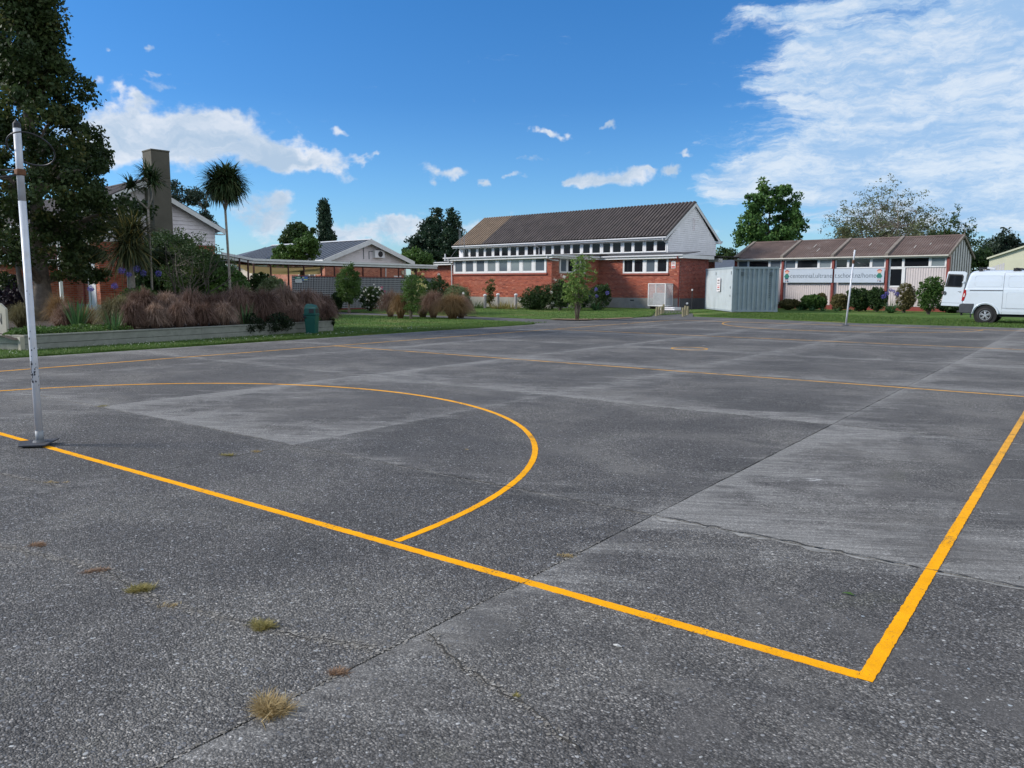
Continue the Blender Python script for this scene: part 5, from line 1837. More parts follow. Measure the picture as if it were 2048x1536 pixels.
# corrugated lean-to beside it
p2 = px_ground(1938, d=57)
t = thing('lean_to_fence', 'grey corrugated screen with sloping top between the classroom block and the cream shed', 'fence', (p2[0], p2[1], 0), ROT)
for q in range(14):
    m = MB(); x = q * .155
    z = 2.55 + q * .055
    m.box(x, x + .12, 0, .04, 0, z)
    m.build('paling', BAT, t)
m = MB(); m.box(0, 2.2, .042, .09, 1.0, 1.1); m.box(0, 2.2, .042, .09, 2.2, 2.3); m.build('rail', DARK, t)

# ------------------------------------------------------------------ covered walkway
RB = math.hypot(*FW[:2])
PA = px_ground(446, d=35.0); PB = px_ground(508, d=43.3); PC = px_ground(875, d=56)
POSTM = plain('dark_red_brown_post', (.075, .025, .022), .6, .1)
wk = thing('covered_walkway', 'long flat roofed walkway on thin dark red posts with white fascia', 'walkway', (PB[0], PB[1], 0))
def rel(P, z): return (P[0] - PB[0], P[1] - PB[1], z)
def strip(m, A, Bp, z0, z1, o0, o1):
    A = np.array(A); Bp = np.array(Bp)
    d = (Bp - A) / np.linalg.norm(Bp - A); nn = np.array([-d[1], d[0]])
    vs = []
    for P in (A, Bp):
        for (o, z) in ((o0, z0), (o1, z0), (o1, z1), (o0, z1)):
            q = P + nn * o - PB
            vs.append((q[0], q[1], z))
    m.add(vs, [(0, 1, 2, 3), (7, 6, 5, 4), (0, 4, 5, 1), (1, 5, 6, 2), (2, 6, 7, 3), (3, 7, 4, 0)])
m = MB(); strip(m, PA, PB, 2.88, 2.92, .08, 2.6); strip(m, PB, PC, 2.88, 2.92, .08, 2.6); m.build('walkway_roof', ROOFDK, wk)
m = MB()
for (a, b_) in ((PA, PB), (PB, PC)):
    strip(m, a, b_, 2.74, 2.86, .02, .055); strip(m, a, b_, 2.88, 3.00, -.05, .02)
m.build('fascia', WHITE, wk)
m = MB()
for (a, b_) in ((PA, PB), (PB, PC)): strip(m, a, b_, 2.863, 2.877, -.01, .05)
m.build('fascia_gap', DARK, wk)
m = MB(); strip(m, PA, PB, 2.74, 2.88, 2.56, 2.6); strip(m, PB, PC, 2.74, 2.88, 2.56, 2.6); m.build('back_beam', REDP, wk)
dW = (PC - PB) / np.linalg.norm(PC - PB); nW = np.array([-dW[1], dW[0]])
LW = np.linalg.norm(PC - PB)
for px in (511, 545, 580, 611, 646, 672, 700, 729, 765, 800, 835):
    # where the ray through that image column crosses the walkway front line
    v = direction(px, 560)[:2]
    Mx = np.array([[dW[0], -v[0]], [dW[1], -v[1]]])
    s_, _ = np.linalg.solve(Mx, CAM[:2] - PB)
    m = MB(); q = dW * s_ + nW * .12
    m.box(q[0] - .035, q[0] + .035, q[1] - .035, q[1] + .035, 0, 2.88); m.build('post', POSTM, wk)
for px in (480, 497):
    dA = (PB - PA) / np.linalg.norm(PB - PA)
    v = direction(px, 560)[:2]
    s_, _ = np.linalg.solve(np.array([[dA[0], -v[0]], [dA[1], -v[1]]]), CAM[:2] - PA)
    q = PA + dA * s_ - PB
    m = MB(); m.box(q[0] - .035, q[0] + .035, q[1] - .035, q[1] + .035, 0, 2.88); m.build('post', POSTM, wk)

# lattice screen standing along the walkway
def cross(px):
    v = direction(px, 560)[:2]
    s_, _ = np.linalg.solve(np.array([[dW[0], -v[0]], [dW[1], -v[1]]]), CAM[:2] - PB)
    return s_
sL, sR = cross(583), cross(868)
q = PB + dW * sL - nW * .06
lat = thing('lattice_screen', 'grey timber lattice screen below the walkway roof behind the garden', 'screen', (q[0], q[1], 0), math.atan2(dW[1], dW[0]))
LATM = plain('weathered_lattice', (.33, .34, .36), .85, .12, 3)
LATB = plain('lattice_shadow_sheet', (.045, .05, .055), .95, .15, 2)  # dark sheet standing in for the shadow behind the slats
LL = sR - sL
mv = MB(); mv.box(-.018, .018, -.010, -.001, .12, 2.06); mv = mv.mesh('slat', LATM)
mh = MB(); mh.box(0, 1.0, -.019, -.0105, -.018, .018); mh = mh.mesh('slat', LATM)
nv = int(LL / .125)
for k in range(nv + 1):
    link('slat', mv, lat, (LL * k / nv, 0, 0))
npan = 8
for p in range(npan):
    for z in np.arange(.18, 2.05, .125):
        o = link('slat', mh, lat, (LL * p / npan + .02, 0, float(z))); o.scale = (LL / npan - .04, 1, 1)
m = MB(); m.box(0, LL, -.03, .02, 2.065, 2.115); m.box(0, LL, -.03, .02, .05, .11); m.build('rail', REDP, lat)
m = MB(); m.box(0, LL, .03, .04, .11, 2.06); m.build('shadow_backing', LATB, lat)
# signs on it
for (pxa, pxb, ya, yb, cols, lab) in ((588, 599.5, 553.5, 557.5, 'g', 'small green and white sign at the left end of the lattice, the upper one'),
                                      (588, 601, 558.5, 565, 'w', 'small white sign below the green one at the left end of the lattice'),
                                      (602, 613, 553, 561, 'b', 'small blue and yellow sign on the lattice beside the green one')):
    sa, sb = cross(pxa) - sL, cross(pxb) - sL
    Pq = PB + dW * (cross((pxa + pxb) / 2)) - nW * .10
    z1, z0 = zof(pxa, ya, Pq), zof(pxa, yb, Pq)
    t = thing('lattice_sign', lab, 'sign', (Pq[0], Pq[1], (z0 + z1) / 2), math.atan2(dW[1], dW[0]))
    hw = (sb - sa) / 2; hh = (z1 - z0) / 2
    base = {'g': (.03, .22, .16), 'w': (.62, .66, .66), 'b': (.05, .16, .42)}[cols]
    m = MB(); m.box(-hw, hw, -.012, 0, -hh, hh); m.build('sign_plate', plain('sign_' + cols, base, .5, .06), t)
    m = MB()
    if cols == 'g': m.prism([(-hw * .7, -hh * .3), (-hw * .1, hh * .5), (hw * .8, hh * .1), (hw * .6, -hh * .5)], -.016, -.013, 'y'); cc = (.55, .65, .6)
    elif cols == 'w': m.box(-hw * .8, hw * .8, -.016, -.013, 0, hh * .3); m.box(-hw * .8, hw * .6, -.016, -.013, -hh * .5, -hh * .3); cc = (.3, .36, .4)
    else: m.box(-hw * .5, hw * .9, -.016, -.013, -hh * .8, -hh * .35); m.box(-hw * .9, -hw * .3, -.016, -.013, hh * .1, hh * .6); cc = (.6, .6, .15)
    m.build('printed_mark', plain('mark_' + cols, cc, .5), t)

# shade sail
S0 = px_ground(470, d=45.5); S1 = px_ground(652, d=50); S2 = px_ground(640, d=56); S3 = px_ground(500, d=53)
sail = []
N = 14
zc = (2.78, 2.80, 2.32, 2.35)
m = MB()
C4 = [np.array([*S, z]) for S, z in zip((S0, S1, S2, S3), zc)]
vs = []
for i in range(N + 1):
    for j in range(N + 1):
        u, v = i / N, j / N
        P = C4[0] * (1 - u) * (1 - v) + C4[1] * u * (1 - v) + C4[2] * u * v + C4[3] * (1 - u) * v
        cen = sum(C4) / 4
        pull = .08 * (4 * u * (1 - u) * (1 - v) ** 4 * 1 + 4 * u * (1 - u) * v ** 4)
        P = P + (cen - P) * pull * .7
        P[2] -= .16 * 4 * u * (1 - u) * (1 - .6 * v)
        vs.append(tuple(P))
m.add(vs, [(i * (N + 1) + j, (i + 1) * (N + 1) + j, (i + 1) * (N + 1) + j + 1, i * (N + 1) + j + 1) for i in range(N) for j in range(N)])
o = m.build('shade_sail', leafmat('sand_shade_cloth', (.62, .54, .38), (.62, .54, .38), trans=.6, rough=.9), smooth=True)
so = o.modifiers.new('thickness', 'SOLIDIFY'); so.thickness = .01
tag(o, 'sagging sand coloured shade sail stretched behind the walkway posts', 'shade sail')
m = MB(); p_ = px_ground(903 - 423, d=37.5)
t = thing('red_post', 'short bright red post standing left of the walkway posts above the brown grass', 'post', (p_[0], p_[1], 0))
m.box(-.07, .07, -.07, .07, 0, 2.1); m.build('shaft', plain('bright_red_paint', (.33, .05, .03), .5, .1), t)

# ------------------------------------------------------------------ planter
PL0 = np.array([-11.95, 4.55]); PL1 = np.array([-12.53, 14.35])
dp = (PL1 - PL0) / np.linalg.norm(PL1 - PL0); LP = np.linalg.norm(PL1 - PL0)
pl = thing('planter', 'long low planter edged with weathered grey timber boards in front of the garden', 'planter', (PL0[0], PL0[1], 0), math.atan2(dp[1], dp[0]) - PI / 2)
# local: y along the front, x = towards court ; back at -x
cuts = [0, 4.75, 8.2, LP]
for k in range(3):
    for (z0, z1, th) in ((-.02, .155, .045), (.163, .335, .045)):
        m = MB(); m.box(-th, 0 + (.004 if z0 < 0 else 0), cuts[k] + .002, cuts[k + 1] - .002, z0, z1)
        bevel(m.build('board', WOODG, pl), .006)
    m = MB(); m.box(-.10, .018, cuts[k] + .002, cuts[k + 1] - .002, .338, .375); bevel(m.build('cap_rail', WOODG, pl), .006)
ea = math.atan2(-.28, -.96)
WOODL = plain('sunlit_weathered_timber', (.40, .38, .31), .85, .12, 3, bump=.4, bscale=40, dirt=((.22, .21, .17), 3, .5))  # paler copy of the planter timber, sunlight painted onto the end boards
for (z0, z1) in ((-.02, .155), (.163, .335), (.338, .375)):
    m = MB(); m.box(0, 5.5, -.045, 0, z0, z1)
    o = m.build('board' if z1 < .337 else 'cap_rail', WOODL, pl, (-.02, -.002, 0)); o.rotation_euler = (0, 0, PI + .32); bevel(o, .006)
m = MB(); m.box(-.10, .012, -.06, .04, -.02, .336); m.build('corner_post', WOODL, pl, (0, -.035, 0))
for (z0, z1) in ((-.02, .155), (.163, .335)):
    m = MB(); m.box(-8, -.05, LP + .002, LP + .047, z0, z1); m.build('board', WOODG, pl)
m = MB(); m.box(-8, -.1, LP - .02, LP + .06, .338, .375); m.build('cap_rail', WOODG, pl)
m = MB()
NX, NY = 24, 28
rs = random.Random(3)
vs = [(-.06 - 9.4 * i / NX, -.2 + (LP - .1 + .1) * j / NY - (i / NX) * .3 * (1 - j / NY) * 9.0, .27 + rs.uniform(-.02, .05) + (.05 if 0 < i < NX else 0)) for i in range(NX + 1) for j in range(NY + 1)]
m.add(vs, [(i * (NY + 1) + j, (i + 1) * (NY + 1) + j, (i + 1) * (NY + 1) + j + 1, i * (NY + 1) + j + 1) for i in range(NX) for j in range(NY)])
m.build('soil', SOIL, pl, smooth=True)

# wooden sign at the far left
p_ = px_ground(4, x=-13.3)
t = thing('timber_sign', 'pale timber sign board with dark carved letters at the left edge above the planter', 'sign', (p_[0], p_[1], .3), 0.35)
m = MB()
m.add([(-1.3, -.03, .1), (0.06, -.03, .05), (.06, .03, .05), (-1.3, .03, .1), (-1.3, -.03, .82), (-.10, -.03, .80), (-.10, .03, .80), (-1.3, .03, .82), (.08, -.03, .66), (.08, .03, .66)],
      [(0, 1, 8, 5, 4), (3, 7, 6, 9, 2), (4, 5, 6, 7), (5, 8, 9, 6), (8, 1, 2, 9), (0, 3, 2, 1), (0, 4, 7, 3)])
m.build('sign_board', WOODP, t)
m = MB(); m.box(-.08, -.06, -.034, -.031, .28, .55); m.box(-.17, -.15, -.034, -.031, .28, .55)
m.add([(-.17, -.034, .55), (-.15, -.034, .55), (-.06, -.034, .28), (-.08, -.034, .28)], [(0, 1, 2, 3)]); m.build('letter', SBLK, t)
m = MB(); m.box(-1.2, -1.1, .031, .1, -.35, .8); m.box(-.1, .0, .031, .1, -.35, .66); m.build('stake', WOODG, t)

# ------------------------------------------------------------------ litter bin
bn = thing('litter_bin', 'dark green hooded litter bin in front of the brown grasses', 'bin', (-12.0, 13.02, .02), .55)
GRN = plain('bin_green', (.008, .085, .065), .35, .08, 4, dirt=((.03, .10, .08), 5, .3), spec=.5)
m = MB()
def frus(m, z0, z1, a0, a1, b0, b1, cy=0):
    m.add([(-a0, -b0 + cy, z0), (a0, -b0 + cy, z0), (a0, b0 + cy, z0), (-a0, b0 + cy, z0), (-a1, -b1 + cy, z1), (a1, -b1 + cy, z1), (a1, b1 + cy, z1), (-a1, b1 + cy, z1)],
          [(0, 3, 2, 1), (4, 5, 6, 7), (0, 1, 5, 4), (1, 2, 6, 5), (2, 3, 7, 6), (3, 0, 4, 7)])
frus(m, 0, .58, .155, .185, .155, .185)
bevel(m.build('bin_body', GRN, bn), .02, 3)
m = MB(); frus(m, .581, .63, .20, .205, .20, .205); bevel(m.build('rim', GRN, bn), .012)
m = MB(); m.box(-.205, -.10, -.225, -.206, .50, .56); bevel(m.build('latch', BLACKP, bn), .005)
# hood with sloping top and an opening
m = MB()
m.add([(-.185, -.185, .631), (.185, -.185, .631), (.185, .185, .631), (-.185, .185, .631), (-.18, -.18, .80), (.18, -.18, .80), (.18, .18, .80), (-.18, .18, .80),
       (-.17, -.15, .86), (.17, -.05, .86), (.17, .05, .90), (-.17, .15, .90), (-.16, -.03, .945), (.0, -.03, .945), (.0, .03, .945), (-.16, .03, .945)],
      [(0, 3, 2, 1), (0, 1, 5, 4), (1, 2, 6, 5), (2, 3, 7, 6), (3, 0, 4, 7), (4, 5, 9, 8), (5, 6, 10, 9), (6, 7, 11, 10), (7, 4, 8, 11), (8, 9, 13, 12), (9, 10, 14, 13), (10, 11, 15, 14), (11, 8, 12, 15), (12, 13, 14, 15)])
bevel(m.build('hood', GRN, bn), .012)
m = MB(); m.box(.183, .190, -.12, .12, .66, .79); m.box(-.02, .14, -.190, -.184, .66, .79); m.build('opening', SBLK, bn)

# ------------------------------------------------------------------ goal posts
def ring(m, c, rx, tilt_axis, tilt, rad=.19, tr=.009, n=36):
    ax = Vector(tilt_axis).normalized()
    Rm = Matrix.Rotation(tilt, 3, ax)
    pts = []
    for i in range(n + 1):
        a = 2 * PI * i / n
        pts.append(Vector(c) + Rm @ Vector((rad * math.cos(a), rad * math.sin(a), 0)))
    m.tube(pts, tr, 6, cap=False)


POLE = plain('chipped_white_pole', (.64, .67, .72), .35, .08, 5, dirt=((.46, .42, .34), 2.2, .6), spec=.5)
gp_ = thing('goal_post', 'near white netball goal post with chipped paint, steel base plate and two bent rings', 'goal post', (0, 0, 0))
m = MB(); m.tube([(0, 0, .145), (0, 0, 1.0), (0, 0, 2.35)], .0335, 20); m.build('pole', POLE, gp_, smooth=True)
m = MB(); m.tube([(0, 0, 2.351), (0, 0, 3.02)], .0325, 20); m.build('upper_pole', plain('bare_grey_steel', (.58, .61, .66), .45, .12, 6, dirt=((.36, .32, .27), 5, .5)), gp_, smooth=True)
m = MB(); m.tube([(0, 0, .03), (0, 0, .144)], .036, 20); m.build('sleeve', PIPE, gp_, smooth=True)
m = MB(); m.tube([(0, 0, 3.021), (0, 0, 3.06), (0, 0, 3.10)], [.036, .034, .004], 12); m.build('cap', BLACKP, gp_)
m = MB()
m.add([(-.19, -.10, .022), (.02, -.20, .014), (.20, -.04, .020), (.02, .17, .034), (-.19, -.10, .034), (.02, -.20, .026), (.20, -.04, .032), (.02, .17, .046)],
      [(0, 3, 2, 1), (4, 5, 6, 7), (0, 1, 5, 4), (1, 2, 6, 5), (2, 3, 7, 6), (3, 0, 4, 7)])
m.build('base_plate', plain('scuffed_dark_plate', (.06, .06, .065), .6, .3, 10, metal=.3), gp_)
m = MB(); m.tube([(0, 0, .034), (0, 0, .050)], [.065, .055], 14); m.build('flange', plain('dull_grey_flange', (.14, .145, .155), .7, .2, 10), gp_)
rsd = random.Random(4)
m = MB()
for k in range(46):      # paint chips on the camera side and round the pole
    z = .55 + abs(rsd.gauss(0, .28)) if k % 3 else rsd.uniform(.3, 1.9)
    a = rsd.uniform(0, 2 * PI)
    s_ = rsd.uniform(.003, .009)
    R_ = .0346
    pts = []
    for q in range(5):
        aa = a + s_ / R_ * math.cos(q * 2 * PI / 5) * rsd.uniform(.5, 1.2); zz = z + s_ * 1.7 * math.sin(q * 2 * PI / 5) * rsd.uniform(.5, 1.3)
        pts.append((R_ * math.cos(aa), R_ * math.sin(aa), zz))
    m.add(pts, [(0, 1, 2, 3, 4)])
a0 = math.atan2(-.42, .9)
for k in range(9):
    z = .62 + k * .024; a = a0 - .75 + rsd.uniform(-.3, .3)
    m.add([(.0347 * math.cos(a + da), .0347 * math.sin(a + da), z + dz) for da, dz in ((-.18, 0), (.18, -.004), (.22, .018), (-.12, .024))], [(0, 1, 2, 3)])
o = m.build('paint_chips', plain('chip_dark', (.03, .035, .05), .7, .2), gp_); o['kind'] = 'stuff'
RNGM = plain('dark_ring_steel', (.05, .05, .052), .45, .25, 10, metal=.5, spec=.5)
m = MB(); ring(m, (-.175, -.13, 2.60), .19, (.8, .6, 0), .34); m.tube([(0, 0, 2.62), (-.03, -.03, 2.62)], .012, 6); m.build('goal_ring', RNGM, gp_, smooth=True)
m = MB(); ring(m, (.085, .075, 2.83), .19, (.75, .66, 0), -.70, .200, .0075); m.build('goal_ring', RNGM, gp_, smooth=True)
m = MB(); m.box(-.037, .040, -.040, .040, 2.585, 2.645); bevel(m.build('clamp', RUST, gp_), .01)

gf = thing('goal_post', 'far thin white goal post leaning right in front of the classroom block', 'goal post', (0.0, 30.5, 0))
gf.rotation_euler = (0, math.radians(3.4), 0)
m = MB(); m.tube([(0, 0, .03), (0, 0, 2.55)], .034, 12); m.build('pole', POLE, gf, smooth=True)
m = MB(); m.tube([(0, 0, 2.551), (0, 0, 3.05)], .032, 12); m.build('upper_pole', POLE, gf, smooth=True)
m = MB(); m.tube([(0, 0, 0), (0, 0, .031)], [.14, .12], 12); m.build('base_plate', DARK, gf)
m = MB(); m.tube([(0, 0, 2.50), (0, 0, 2.64)], .045, 10); m.tube([(0, 0, 3.051), (0, 0, 3.09)], .04, 10); m.build('clamp', RUST, gf)
m = MB(); ring(m, (.34, .0, 2.50), .19, (0, 1, 0), .30, .19, .011); m.tube([(0, 0, 2.58), (.15, 0, 2.56)], .012, 6); m.build('goal_ring', RNGM, gf)

# ------------------------------------------------------------------ bollards and small lights
WOODB = plain('mossy_bollard_timber', (.26, .23, .14), .9, .2, 5, bump=.5, bscale=20)
bol = []
for k, (px, py) in enumerate(((1313, 632), (1318, 630.5), (1323, 629), (1327, 626), (1366.5, 633), (1370, 631.5), (1375, 630))):
    v = direction(px, py); tt = -CAM[2] / v[2]; P = CAM + v * tt
    h = .50
    labs = ['front of the four short timber bollards on the left side of the path', 'second of the four short timber bollards left of the path', 'third of the four short timber bollards left of the path', 'rearmost of the four short timber bollards left of the path, below the cage',
            'front of the three short timber bollards on the right side of the path', 'middle of the three short timber bollards right of the path', 'rear of the three short timber bollards right of the path']
    m = MB(); rb = random.Random(k)
    m.tube([(0, 0, 0), (rb.uniform(-.02, .02), 0, h * .5), (rb.uniform(-.03, .03), rb.uniform(-.03, .03), h * rb.uniform(.9, 1.08))], [.07, .068, .06], 9)
    o = m.build('bollard', WOODB, None, (P[0], P[1], 0)); tag(o, labs[k], 'bollard', 'timber bollards beside the path')
p_ = px_ground(1385, y=44.2)
t = thing('garden_light', 'thin black post light with small white head at the brick corner beside the path', 'lamp post', (p_[0], p_[1], 0))
m = MB(); m.tube([(0, 0, 0), (0, 0, 1.28)], .03, 8); m.build('pole', BLACKP, t); m = MB(); m.tube([(0, 0, 1.281), (0, 0, 1.38)], [.05, .045], 10); m.build('lamp_head', WHITE, t)
p_ = px_ground(1376, y=45.9)
t = thing('wall_tap_box', 'small round pale fitting on the dark foundation beside the path', 'fitting', (p_[0] , p_[1], .42))
m = MB(); m.tube([(0, 0, 0), (0, -.08, 0)], .07, 12); m.build('cover', GREYW, t)
for k, (px, yt) in enumerate(((970, 588), (996, 586.5), (1032, 587))):
    P = px_ground(px, y=38.9)
    lab = ['white topped timber post in the garden bed, leftmost of the three', 'white topped post in the garden bed, middle of the three', 'white topped post in the garden bed, right one close to the dark hedge'][k]
    t = thing('garden_post', lab, 'post', (P[0], P[1], 0), 0, 'white topped posts in the garden bed')
    h = zof(px, yt, P)
    m = MB(); m.tube([(0, 0, 0), (0, 0, h - .12)], .10, 10); m.build('post', plain('grey_post_timber', (.33, .31, .31), .8, .1), t)
    m = MB(); m.tube([(0, 0, h - .119), (0, 0, h - .05), (0, 0, h)], [.125, .12, .03], 10); m.build('post_cap', WHITE, t)

# ------------------------------------------------------------------ van
def rrect(x0, x1, y0, y1, r, n=5):
    pts = []
    for (cx, cy, a0) in ((x1 - r, y1 - r, 0), (x0 + r, y1 - r, PI / 2), (x0 + r, y0 + r, PI), (x1 - r, y0 + r, 1.5 * PI)):
        for i in range(n + 1):
            a = a0 + PI / 2 * i / n
            pts.append((cx + r * math.cos(a), cy + r * math.sin(a)))
    return pts


VP = np.array([4.27, 36.30])
van = thing('van', 'white panel van parked on the grass with its rear door swung open', 'van', (VP[0], VP[1], .02), ROT)
VW = plain('van_white', (.60, .66, .72), .22, .02, 1, spec=.5, coat=.6, dirt=((.48, .52, .55), 1.4, .25))
VIN = plain('van_interior', (.10, .11, .12), .8, .1, 3)
WID = 1.80
lv = [(.40, -.88, 3.75, .03), (.52, -.92, 3.80, .01), (.86, -.93, 3.82, .0), (1.30, -.90, 3.70, .0), (1.46, -.875, 3.35, .006), (1.50, -.865, 3.25, .03), (1.8, -.80, 2.85, .05), (2.05, -.745, 2.55, .085), (2.17, -.70, 2.40, .14), (2.24, -.62, 2.25, .24), (2.275, -.45, 2.05, .42)]
m = MB()
rings = []
for (z, xr_, xf, ins) in lv:
    rr_ = .12 if z < 2.1 else .2
    rings.append([(x, y, z) for x, y in rrect(xr_, xf, ins, WID - ins, rr_)])
n = len(rings[0])
vs = [p for r_ in rings for p in r_]
fs = []
for i in range(len(rings) - 1):
    for k in range(n):
        k2 = (k + 1) % n
        fs.append((i * n + k, i * n + k2, (i + 1) * n + k2, (i + 1) * n + k))
fs.append(tuple(range(n))[::-1]); fs.append(tuple((len(rings) - 1) * n + k for k in range(n)))
m.add(vs, fs)
body = m.build('body', VW, van, smooth=False)
# wheel arches and rear doorway cut out
cut = MB()
for xc in (0.0, 3.05):
    cut.tube([(xc, -.2, .36), (xc, .30, .36)], .455, 32)
    cut.tube([(xc, WID + .2, .36), (xc, WID - .30, .36)], .455, 32)
cutter = cut.build('cut', VW, van)
cut2 = MB(); cut2.box(-1.3, 1.4, .16, WID - .16, .62, 2.08); cutter2 = cut2.build('cut', VIN, van)
for c_ in (cutter, cutter2):
    bm = body.modifiers.new('cut', 'BOOLEAN'); bm.operation = 'DIFFERENCE'; bm.object = c_; bm.solver = 'EXACT'
bpy.context.view_layer.update()
dg = bpy.context.evaluated_depsgraph_get()
me = bpy.data.meshes.new_from_object(body.evaluated_get(dg))
body.modifiers.clear(); body.data = me
for c_ in (cutter, cutter2): bpy.data.objects.remove(c_)
bv = body.modifiers.new('bevel', 'BEVEL'); bv.width = .012; bv.segments = 2; bv.limit_method = 'ANGLE'; bv.angle_limit = math.radians(35)
ARCH = plain('arch_liner', (.012, .012, .013), .8, .1)
m = MB()
for xc in (0.0, 3.05):
    m.tube([(xc, .06, .36), (xc, .32, .36)], .45, 24)
m.build('arch_liner', ARCH, van)
# pressed panels, seams, rail
SEAM = plain('panel_seam', (.10, .115, .13), .6, .1)
def outline(pts, w, y):
    mm = MB()
    N_ = len(pts)
    for i in range(N_):
        a, b_ = pts[i], pts[(i + 1) % N_]
        mm.tube([(a[0], y(a[1]), a[1]), (b_[0], y(b_[1]), b_[1])], w, 4, cap=False)
    return mm
def ysur(z):
    for a, b_ in zip(lv[:-1], lv[1:]):
        if a[0] <= z <= b_[0]:
            f = (z - a[0]) / (b_[0] - a[0]); return a[3] + (b_[3] - a[3]) * f
    return 0
def press(x0, x1, z0, z1, r=.10):
    """pressed-in panel: a raised frame line and a slightly sunk face"""
    pts = rrect(x0, x1, z0, z1, r, 5)
    outline(pts, .010, lambda z: ysur(z) + .002).build('panel_pressing', VWL, van, smooth=True)
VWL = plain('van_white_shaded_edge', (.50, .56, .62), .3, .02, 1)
press(-.48, .55, 1.57, 2.04)
press(.79, 1.78, 1.55, 2.02)
press(.76, 1.80, .62, 1.32, .06)
m = MB()
for x in (.62, 1.92):
    m.tube([(x, ysur(z) - .001, z) for z in (.42, .7, .86, 1.3, 1.46, 1.50, 1.8, 2.05, 2.15)], .0065, 4, cap=False)
m.tube([(-.86, -.001, 1.385), (.62, -.001, 1.385)], .004, 4)
m.tube([(.62, .0, .66), (1.92, .0, .64)], .006, 4, cap=False)
m.tube([(.62, .17, 2.19), (1.92, .17, 2.19)], .006, 4, cap=False)
m.build('door_seam', SEAM, van)
m = MB(); m.box(-.64, .62, -.006, .03, 1.40, 1.425); bevel(m.build('slide_rail', DARK, van), .004)
m = MB(); m.tube([(.505 * math.cos(a), .012, .36 + .505 * math.sin(a)) for a in np.linspace(.05, PI - .05, 26)], [.03] * 26, 8); m.build('arch_lip', VW, van, smooth=True)
m = MB()
m.prism([(-1.0, .42), (-1.02, .78), (-.93, .83), (-.44, .83), (-.47, .62), (-.50, .42)], -.02, WID + .02, 'y')
bevel(m.build('bumper', plain('bumper_plastic', (.045, .05, .058), .55, .1, 5), van), .02, 3)
m = MB(); m.box(-1.12, -.98, .1, 1.7, .45, .52); m.box(-1.02, -.95, .3, .42, .30, .46); m.tube([(-.56, .1, .42), (-.56, .1, .22)], .03, 6); m.build('tow_step', DARK, van)
m = MB(); m.tube([(-1.14, .9, .5), (-1.26, .9, .46), (-1.27, .9, .40)], .028, 8); m.build('tow_bar', DARK, van)
m = MB()
m.prism([(-.945, .95), (-.85, .95), (-.77, 1.25), (-.79, 1.42), (-.85, 1.45), (-.895, 1.30)], -.012, .05, 'y')
tl = m.build('tail_light', plain('red_lens', (.36, .012, .015), .12, .1, 6, spec=.6), van); bevel(tl, .008)
m = MB(); m.prism([(-.885, 1.12), (-.835, 1.12), (-.82, 1.26), (-.855, 1.28)], -.018, -.013, 'y'); m.build('clear_lens', plain('clear_lens', (.7, .66, .62), .15, .03), tl)
m = MB(); m.box(-.45, 3.4, .15, WID - .15, .28, .40); m.build('underbody', ARCH, van)
TYRE = plain('tyre_rubber', (.02, .02, .022), .75, .15, 20)
ALLOY = plain('silver_alloy', (.52, .53, .55), .3, .05, 5, metal=.6)
def wheel(xc, yc, near=True):
    w_ = bpy.data.objects.new('wheel', None); COL.objects.link(w_); w_.parent = van; w_.location = (xc, yc, .335)
    m = MB()
    prof = [(.215, .0), (.225, -.01), (.30, -.012), (.328, .02), (.337, .06), (.337, .16), (.328, .20), (.30, .225), (.22, .225)]
    n_ = 36
    vs = []; fs = []
    for i in range(n_):
        a = 2 * PI * i / n_
        for (r_, y_) in prof: vs.append((r_ * math.cos(a), y_, r_ * math.sin(a)))
    k_ = len(prof)
    for i in range(n_):
        j = (i + 1) % n_
        for q in range(k_ - 1): fs.append((i * k_ + q, j * k_ + q, j * k_ + q + 1, i * k_ + q + 1))
    m.add(vs, fs); m.build('tyre', TYRE, w_, smooth=True)
    m = MB()
    m.tube([(.205 * math.cos(a), .012, .205 * math.sin(a)) for a in np.linspace(0, 2 * PI, 32)], .013, 6, cap=False)
    for s_ in range(5):
        a = 2 * PI * s_ / 5 + PI / 2
        for da in (-.20, .20):
            ca, sa = math.cos(a + da * .5), math.sin(a + da * .5)
            cb, sb = math.cos(a + da), math.sin(a + da)
            m.tube([(.05 * ca, .015, .05 * sa), (.205 * cb, .018, .205 * sb)], [.026, .022], 6)
    m.tube([(0, .0, 0), (0, .06, 0)], .055, 14)
    m.build('rim', ALLOY, w_)
    m = MB(); m.tube([(0, .05, 0), (0, .2, 0)], .21, 24); m.build('brake_backing', ARCH, w_)
wheel(0, .05); wheel(3.05, .05)
for xc in (0, 3.05):
    w_ = bpy.data.objects.new('wheel', None); COL.objects.link(w_); w_.parent = van; w_.location = (xc, WID - .27, .335)
    m = MB(); m.tube([(0, 0, 0), (0, .22, 0)], .335, 28); m.build('tyre', TYRE, w_)
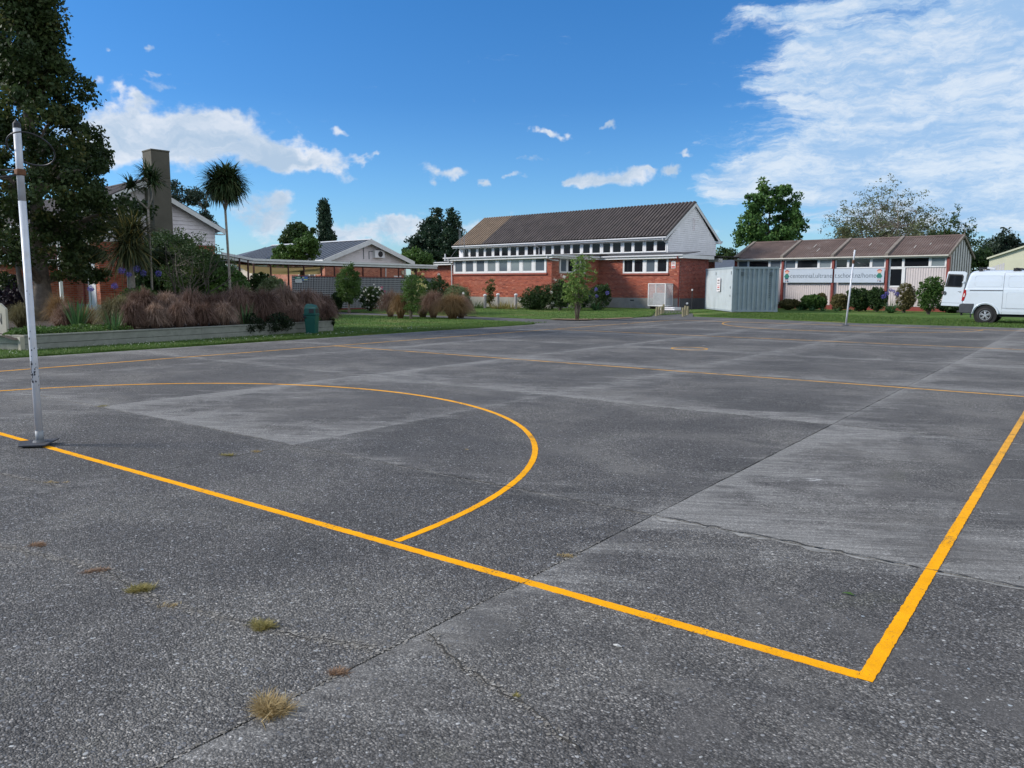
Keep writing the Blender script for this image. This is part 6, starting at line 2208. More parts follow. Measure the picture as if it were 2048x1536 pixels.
# open rear door, hinged at the near corner, swung straight back
dr = bpy.data.objects.new('rear_door', None); COL.objects.link(dr); dr.parent = van; dr.location = (-.915, .02, 0); dr.rotation_euler = (0, 0, math.radians(-3))
dx = lambda z: .06 + (.20 * max(0, (z - .9)) / 1.3)
def dpt(f, z): return (-.87 * (1 - f) + dx(z) * 1.0 - 0, z)
outer = [(-.86, .72), (-.01, .70), (.015, 1.3), (.12, 2.16), (.02, 2.23), (-.60, 2.245), (-.66, 2.20)]
m = MB(); m.prism(outer, 0, .05, 'y'); bevel(m.build('door_panel', VW, dr), .012)
m = MB(); wpts = [(-.735, 1.56), (-.10, 1.53), (-.04, 1.58), (-.005, 2.02), (-.05, 2.10), (-.62, 2.13)]
m.prism(wpts, -.006, .056, 'y'); m.build('window_seal', SBLK, dr)
m = MB(); m.prism([(-.64, 1.60), (-.12, 1.58), (-.08, 1.63), (-.055, 2.0), (-.09, 2.05), (-.56, 2.075)], -.010, .060, 'y'); m.build('window', GLASS, dr)
m = MB(); m.tube([(-.73 + .05 * math.cos(a), -.012, 1.28 + .072 * math.sin(a)) for a in np.linspace(0, 2 * PI, 18)], .019, 6, cap=False); m.box(-.76, -.70, -.014, -.002, 1.26, 1.30); m.build('handle', SBLK, dr)
m = MB(); m.tube([(-.84, -.002, .86), (-.03, -.002, .84)], .005, 4); m.build('door_seam', SEAM, dr)
m = MB()
for z in (.80, 1.72): m.box(-.05, .03, -.03, 0, z, z + .07)
m.build('hinge', VWL, dr)
m = MB(); m.box(-.20, -.06, -.004, -.001, 1.34, 1.36); m.box(-.14, -.06, -.004, -.001, 1.30, 1.315); m.build('small_badge', SEAM, dr)
# racks on the roof
for (xa, name_) in ((-.35, 'roof_bar'), (1.0, 'roof_bar')):
    m = MB(); m.box(xa, xa + .06, .12, WID - .12, 2.33, 2.37); m.box(xa - .04, xa + .10, .2, .26, 2.24, 2.33); m.box(xa - .04, xa + .10, WID - .3, WID - .24, 2.24, 2.33)
    m.build(name_, DARK, van)
m = MB(); m.box(.90, .98, .2, .3, 2.24, 2.36); m.box(1.10, 1.18, .2, .3, 2.24, 2.36); m.tube([(-.55, .9, 2.38), (-.15, .9, 2.39)], .03, 6); m.build('rack_clamp', DARK, van)
m = MB(); m.tube([(-.2, .8, 2.39), (.1, .8, 2.33)], .05, 8); m.build('rack_fitting', GREYW, van)

# ------------------------------------------------------------------ planting: helpers
def hp(px, py, P, z0=0):
    return zof(px, py, P) - z0


def wp(wpx, P):
    return wpx * depth(P) / FOC


def tus(px, x, ytop, w, mat, label, seed, z0=.3, n=1500, y=None, group='brown tussock grasses', droop=2.1, wid=.014, tilt=.8, base=None):
    P = px_ground(px, x=x) if y is None else px_ground(px, y=y)
    H = hp(px, ytop, P, z0)
    return tussock(label, P, z0, H * .98, wp(w, P) / 2, mat, n, seed, group=group, droop=droop, wid=wid, tilt=tilt)


# --- hedge of red tussock behind the planter boards
hed = [(232, 588, 90, L_TUS4, 'olive brown drooping tussock, leftmost of the long hedge, in front of the brick corner'),
       (282, 581, 88, L_TUS, 'tall reddish brown tussock below the drooping yucca'),
       (330, 579, 88, L_TUS, 'reddish brown tussock in the hedge below the bare branched shrub, left one'),
       (380, 580, 88, L_TUS, 'reddish brown tussock in the hedge right of the bare branched shrub'),
       (425, 578, 84, L_TUS, 'brown tussock left of the cabbage tree trunk'),
       (478, 575, 86, L_TUS, 'brown tussock right of the cabbage tree trunk'),
       (524, 574, 84, L_TUS, 'brown tussock above the two dark green spilling shrubs'),
       (568, 573, 84, L_TUS, 'brown tussock just left of the green bin'),
       (612, 574, 84, L_TUS, 'brown tussock directly behind the green bin'),
       (646, 581, 62, L_TUS, 'brown tussock at the right end of the planter')]
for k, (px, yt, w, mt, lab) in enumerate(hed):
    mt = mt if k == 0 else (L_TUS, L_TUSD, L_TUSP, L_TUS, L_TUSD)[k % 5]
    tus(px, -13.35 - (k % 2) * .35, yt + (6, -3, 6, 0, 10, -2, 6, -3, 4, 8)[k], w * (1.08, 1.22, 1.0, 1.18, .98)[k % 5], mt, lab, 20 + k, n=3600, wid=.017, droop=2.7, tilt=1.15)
mid = [(258, 600, 'low reddish tussock at the front of the hedge near its left end'), (306, 606, 'low reddish tussock filling the hedge front below the yucca'), (355, 603, 'low reddish tussock at the hedge front below the branched shrub'),
       (404, 606, 'low reddish tussock at the hedge front left of the cabbage tree'), (447, 604, 'low reddish tussock at the hedge front by the green flax'),
       (590, 606, 'low reddish tussock at the hedge front beside the bin'), (652, 606, 'low reddish tussock draping over the right end of the planter')]
for k, (px, yt, lab) in enumerate(mid):
    tus(px, -12.75, yt, 66, (L_TUSD, L_TUSP, L_TUS)[k % 3], lab, 60 + k, n=1700, wid=.015, droop=2.8, tilt=1.2)
bk = [(262, 584), (350, 580), (448, 577), (545, 575), (628, 578)]
for k, (px, yt) in enumerate(bk):
    tus(px, -14.6, yt + 4, 80, L_TUS4 if k == 0 else L_TUSD, ['olive brown tussock at the back of the hedge near its left end', 'brown tussock at the back of the hedge behind the branched shrub side', 'brown tussock at the back of the hedge behind the cabbage tree base',
                                                   'brown tussock at the back of the hedge above the dark shrubs', 'brown tussock at the back of the hedge by its right end'][k], 80 + k, n=1500)
# small ones on the left
P = px_ground(38, x=-16.2); tussock('pale straw coloured tussock at far left behind the goal post', P, .3, .75, .7, L_TUS4, 1100, 91, group='brown tussock grasses', tilt=1.3, droop=1.6)
P = px_ground(112, x=-16.0); tussock('brown grass clump right beside the big tree trunk', P, .3, 1.0, .6, L_TUS2, 1300, 92, group='brown tussock grasses', tilt=.7, droop=1.0)
P = px_ground(128, x=-15.0); tussock('thin brown grass clump between the tree trunk and the green flax', P, .3, .8, .5, L_TUS, 900, 93, group='brown tussock grasses', tilt=.6, droop=.9)
P = px_ground(172, x=-15.2); tussock('golden brown grass clump right of the green flax below the white door', P, .3, .66, .5, L_TUS2, 900, 94, group='brown tussock grasses', tilt=.7, droop=.9)
# flax clumps
for k, (px, x, yt, n_, lab) in enumerate(((150, -14.4, 603, 60, 'bright green upright flax in the planter between two brown grass clumps'), (222, -12.7, 622, 22, 'small green iris clump at the left end of the brown hedge'), (488, -12.7, 612, 26, 'bright green iris blades rising beside the cabbage tree'))):
    P = px_ground(px, x=x)
    t = thing('flax', lab, 'plant', (P[0], P[1], .3), 0, 'green flax clumps')
    straps(t, 'leaves', n_, 0, hp(px, yt, P, .3) * 1.15, .035, L_FLAX, np.random.default_rng(300 + k), (.02, .5), .35, r0=.10)
# ground cover in the planter front
rngg = np.random.default_rng(55)
m_c = []
for k in range(130):
    f = k / 130
    px = 10 + 235 * rngg.random()
    P = px_ground(px, x=-12.35 - 1.5 * rngg.random() ** 1.3)
    m_c.append((P[0], P[1], .33 + .10 * rngg.random()))
m_c = np.array(m_c)
C, rn = clumped(m_c, 130, .22, rngg, .5)
C[:, 2] = np.maximum(C[:, 2], .31)
C[:, 0] = np.minimum(C[:, 0], -12.02)
o = link('ground_cover', leaf_mesh('ground_cover', C, .05, L_MID, rngg, .6, rn)); o['kind'] = 'stuff'; o['label'] = 'low green ground cover along the front of the planter'
# dark shrubs spilling over the boards
for k, (px, x, yt, w, lab) in enumerate(((502, -12.5, 634, 48, 'dark green shrub spilling over the planter boards below the iris, left of two'), (550, -12.5, 626, 70, 'dark green shrub spilling over the planter boards left of the bin'), (648, -12.75, 638, 34, 'small olive shrub at the right end of the planter'))):
    P = px_ground(px, x=x); r_ = wp(w, P) / 2
    bush(lab, P, .02, [(0, 0, .36, r_ * .7, r_ * .7, .36), (.1, -r_ * .5, .22, r_ * .6, r_ * .5, .22), (.1, r_ * .5, .3, r_ * .6, r_ * .5, .26)], 2600, .04, L_VDARK, seed=30 + k, group='shrubs spilling over the planter', bumps=30)

# --- big tree at the left
P = px_ground(84, d=26.0)
rng = np.random.default_rng(3)
tr_ = thing('broadleaf_tree', 'large dark leafy tree at the left edge, tapering upwards, lower branches hanging towards the planter', 'tree', (P[0], P[1], .25))
zs = [1.3, 2.0, 3.0, 4.0, 5.0, 6.0, 7.2, 8.4, 9.6, 10.8, 12.2, 13.4]
rs_ = [1.0, 1.65, 2.5, 3.1, 2.85, 2.5, 2.15, 1.55, 1.1, .85, .5, .15]
lob = rng.uniform(0, 2 * PI, (3,))
cent = []
while len(cent) < 860:
    z = 1.3 + 12.0 * rng.random() ** 1.25
    a = rng.uniform(0, 2 * PI)
    R_ = np.interp(z, zs, rs_)
    # whorled boughs: the outline swells and draws in with height and bearing
    sw = .80 + .20 * math.sin(z * 3.1 + 2.2 * math.sin(a + lob[0])) + .16 * math.sin(3 * a + lob[1] + z) + .10 * math.sin(5 * a + lob[2] - 2 * z)
    r_ = R_ * sw * (1 - .62 * rng.random() ** 2.2)
    if z < 2.9 and r_ < 1.2: continue
    cent.append((r_ * math.cos(a), r_ * math.sin(a), z - .10 * r_))
cent = np.array(cent)
C, rn = clumped(cent, 115, .35, rng, .8)
C[:, 2] = np.maximum(C[:, 2], .9)
link('foliage', leaf_mesh('foliage', C, .135, L_BIG, rng, .62, rn, .4), tr_)
tp_ = [np.array([.03 * math.sin(k * 2.1) * k * .5, .03 * math.cos(k * 1.7) * k * .5, -.1 + 12.6 * k / 9]) for k in range(10)]
limbs('trunk', tr_, None, tp_, [.42, .25, .22, .19, .16, .13, .10, .07, .045, .02], cent[rng.choice(len(cent), 110, replace=False)], BARK, rng, r_tip=.012, maxb=110)
m = MB(); m.tube([(.02, 0, -.05), (-.28, -.22, .45), (-.55, -.42, 1.2), (-.62, -.5, 2.4)], [.17, .13, .10, .05], 9); m.build('side_stem', BARK, tr_, smooth=True)
P = px_ground(8, d=29); bush('dark purple leaved bush at the far left edge behind the timber sign', P, .1, [(0, 0, .9, 1.3, 1.2, 1.0)], 3600, .10, L_DPURP, seed=7, cat='bush')
P = px_ground(40, d=27.5); bush('dark leafy bush behind the near goal post', P, .1, [(0, 0, .8, .6, .7, .75)], 2000, .09, L_DPURP, seed=8, cat='bush')

# --- yucca, cabbage trees, branched shrub
def headed(label, px, x, ycrown, rpx, ybase, nleaf, L, w, seed, mat=L_STRAP, lean=0.0, cap=2.95, tr=.05, z0=.3, name='cabbage_tree', split=False, tilt=(0, 2.2), droop=1.2, heads=None, d=None):
    rng = np.random.default_rng(seed)
    P = px_ground(px, x=x) if d is None else px_ground(px, d=d)
    t = thing(name, label, 'tree', (P[0], P[1], z0))
    zc_ = hp(px, ycrown, P, z0)
    m = MB()
    offs = heads or [(0, 0, 0, 1)]
    for (ox, oy, oz, sc_) in offs:
        top_ = (lean + ox, oy, zc_ + oz)
        if len(offs) > 1:
            m.tube([(lean * .8, 0, zc_ * .82), (lean * .9 + ox * .7, oy * .7, zc_ * .9), top_], [tr * .8, tr * .65, tr * .6], 7)
        n_ = int(nleaf * sc_)
        ru = unit(n_, rng) * .12 * sc_
        R = np.array(top_) + ru
        an = rng.uniform(0, 2 * PI, n_)
        til = np.arccos(rng.uniform(math.cos(tilt[1]), math.cos(tilt[0]), n_))
        link('leaves', blades_mesh('leaves', R, an, til, L * sc_ * rng.uniform(.75, 1.1, n_), droop * rng.uniform(.3, 1.2, n_), np.full(n_, w), mat, rng, S=5, cap=cap), t)
    m.tube([(0, 0, 0), (lean * .3 + .03, 0, zc_ * .3), (lean * .5 - .02, .02, zc_ * .6), (lean * .8, 0, zc_ * .82)] + ([(lean, 0, zc_)] if len(offs) == 1 else []), [tr * 1.3, tr, tr * .95, tr * .9] + ([tr * .8] if len(offs) == 1 else []), 9)
    m.build('trunk', BARKP, t, smooth=True)
    return t


headed('tall slim cabbage tree with round tufted head standing against the sky', 460, -16.5, 372, 50, 580, 680, 1.08, .075, 5, lean=-.12, tilt=(0, 2.3), droop=1.25, tr=.045, heads=[(0, 0, 0, .85), (.16, .1, .12, .75), (-.18, -.05, .10, .75), (.0, .1, .28, .7)])
headed('slender cabbage tree with sparse tuft in front of the tall chimney', 302, -15.8, 368, 30, 585, 170, .62, .055, 6, mat=L_STRAP, tr=.035, tilt=(0, 2.0), droop=.8, lean=.1, heads=[(.18, .1, .05, .9), (-.45, -.3, -.05, .7), (.0, .05, .30, .8)])
headed('big yucca with sword leaves and a skirt of drooping yellowed blades', 262, -15.6, 470, 40, 580, 560, 1.15, .055, 7, mat=L_YUC, tr=.12, name='yucca', tilt=(.1, 2.5), droop=1.0, heads=[(0, 0, -.35, 1), (.1, .1, .15, .7)])
# branched bare shrub
P = px_ground(372, x=-15.7)
rng = np.random.default_rng(12)
t = thing('bare_shrub', 'grey branching shrub with thin upright bare twigs in front of the dark bushes', 'shrub', (P[0], P[1], .3))
m = MB()
def twig(p, d, L, r, lev):
    k = 4
    pts = [p]
    dd = Vector(d)
    for i in range(k):
        dd = (dd + Vector(rng.normal(size=3) * .13)).normalized()
        dd.z = max(dd.z, .15)
        pts.append(tuple(Vector(pts[-1]) + dd * L / k))
    m.tube(pts, [r, r * .85, r * .7, r * .6, r * .5], 5, cap=False)
    if lev < 3:
        for i in range(3 if lev < 1 else 2):
            q = pts[rng.integers(2, 5)]
            nd = (dd + Vector(rng.normal(size=3) * .38)).normalized(); nd.z = abs(nd.z) * .8 + .25
            twig(q, nd, L * rng.uniform(.6, .85), r * .55, lev + 1)
for k in range(4):
    a = k * 1.6 + .3
    twig((.05 * math.cos(a), .05 * math.sin(a), 0), (.5 * math.cos(a), .5 * math.sin(a), 1), 1.25, .040, 0)
m.build('branches', BARKD, t)
# dark rounded bushes behind
for k, (px, d_, yt, yb, w, mt, lab, ls) in enumerate(((345, 34, 462, 575, 110, L_DARK, 'dark spreading bush in front of the hall gable, left of three', .10),
                                                     (418, 33.5, 500, 580, 100, L_DARK, 'dark spreading bush below the right end of the hall gable', .10),
                                                     (455, 32, 527, 590, 105, L_MID, 'bright green rounded bush behind the cabbage tree trunk', .085),
                                                     (292, 33, 500, 585, 70, L_DARK, 'dark green bush behind the yucca and the blue flowers', .09),
                                                     (545, 38, 548, 580, 60, L_SAGE, 'low grey green bush behind the walkway posts', .08),
                                                     (525, 40, 540, 585, 50, L_DARK, 'dark bush in the shade under the shade sail', .09))):
    P = px_ground(px, d=d_); H = hp(px, yt, P); r_ = wp(w, P) / 2
    bush(lab, P, 0, [(0, 0, H * .55, r_, r_ * .9, H * .45), (r_ * .3, 0, H * .45, r_ * .8, r_ * .8, H * .42)], 15000 if k < 3 else 6000, ls * 1.15, mt, seed=40 + k, bumps=60, group='bushes behind the hedge', cat='bush')
# layered flat shrub on top of left bushes
P = px_ground(372, d=32); H = hp(372, 447, P)
tree('dark layered shrub with flat spreading foliage below the chimney', P, 0, [(-.5, 0, H * .82, 1.3, 1.0, .45), (.7, 0, H * .72, 1.3, 1.0, .5), (1.4, .2, H * .58, .9, .8, .5), (-.8, 0, H * .5, 1.3, 1.0, .6), (.5, 0, H * .4, 1.3, 1.0, .6)], 170, 95, .34, .08, L_DARK, BARKP, tr=.07, stems=3, seed=13, top=H * .7, cat='shrub', name='layered_shrub')
# agapanthus by the hall
for k, (px, yt) in enumerate(((245, 541), (275, 538), (288, 546), (318, 547), (229, 572), (181, 578))):
    P = px_ground(px, x=-15.0 if k != 5 else -15.5); h = hp(px, yt, P, .3)
    lab = ['agapanthus with blue flower head in front of the yucca', 'agapanthus with pale blue head right of the yucca, upper one', 'agapanthus with blue head just below and right of the upper one', 'agapanthus with blue head right of the slender cabbage tree', 'pale mauve agapanthus head low at the left end of the brown hedge', 'blue agapanthus head in front of the white door'][k]
    agapanthus(lab, P, .3, [(0, 0, h, .11), (.12, .15, h - .12, .09)] if k < 1 else [(0, 0, h, .105)], leaves=45, L=.55, seed=70 + k, group='agapanthus by the hall')
P = px_ground(282, x=-15.2); bush('fresh green leafy clump under the agapanthus left of the slim trunk', P, .3, [(0, 0, .75, .7, .7, .5)], 2500, .07, L_MID, seed=77)

# --- middle garden
P = px_ground(697, x=-25.9)
tree('dense bright green rounded shrub tree on a short trunk beside the path', P, 0, [(0, 0, hp(697, 572, P) * 1.0, wp(50, P) / 2, wp(50, P) / 2, 1.05), (0, 0, 1.15, wp(38, P) / 2, wp(38, P) / 2, .7), (.1, 0, hp(697, 548, P), wp(36, P) / 2, wp(36, P) / 2, .6)],
     190, 75, .19, .075, L_MID, BARK, tr=.09, seed=21, shell=.75, top=1.3, name='shrub_tree', cat='tree', maxb=30)


def flowers_on(t, ells, n, r, mat, rng, name='flowers', size=.06, per=26):
    cent = ell_points(ells, n, rng, .97)
    cent[:, 2] = np.abs(cent[:, 2]) + .1
    C = np.repeat(cent, per, 0) + unit(n * per, rng) * r * rng.uniform(.4, 1, (n * per, 1))
    o = link(name, leaf_mesh(name, C, size, mat, rng, .7), t)
    return o


def fbush(label, px, x, y, ytop, w, mat, fm, nf, seed, fr=.07, d=None, ls=.06, n=3200, cat='bush', group=None, ex=1):
    P = px_ground(px, x=x, y=y, d=d); H = hp(px, ytop, P); r_ = wp(w, P) / 2
    e = [(0, 0, H * .5, r_, r_ * .8, H * .5)]
    t = bush(label, P, 0, e, n, ls, mat, seed=seed, bumps=40, cat=cat, group=group)
    if nf:
        flowers_on(t, [(0, 0, H * .5, r_ * 1.0, r_ * .85, H * .52)], nf, fr, fm, np.random.default_rng(seed + 500))
    return t


fbush('dark bush dotted with white flowers beside the round shrub tree', 740, -26.6, None, 572, 60, L_DARK, P_WHITE, 90, 101, .05, n=4200)
fbush('small dark bush left of the round shrub tree below the lattice', 672, -27.5, None, 583, 34, L_DARK, P_WHITE, 0, 102)
fbush('low bush with bright pink flowers in front of the lattice', 764, -27.0, None, 578, 16, L_DARK, P_PINK, 26, 103, .07)
# mid island
def tp(px, d_, yt, w, mat, lab, seed, n=1300, wid=.014, **kw):
    P = px_ground(px, d=d_)
    return tussock(lab, P, 0, hp(px, yt, P) * 1.04, wp(w, P) / 2 * 1.22, mat, n, seed, group='tussock grasses in the middle garden', wid=wid, **kw)
tp(780, 38.5, 583, 52, L_TUS3, 'pinkish tussock grass at the left of the middle garden bed', 110, droop=2.7, tilt=1.2, n=2000)
tp(800, 36.5, 588, 48, L_TUS2, 'golden brown tussock in front of the pinkish one', 111, droop=1.9, tilt=1.1, n=2000)
tp(845, 38, 590, 58, L_TUS4, 'olive tussock between the young tree and the yellow flowers', 112, droop=2.7, tilt=1.2, n=2000)
tp(866, 37.5, 583, 58, L_TUS3, 'pinkish brown tussock behind the small dark trunk plant', 113, droop=2.7, tilt=1.2, n=2000)
tp(905, 36.5, 590, 78, L_TUS2, 'large golden brown tussock in front of the clipped dome', 114, n=3000, droop=2.6, tilt=1.2)
tp(922, 37.5, 592, 56, L_TUS, 'reddish tussock right behind the large golden one', 115, droop=2.7, tilt=1.2, n=2000)
P = px_ground(821, d=36)
tree('airy young shrub tree with olive foliage in the middle garden', P, 0, [(.0, 0, 1.35, .55, .5, .75), (.1, 0, .75, .45, .45, .45)], 90, 40, .18, .07, L_MID, BARK, tr=.035, stems=4, spread=.12, seed=22, top=1.3, name='young_tree', cat='tree', maxb=30)
fbush('leafy green bush with a few cream roses below the walkway end', 838, None, None, 545, 62, L_MID, P_CREAM, 14, 120, .10, d=42, n=5200, ls=.08)
fbush('yellow rose blooms on a light green bush in the middle garden', 842, None, None, 566, 24, L_LITE, P_CREAM, 20, 121, .14, d=38.5, n=1500)
P = px_ground(912, d=43); r_ = wp(64, P) / 2; H = hp(912, 564, P)
bush('clipped grey green dome shrub at the left end of the brick wing', P, 0, [(0, 0, H * .42, r_, r_, H * .58)], 9000, .05, L_SAGE, seed=123, bumps=60, brad=.10, cat='bush', name='clipped_dome')
fbush('dark leafy bush behind the clipped dome against the lattice', 880, None, None, 552, 60, L_DARK, P_WHITE, 8, 124, .08, d=45, n=4000)
fbush('small white flowered bush at the right foot of the clipped dome', 930, None, None, 590, 26, L_DARK, P_WHITE, 9, 125, .07, d=40, n=1200)
P = px_ground(980, y=39.6)
tree('small broad leaved plant trained up the brick wing wall', P, 0, [(0, 0, 1.3, .45, .3, .75), (.05, 0, .6, .35, .3, .4)], 50, 22, .16, .15, L_TAN, BARK, tr=.025, seed=24, top=1.6, name='wall_plant', cat='plant', maxb=20)
for k, (px, w, yt, lab, mt) in enumerate(((950, 50, 596, 'low green plants at the foot of the wing wall, left', L_MID), (1000, 44, 600, 'low olive plants around the middle white topped post', L_TAN), (1022, 44, 598, 'low green shoots between the posts and the dark hedge', L_MID))):
    P = px_ground(px, y=38.6)
    t = thing('low_plants', lab, 'plant', (P[0], P[1], 0), 0, 'low plants along the wing wall')
    straps(t, 'leaves', 160, 0, hp(px, yt, P) * 1.1, .03, L_WEED if k else L_MID, np.random.default_rng(130 + k), (.1, 1.2), 1.0, r0=wp(w, P) / 3)
P = px_ground(1078, y=38.2); r_ = wp(78, P) / 2; H = hp(1078, 565, P)
bush('dark clipped hedge bush in front of the wing brick corner', P, 0, [(-.5, 0, H * .42, r_ * .8, .8, H * .5), (r_ * .4, 0, H * .45, r_ * .85, .8, H * .55), (-r_ * .5, 0, .5, r_ * .7, .8, .55)], 9000, .07, L_DARK, seed=126, bumps=70, cat='bush', name='hedge_bush')
fbush('dark rose bush with white blooms beside the feathery young tree', 1120, None, 38.0, 553, 40, L_DARK, P_WHITE, 16, 127, .12, n=3600, ls=.08)
fbush('dark bush hidden behind the feathery young tree trunks', 1160, None, 39.5, 570, 60, L_DARK, P_WHITE, 0, 128, n=3000, ls=.08)
P = px_ground(1200, y=41.5); h = hp(1200, 562, P)
bush('dark green mound behind the agapanthus flowers by the brick wall', P, 0, [(0, 0, h * .45, .95, .8, h * .5)], 4200, .07, L_DARK, seed=129, cat='bush')
P = px_ground(1192, y=40.3)
agapanthus('agapanthus clump with blue heads at the brick wall, right of the feathery tree', P, 0, [(-.45, 0, hp(1180, 594, P), .13), (.0, .1, hp(1192, 593, P) + .02, .13), (-.05, .1, hp(1192, 579, P), .13), (.85, 0, hp(1217, 586, P), .14)], leaves=110, L=.9, seed=131, group='agapanthus by the main block')
# feathery young tree
P = np.array([-11.02, 27.46])
rng = np.random.default_rng(33)
t = thing('feathery_tree', 'young multi stemmed tree with light feathery leaves at the edge of the court', 'tree', (P[0], P[1], .02))
m = MB(); tips = []
for k in range(9):
    a = k * 2 * PI / 9 + .2
    hh = 3.05 * rng.uniform(.5, 1.0)
    sp_ = rng.uniform(.2, .8)
    e = (sp_ * math.cos(a), sp_ * math.sin(a), hh)
    pts = [(.06 * math.cos(a), .06 * math.sin(a), 0), (e[0] * .3, e[1] * .25, hh * .3), (e[0] * .55, e[1] * .55, hh * .62), e]
    m.tube(pts, [.026, .02, .014, .006], 6)
    for f in (.42, .55, .68, .8, .9, 1.0):
        q = np.array(pts[2]) * (1 - (f - .62) / .38) + np.array(e) * ((f - .62) / .38) if f > .62 else np.array(pts[1]) * (1 - (f - .3) / .32) + np.array(pts[2]) * ((f - .3) / .32)
        for j in range(3 if f > .5 else 1): tips.append(q)
m.tube([(0, 0, -.05), (0, 0, .12)], [.085, .07], 10)
m.build('trunk', BARK, t, smooth=True)
tips = np.array(tips)
Cs = []; 
for q in tips:      # pinnate fronds: leaflets along a drooping rachis
    a = rng.uniform(0, 2 * PI); L_ = rng.uniform(.32, .55); el_ = rng.uniform(-.1, .7)
    for s_ in np.linspace(.15, 1, 11):
        for sd_ in (-1, 1):
            z = L_ * s_ * math.sin(el_) - .22 * s_ * s_
            r_ = L_ * s_ * math.cos(el_)
            o_ = .06 * (1.1 - s_ * .5) * sd_
            Cs.append(q + np.array([r_ * math.cos(a) - o_ * math.sin(a), r_ * math.sin(a) + o_ * math.cos(a), z]))
Cs = np.array(Cs)
link('foliage', leaf_mesh('foliage', np.vstack([Cs, Cs[::2] + rng.normal(size=Cs[::2].shape) * .06]), .115, L_LITE, rng, .42), t)

# --- shrubs in front of the classroom block
for k, (px, y_, yt, w, mt, lab, ls) in enumerate(((1578, 49.5, 597, 40, L_TAN, 'low olive shrub at the right foot of the container', .09), (1628, 50, 588, 46, L_MID, 'green spreading shrub below the first banner bay', .12), (1646, 50.5, 583, 22, L_TAN, 'wispy brownish shrub in front of the red post', .07),
                                                 (1682, 50, 586, 40, L_TAN, 'olive tan shrub just left of the far goal post', .08), (1722, 49.5, 574, 44, L_DARK, 'dark hedge shrub right of the far goal post', .09), (1756, 49.5, 571, 46, L_DARK, 'dark hedge shrub under the right banner child', .09),
                                                 (1811, 49, 562, 40, L_TAN, 'rounded tan green shrub below the tall narrow window', .07), (1860, 46.5, 549, 52, L_MID, 'tall fresh green bush next to the open van door', .08), (1606, 50.5, 604, 30, L_MID, 'low green sprawl under the banner near the container', .08),
                                                 (1905, 50.5, 600, 60, L_DARK, 'dark low shrubs behind the van rear door', .09))):
    P = px_ground(px, y=y_); H = hp(px, yt, P); r_ = wp(w, P) / 2
    bush(lab, P, 0, [(0, 0, H * .5, r_, .9 * r_, H * .5)], 4200, ls, mt, seed=150 + k, bumps=50, cat='bush', group='shrubs in front of the classroom block')
P = px_ground(1785, y=47.6)
agapanthus('agapanthus clump with violet heads below the tall narrow window', P, 0, [(-.45, 0, hp(1770, 593, P), .16), (-.1, .1, hp(1784, 580, P), .12), (.25, 0, hp(1790, 588, P), .16), (-.3, .2, hp(1774, 587, P), .14), (.1, -.1, hp(1787, 583, P), .12)], leaves=130, L=1.0, seed=170, group='agapanthus by the classroom block')
P = px_ground(1650, y=48.6); t = thing('low_plants', 'row of pale strap leaved plants in front of the hedge', 'plant', (P[0], P[1], 0), 0)
for q in range(5): straps(t, 'leaves', 40, 0, .45, .04, L_FLAX, np.random.default_rng(175 + q), (.2, 1.2), 1.4, center=(q * .75 - 1.5, 0))

# --- trees behind
def bt(label, px, d_, boxes, K, per, cr, ls, mat, seed, bark=BARKD, tr=.25, top=None, shell=.5, maxb=40, stems=1, group='trees behind the school', aspect=.6, droop=0, squash=.8, spread=.3, name='tree', z0=0):
    """boxes: crown lobes as (px centre, y top, y bottom, width px)"""
    P = px_ground(px, d=d_)
    es = []
    Rv = np.array([RT[0], RT[1]]) / math.hypot(RT[0], RT[1])
    for (cx, yt, yb, w) in boxes:
        zt = zof(cx, yt, P) - z0; zb = zof(cx, yb, P) - z0
        off = (cx - px) * d_ / FOC
        es.append((Rv[0] * off, Rv[1] * off, (zt + zb) / 2, w * d_ / FOC / 2, w * d_ / FOC / 2, (zt - zb) / 2))
    return tree(label, P, z0, es, K, per, cr, ls, mat, bark, tr=tr, seed=seed, shell=shell, top=top, maxb=maxb, stems=stems, group=group, aspect=aspect, droop=droop, squash=squash, spread=spread, name=name)


bt('fresh green broadleaf tree right of the white gable, behind the classroom block', 1535, 72, [(1510, 362, 440, 52), (1560, 370, 450, 66), (1500, 420, 500, 66), (1570, 420, 500, 70), (1535, 440, 520, 110)], 230, 75, .48, .30, L_MAPLE, 201, top=8.5, name='maple_tree', shell=.6)
bt('large thin leaved tree with bare upright twigs behind the classroom roof', 1765, 70, [(1758, 350, 480, 80), (1715, 385, 500, 100), (1805, 375, 500, 110), (1845, 405, 500, 80), (1675, 420, 500, 80), (1765, 430, 510, 200)], 950, 14, .40, .16, L_SPARSE, 202, stems=8, tr=.13, maxb=300, top=8, bark=BARK, name='thin_tree', spread=.5)
bt('thin leaved tree with long arching twigs left of the cream shed', 1905, 68, [(1900, 405, 480, 26), (1930, 425, 500, 40), (1885, 430, 500, 50), (1950, 460, 510, 50), (1920, 460, 530, 70), (1975, 465, 490, 14)], 200, 14, .34, .18, L_DARK, 203, stems=4, tr=.12, maxb=90, top=6.5, bark=BARK, name='thin_tree')
bt('distant rounded tree above the cream shed', 2005, 95, [(2010, 456, 520, 44), (1985, 478, 530, 44), (2030, 480, 530, 40), (1965, 485, 530, 30)], 120, 60, .6, .32, L_EUC, 204)
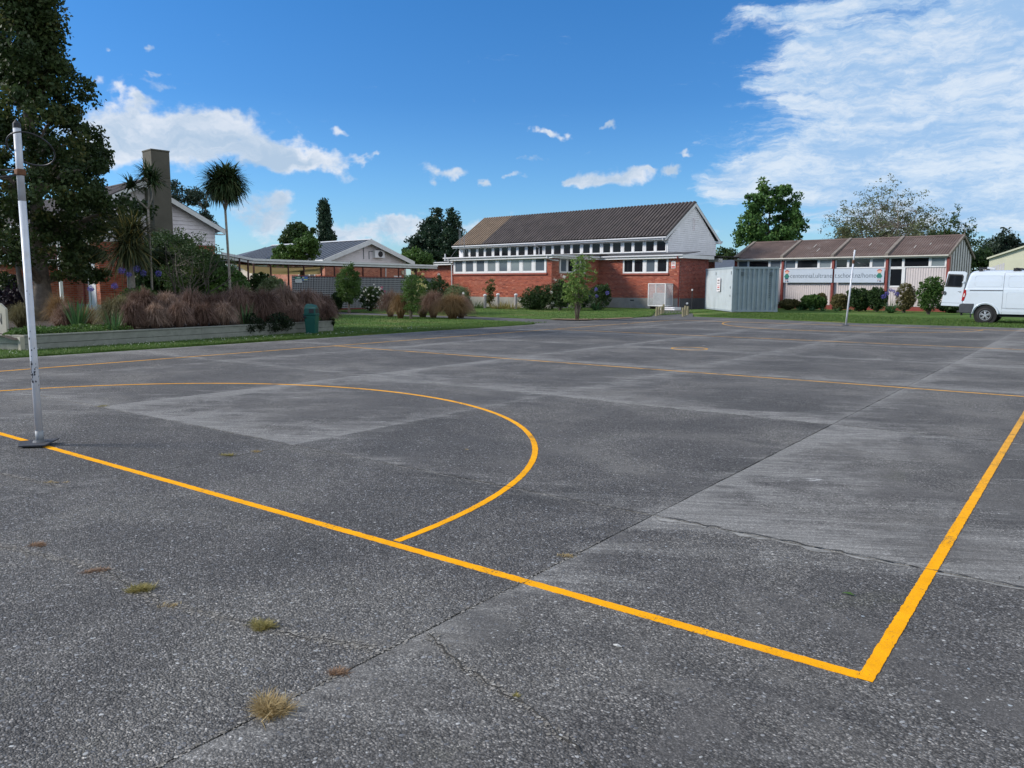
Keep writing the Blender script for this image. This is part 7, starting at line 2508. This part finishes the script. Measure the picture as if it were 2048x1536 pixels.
for k, (px, yt, w, lab) in enumerate(((1590, 482, 40, 'dark conifer top above the left of the classroom roof'), (1690, 455, 40, 'olive green treetop behind the thin leaved tree, left'), (1880, 458, 80, 'dark brownish hedge tree showing above the right of the classroom roof'), (1945, 500, 70, 'dark tree mass between the striped gable and the shed'), (1830, 462, 70, 'dark green treetop behind the right classroom roof bay'))):
    bt(lab, px, 84, [(px, yt, 540, w)], 80, 60, .6, .3, L_TAN if k == 1 else L_DARK, 210 + k, group='dark treetops behind the classroom block')
bt('pointed bushy conifer with ragged outline left of the main roof', 868, 82, [(870, 414, 470, 42), (865, 440, 500, 70), (850, 470, 530, 90), (830, 490, 530, 50), (890, 480, 530, 70)], 230, 70, .55, .26, L_CON, 220, name='conifer', shell=.6, top=9)
bt('dark cone shaped conifer touching the left end of the main roof', 905, 80, [(905, 418, 450, 22), (905, 435, 480, 40), (905, 460, 530, 60)], 170, 75, .5, .24, L_CON, 221, name='conifer', shell=.7, top=9)
bt('low bright green shrubbery below the ragged conifer', 826, 66, [(826, 498, 540, 60), (850, 505, 540, 40)], 70, 60, .45, .22, L_MID, 222)
bt('narrow weeping conifer standing above the grey roof', 655, 74, [(652, 400, 440, 16), (654, 425, 470, 24), (656, 455, 500, 32)], 190, 60, .36, .22, L_CON, 223, name='conifer', droop=1.6, squash=1.3, shell=.6, top=7.5)
bt('rounded dark green tree behind the grey roof', 603, 72, [(603, 446, 500, 62), (600, 455, 510, 70)], 150, 80, .40, .24, L_DARK, 224)
bt('lighter green leafy tree in front of the grey roof', 603, 52, [(612, 471, 520, 58), (575, 490, 530, 60), (560, 505, 535, 40)], 170, 70, .30, .17, L_MID, 225, bark=BARK)
bt('tall gum tree with drooping dark clusters behind the hall gable', 380, 62, [(360, 350, 400, 40), (350, 375, 450, 40), (395, 378, 420, 40), (415, 405, 450, 34), (425, 425, 470, 30)], 46, 120, .50, .24, L_EUC, 226, bark=BARKP, name='gum_tree', shell=.35, top=9, stems=2, aspect=.35, droop=.7)
bt('dark tree tops low at the right of the white gable', 1455, 86, [(1450, 497, 530, 50)], 40, 60, .5, .3, L_DARK, 227)

# far wood closing the horizon
rng = np.random.default_rng(77)
cs = []
for k in range(2600):
    a = rng.uniform(-PI, PI)
    R_ = rng.uniform(120, 150)
    H = 4.2 + 1.8 * math.sin(a * 9) + rng.uniform(-1, 1)
    cs.append((R_ * math.sin(a), 20 + R_ * math.cos(a), rng.uniform(0, max(H, 1))))
C, rn = clumped(np.array(cs), 34, 2.0, rng, .7)
C[:, 2] = np.abs(C[:, 2])
o = link('far_wood', leaf_mesh('far_wood', C, 1.1, L_DARK, rng, .7, rn)); o['kind'] = 'stuff'; o['label'] = 'far belt of dark trees along the horizon'

# ------------------------------------------------------------------ grass blades, daisies, weeds
rng = np.random.default_rng(88)
def blades_in(name, xs, ys, L, mat, z=.015, w=.006, lean=.9, S=2):
    n_ = len(xs)
    R = np.stack([xs, ys, np.full(n_, z)], 1)
    return link(name, blades_mesh(name, R, rng.uniform(0, 2 * PI, n_), rng.uniform(.05, lean, n_), L * rng.uniform(.5, 1.3, n_), rng.uniform(.2, 1.2, n_), np.full(n_, w), mat, rng, S=S))


n_ = 52000
ys = rng.uniform(1.0, 23.2, n_)
edge = np.interp(ys, [-14, 3.4, 6.8, 12.8, 17.6, 22.4, 23.4], [-10.25, -10.3, -10.45, -10.62, -10.15, -10.15, -10.5])
xs = edge - .01 - rng.random(n_) ** 1.6 * 2.4
o = blades_in('grass', xs, ys, .055, L_LAWN, w=.009); o['kind'] = 'stuff'; o['label'] = 'short green grass along the strip beside the court'
n_ = 42000
xs = rng.uniform(-11, 7.5, n_); lo = np.interp(xs, [-11, -9, -5.7, -.65, 2.5, 8], [35.6, 35.55, 35.15, 33.3, 33.1, 33.0]); ys = lo + rng.random(n_) ** 1.4 * 8
k_ = ~((xs > -10.45) & (xs < -8.7)); xs, ys = xs[k_], ys[k_]
o = blades_in('grass', xs, ys, .07, L_LAWN, w=.018); o['kind'] = 'stuff'; o['label'] = 'short green grass between the court and the classroom block'
n_ = 30000
t_ = rng.random(n_); xs = -10.5 - t_ ** 1.2 * 14; ys = np.where(rng.random(n_) < .5, rng.uniform(28, 42, n_), rng.uniform(15, 24.3, n_))
o = blades_in('grass', xs, ys, .06, L_LAWN, w=.016); o['kind'] = 'stuff'; o['label'] = 'short green grass on the lawns beside the path'
# daisies
n_ = 150
ys = rng.uniform(3.5, 18, n_); xs = -10.75 - rng.random(n_) * 1.2
C = np.stack([xs, ys, np.full(n_, .06)], 1)
C = np.repeat(C, 5, 0) + rng.normal(size=(n_ * 5, 3)) * .008
o = link('daisies', leaf_mesh('daisies', C, .016, P_WHITE, rng, .8)); o['kind'] = 'stuff'; o['label'] = 'tiny white daisies in the grass strip before the planter'

def gpt(px, py):
    v = direction(px, py); t__ = -CAM[2] / v[2]
    return CAM + v * t__
weeds = [(541, 1417, 70, 'large tuft of dry straw coloured grass growing in the front court joint', L_DRY, 1100, .038), (676, 1347, 36, 'small brown weed in the front court joint right of the big dry tuft', L_RUSTY, 260, .02),
         (279, 1180, 56, 'yellow green weed tuft in the crack, left of the two green ones', L_WEED, 900, .026), (525, 1252, 52, 'yellow green weed tuft in the crack, right of the two green ones', L_WEED, 900, .024),
         (73, 1090, 34, 'rusty brown dead weed nearest the left edge of the court', L_RUSTY, 350, .018), (193, 1142, 44, 'rusty brown dead weed between the left edge and the green tuft', L_RUSTY, 400, .016),
         (342, 1213, 34, 'sparse pale weed remains in the crack between the green tufts', L_DRY, 140, .012), (450, 912, 34, 'thin yellowish weed on the joint beyond the goal line', L_WEED, 320, .02),
         (510, 903, 26, 'thin dry weed on the joint, right of the yellowish one', L_DRY, 200, .015), (1131, 1112, 26, 'small tan weed on the long diagonal joint', L_DRY, 200, .012),
         (58, 893, 26, 'yellowish weed at the near goal post base plate', L_WEED, 240, .02), (206, 812, 30, 'low yellowish weed on the far left joint', L_WEED, 180, .02), (108, 966, 30, 'short dry weed on the joint left of the goal line', L_DRY, 160, .015),
         (1030, 1392, 14, 'tiny green weed in the front right crack', L_WEED, 60, .01)]
for k, (px, py, w, lab, mt, n_, h_) in enumerate(weeds):
    P = gpt(px, py)
    d_ = depth(P[:2])
    r_ = w * d_ / FOC / 2
    t = thing('weed_tuft', lab, 'weed', (P[0], P[1], .0), 0, 'weeds in the court joints')
    nb_ = 7
    bc = np.stack([rng.normal(size=nb_) * r_ * .48, rng.normal(size=nb_) * r_ * .26], 1)
    an_ = rng.uniform(-.5, .9); bc = bc @ np.array([[math.cos(an_), math.sin(an_)], [-math.sin(an_), math.cos(an_)]])
    wb = rng.integers(0, nb_, n_)
    a = rng.uniform(0, 2 * PI, n_); rr_ = r_ * .28 * np.abs(rng.normal(size=n_))
    jd = np.array([1.0, .0]) if k in (1,) else None
    R = np.stack([bc[wb, 0] + rr_ * np.cos(a), bc[wb, 1] + rr_ * np.sin(a), np.zeros(n_)], 1)
    az_ = a + rng.normal(size=n_) * 1.0
    link('blades', blades_mesh('blades', R, az_, np.abs(rng.normal(size=n_)) * .5 + .75, np.full(n_, h_ * 1.5) * rng.uniform(.4, 1.4, n_), rng.uniform(.0, 1.0, n_), np.full(n_, .0034), mt, rng, S=3), t)
P = gpt(1695, 1190)
m = MB(); m.add([(-.03, 0, .004), (-.01, -.012, .012), (.025, -.004, .008), (.035, .004, .006), (.01, .014, .014), (-.015, .012, .009)], [(0, 1, 5), (1, 4, 5), (1, 2, 4), (2, 3, 4)])
o = m.build('fallen_leaf', L_MID, None, (P[0], P[1], 0), rnd=True); tag(o, 'small green fallen leaf lying inside the painted corner', 'leaf')
P = gpt(932, 900)
m = MB(); m.add([(-.03, 0, .004), (-.01, -.012, .010), (.025, -.004, .008), (.035, .004, .006), (.01, .014, .010), (-.015, .012, .007)], [(0, 1, 5), (1, 4, 5), (1, 2, 4), (2, 3, 4)])
o = m.build('fallen_leaf', L_DRY, None, (P[0], P[1], 0), rnd=True); tag(o, 'small dry fallen leaf on the court inside the goal circle', 'leaf')
P = gpt(1235, 1293)
m = MB(); m.tube([(-.02, 0, .003), (0, 0, .006), (.02, .003, .003)], [.003, .007, .002], 6); o = m.build('white_pebble', plain('white_stone', (.5, .5, .48), .6), None, (P[0], P[1], 0)); tag(o, 'pale pebble lying in front of the goal line', 'pebble')
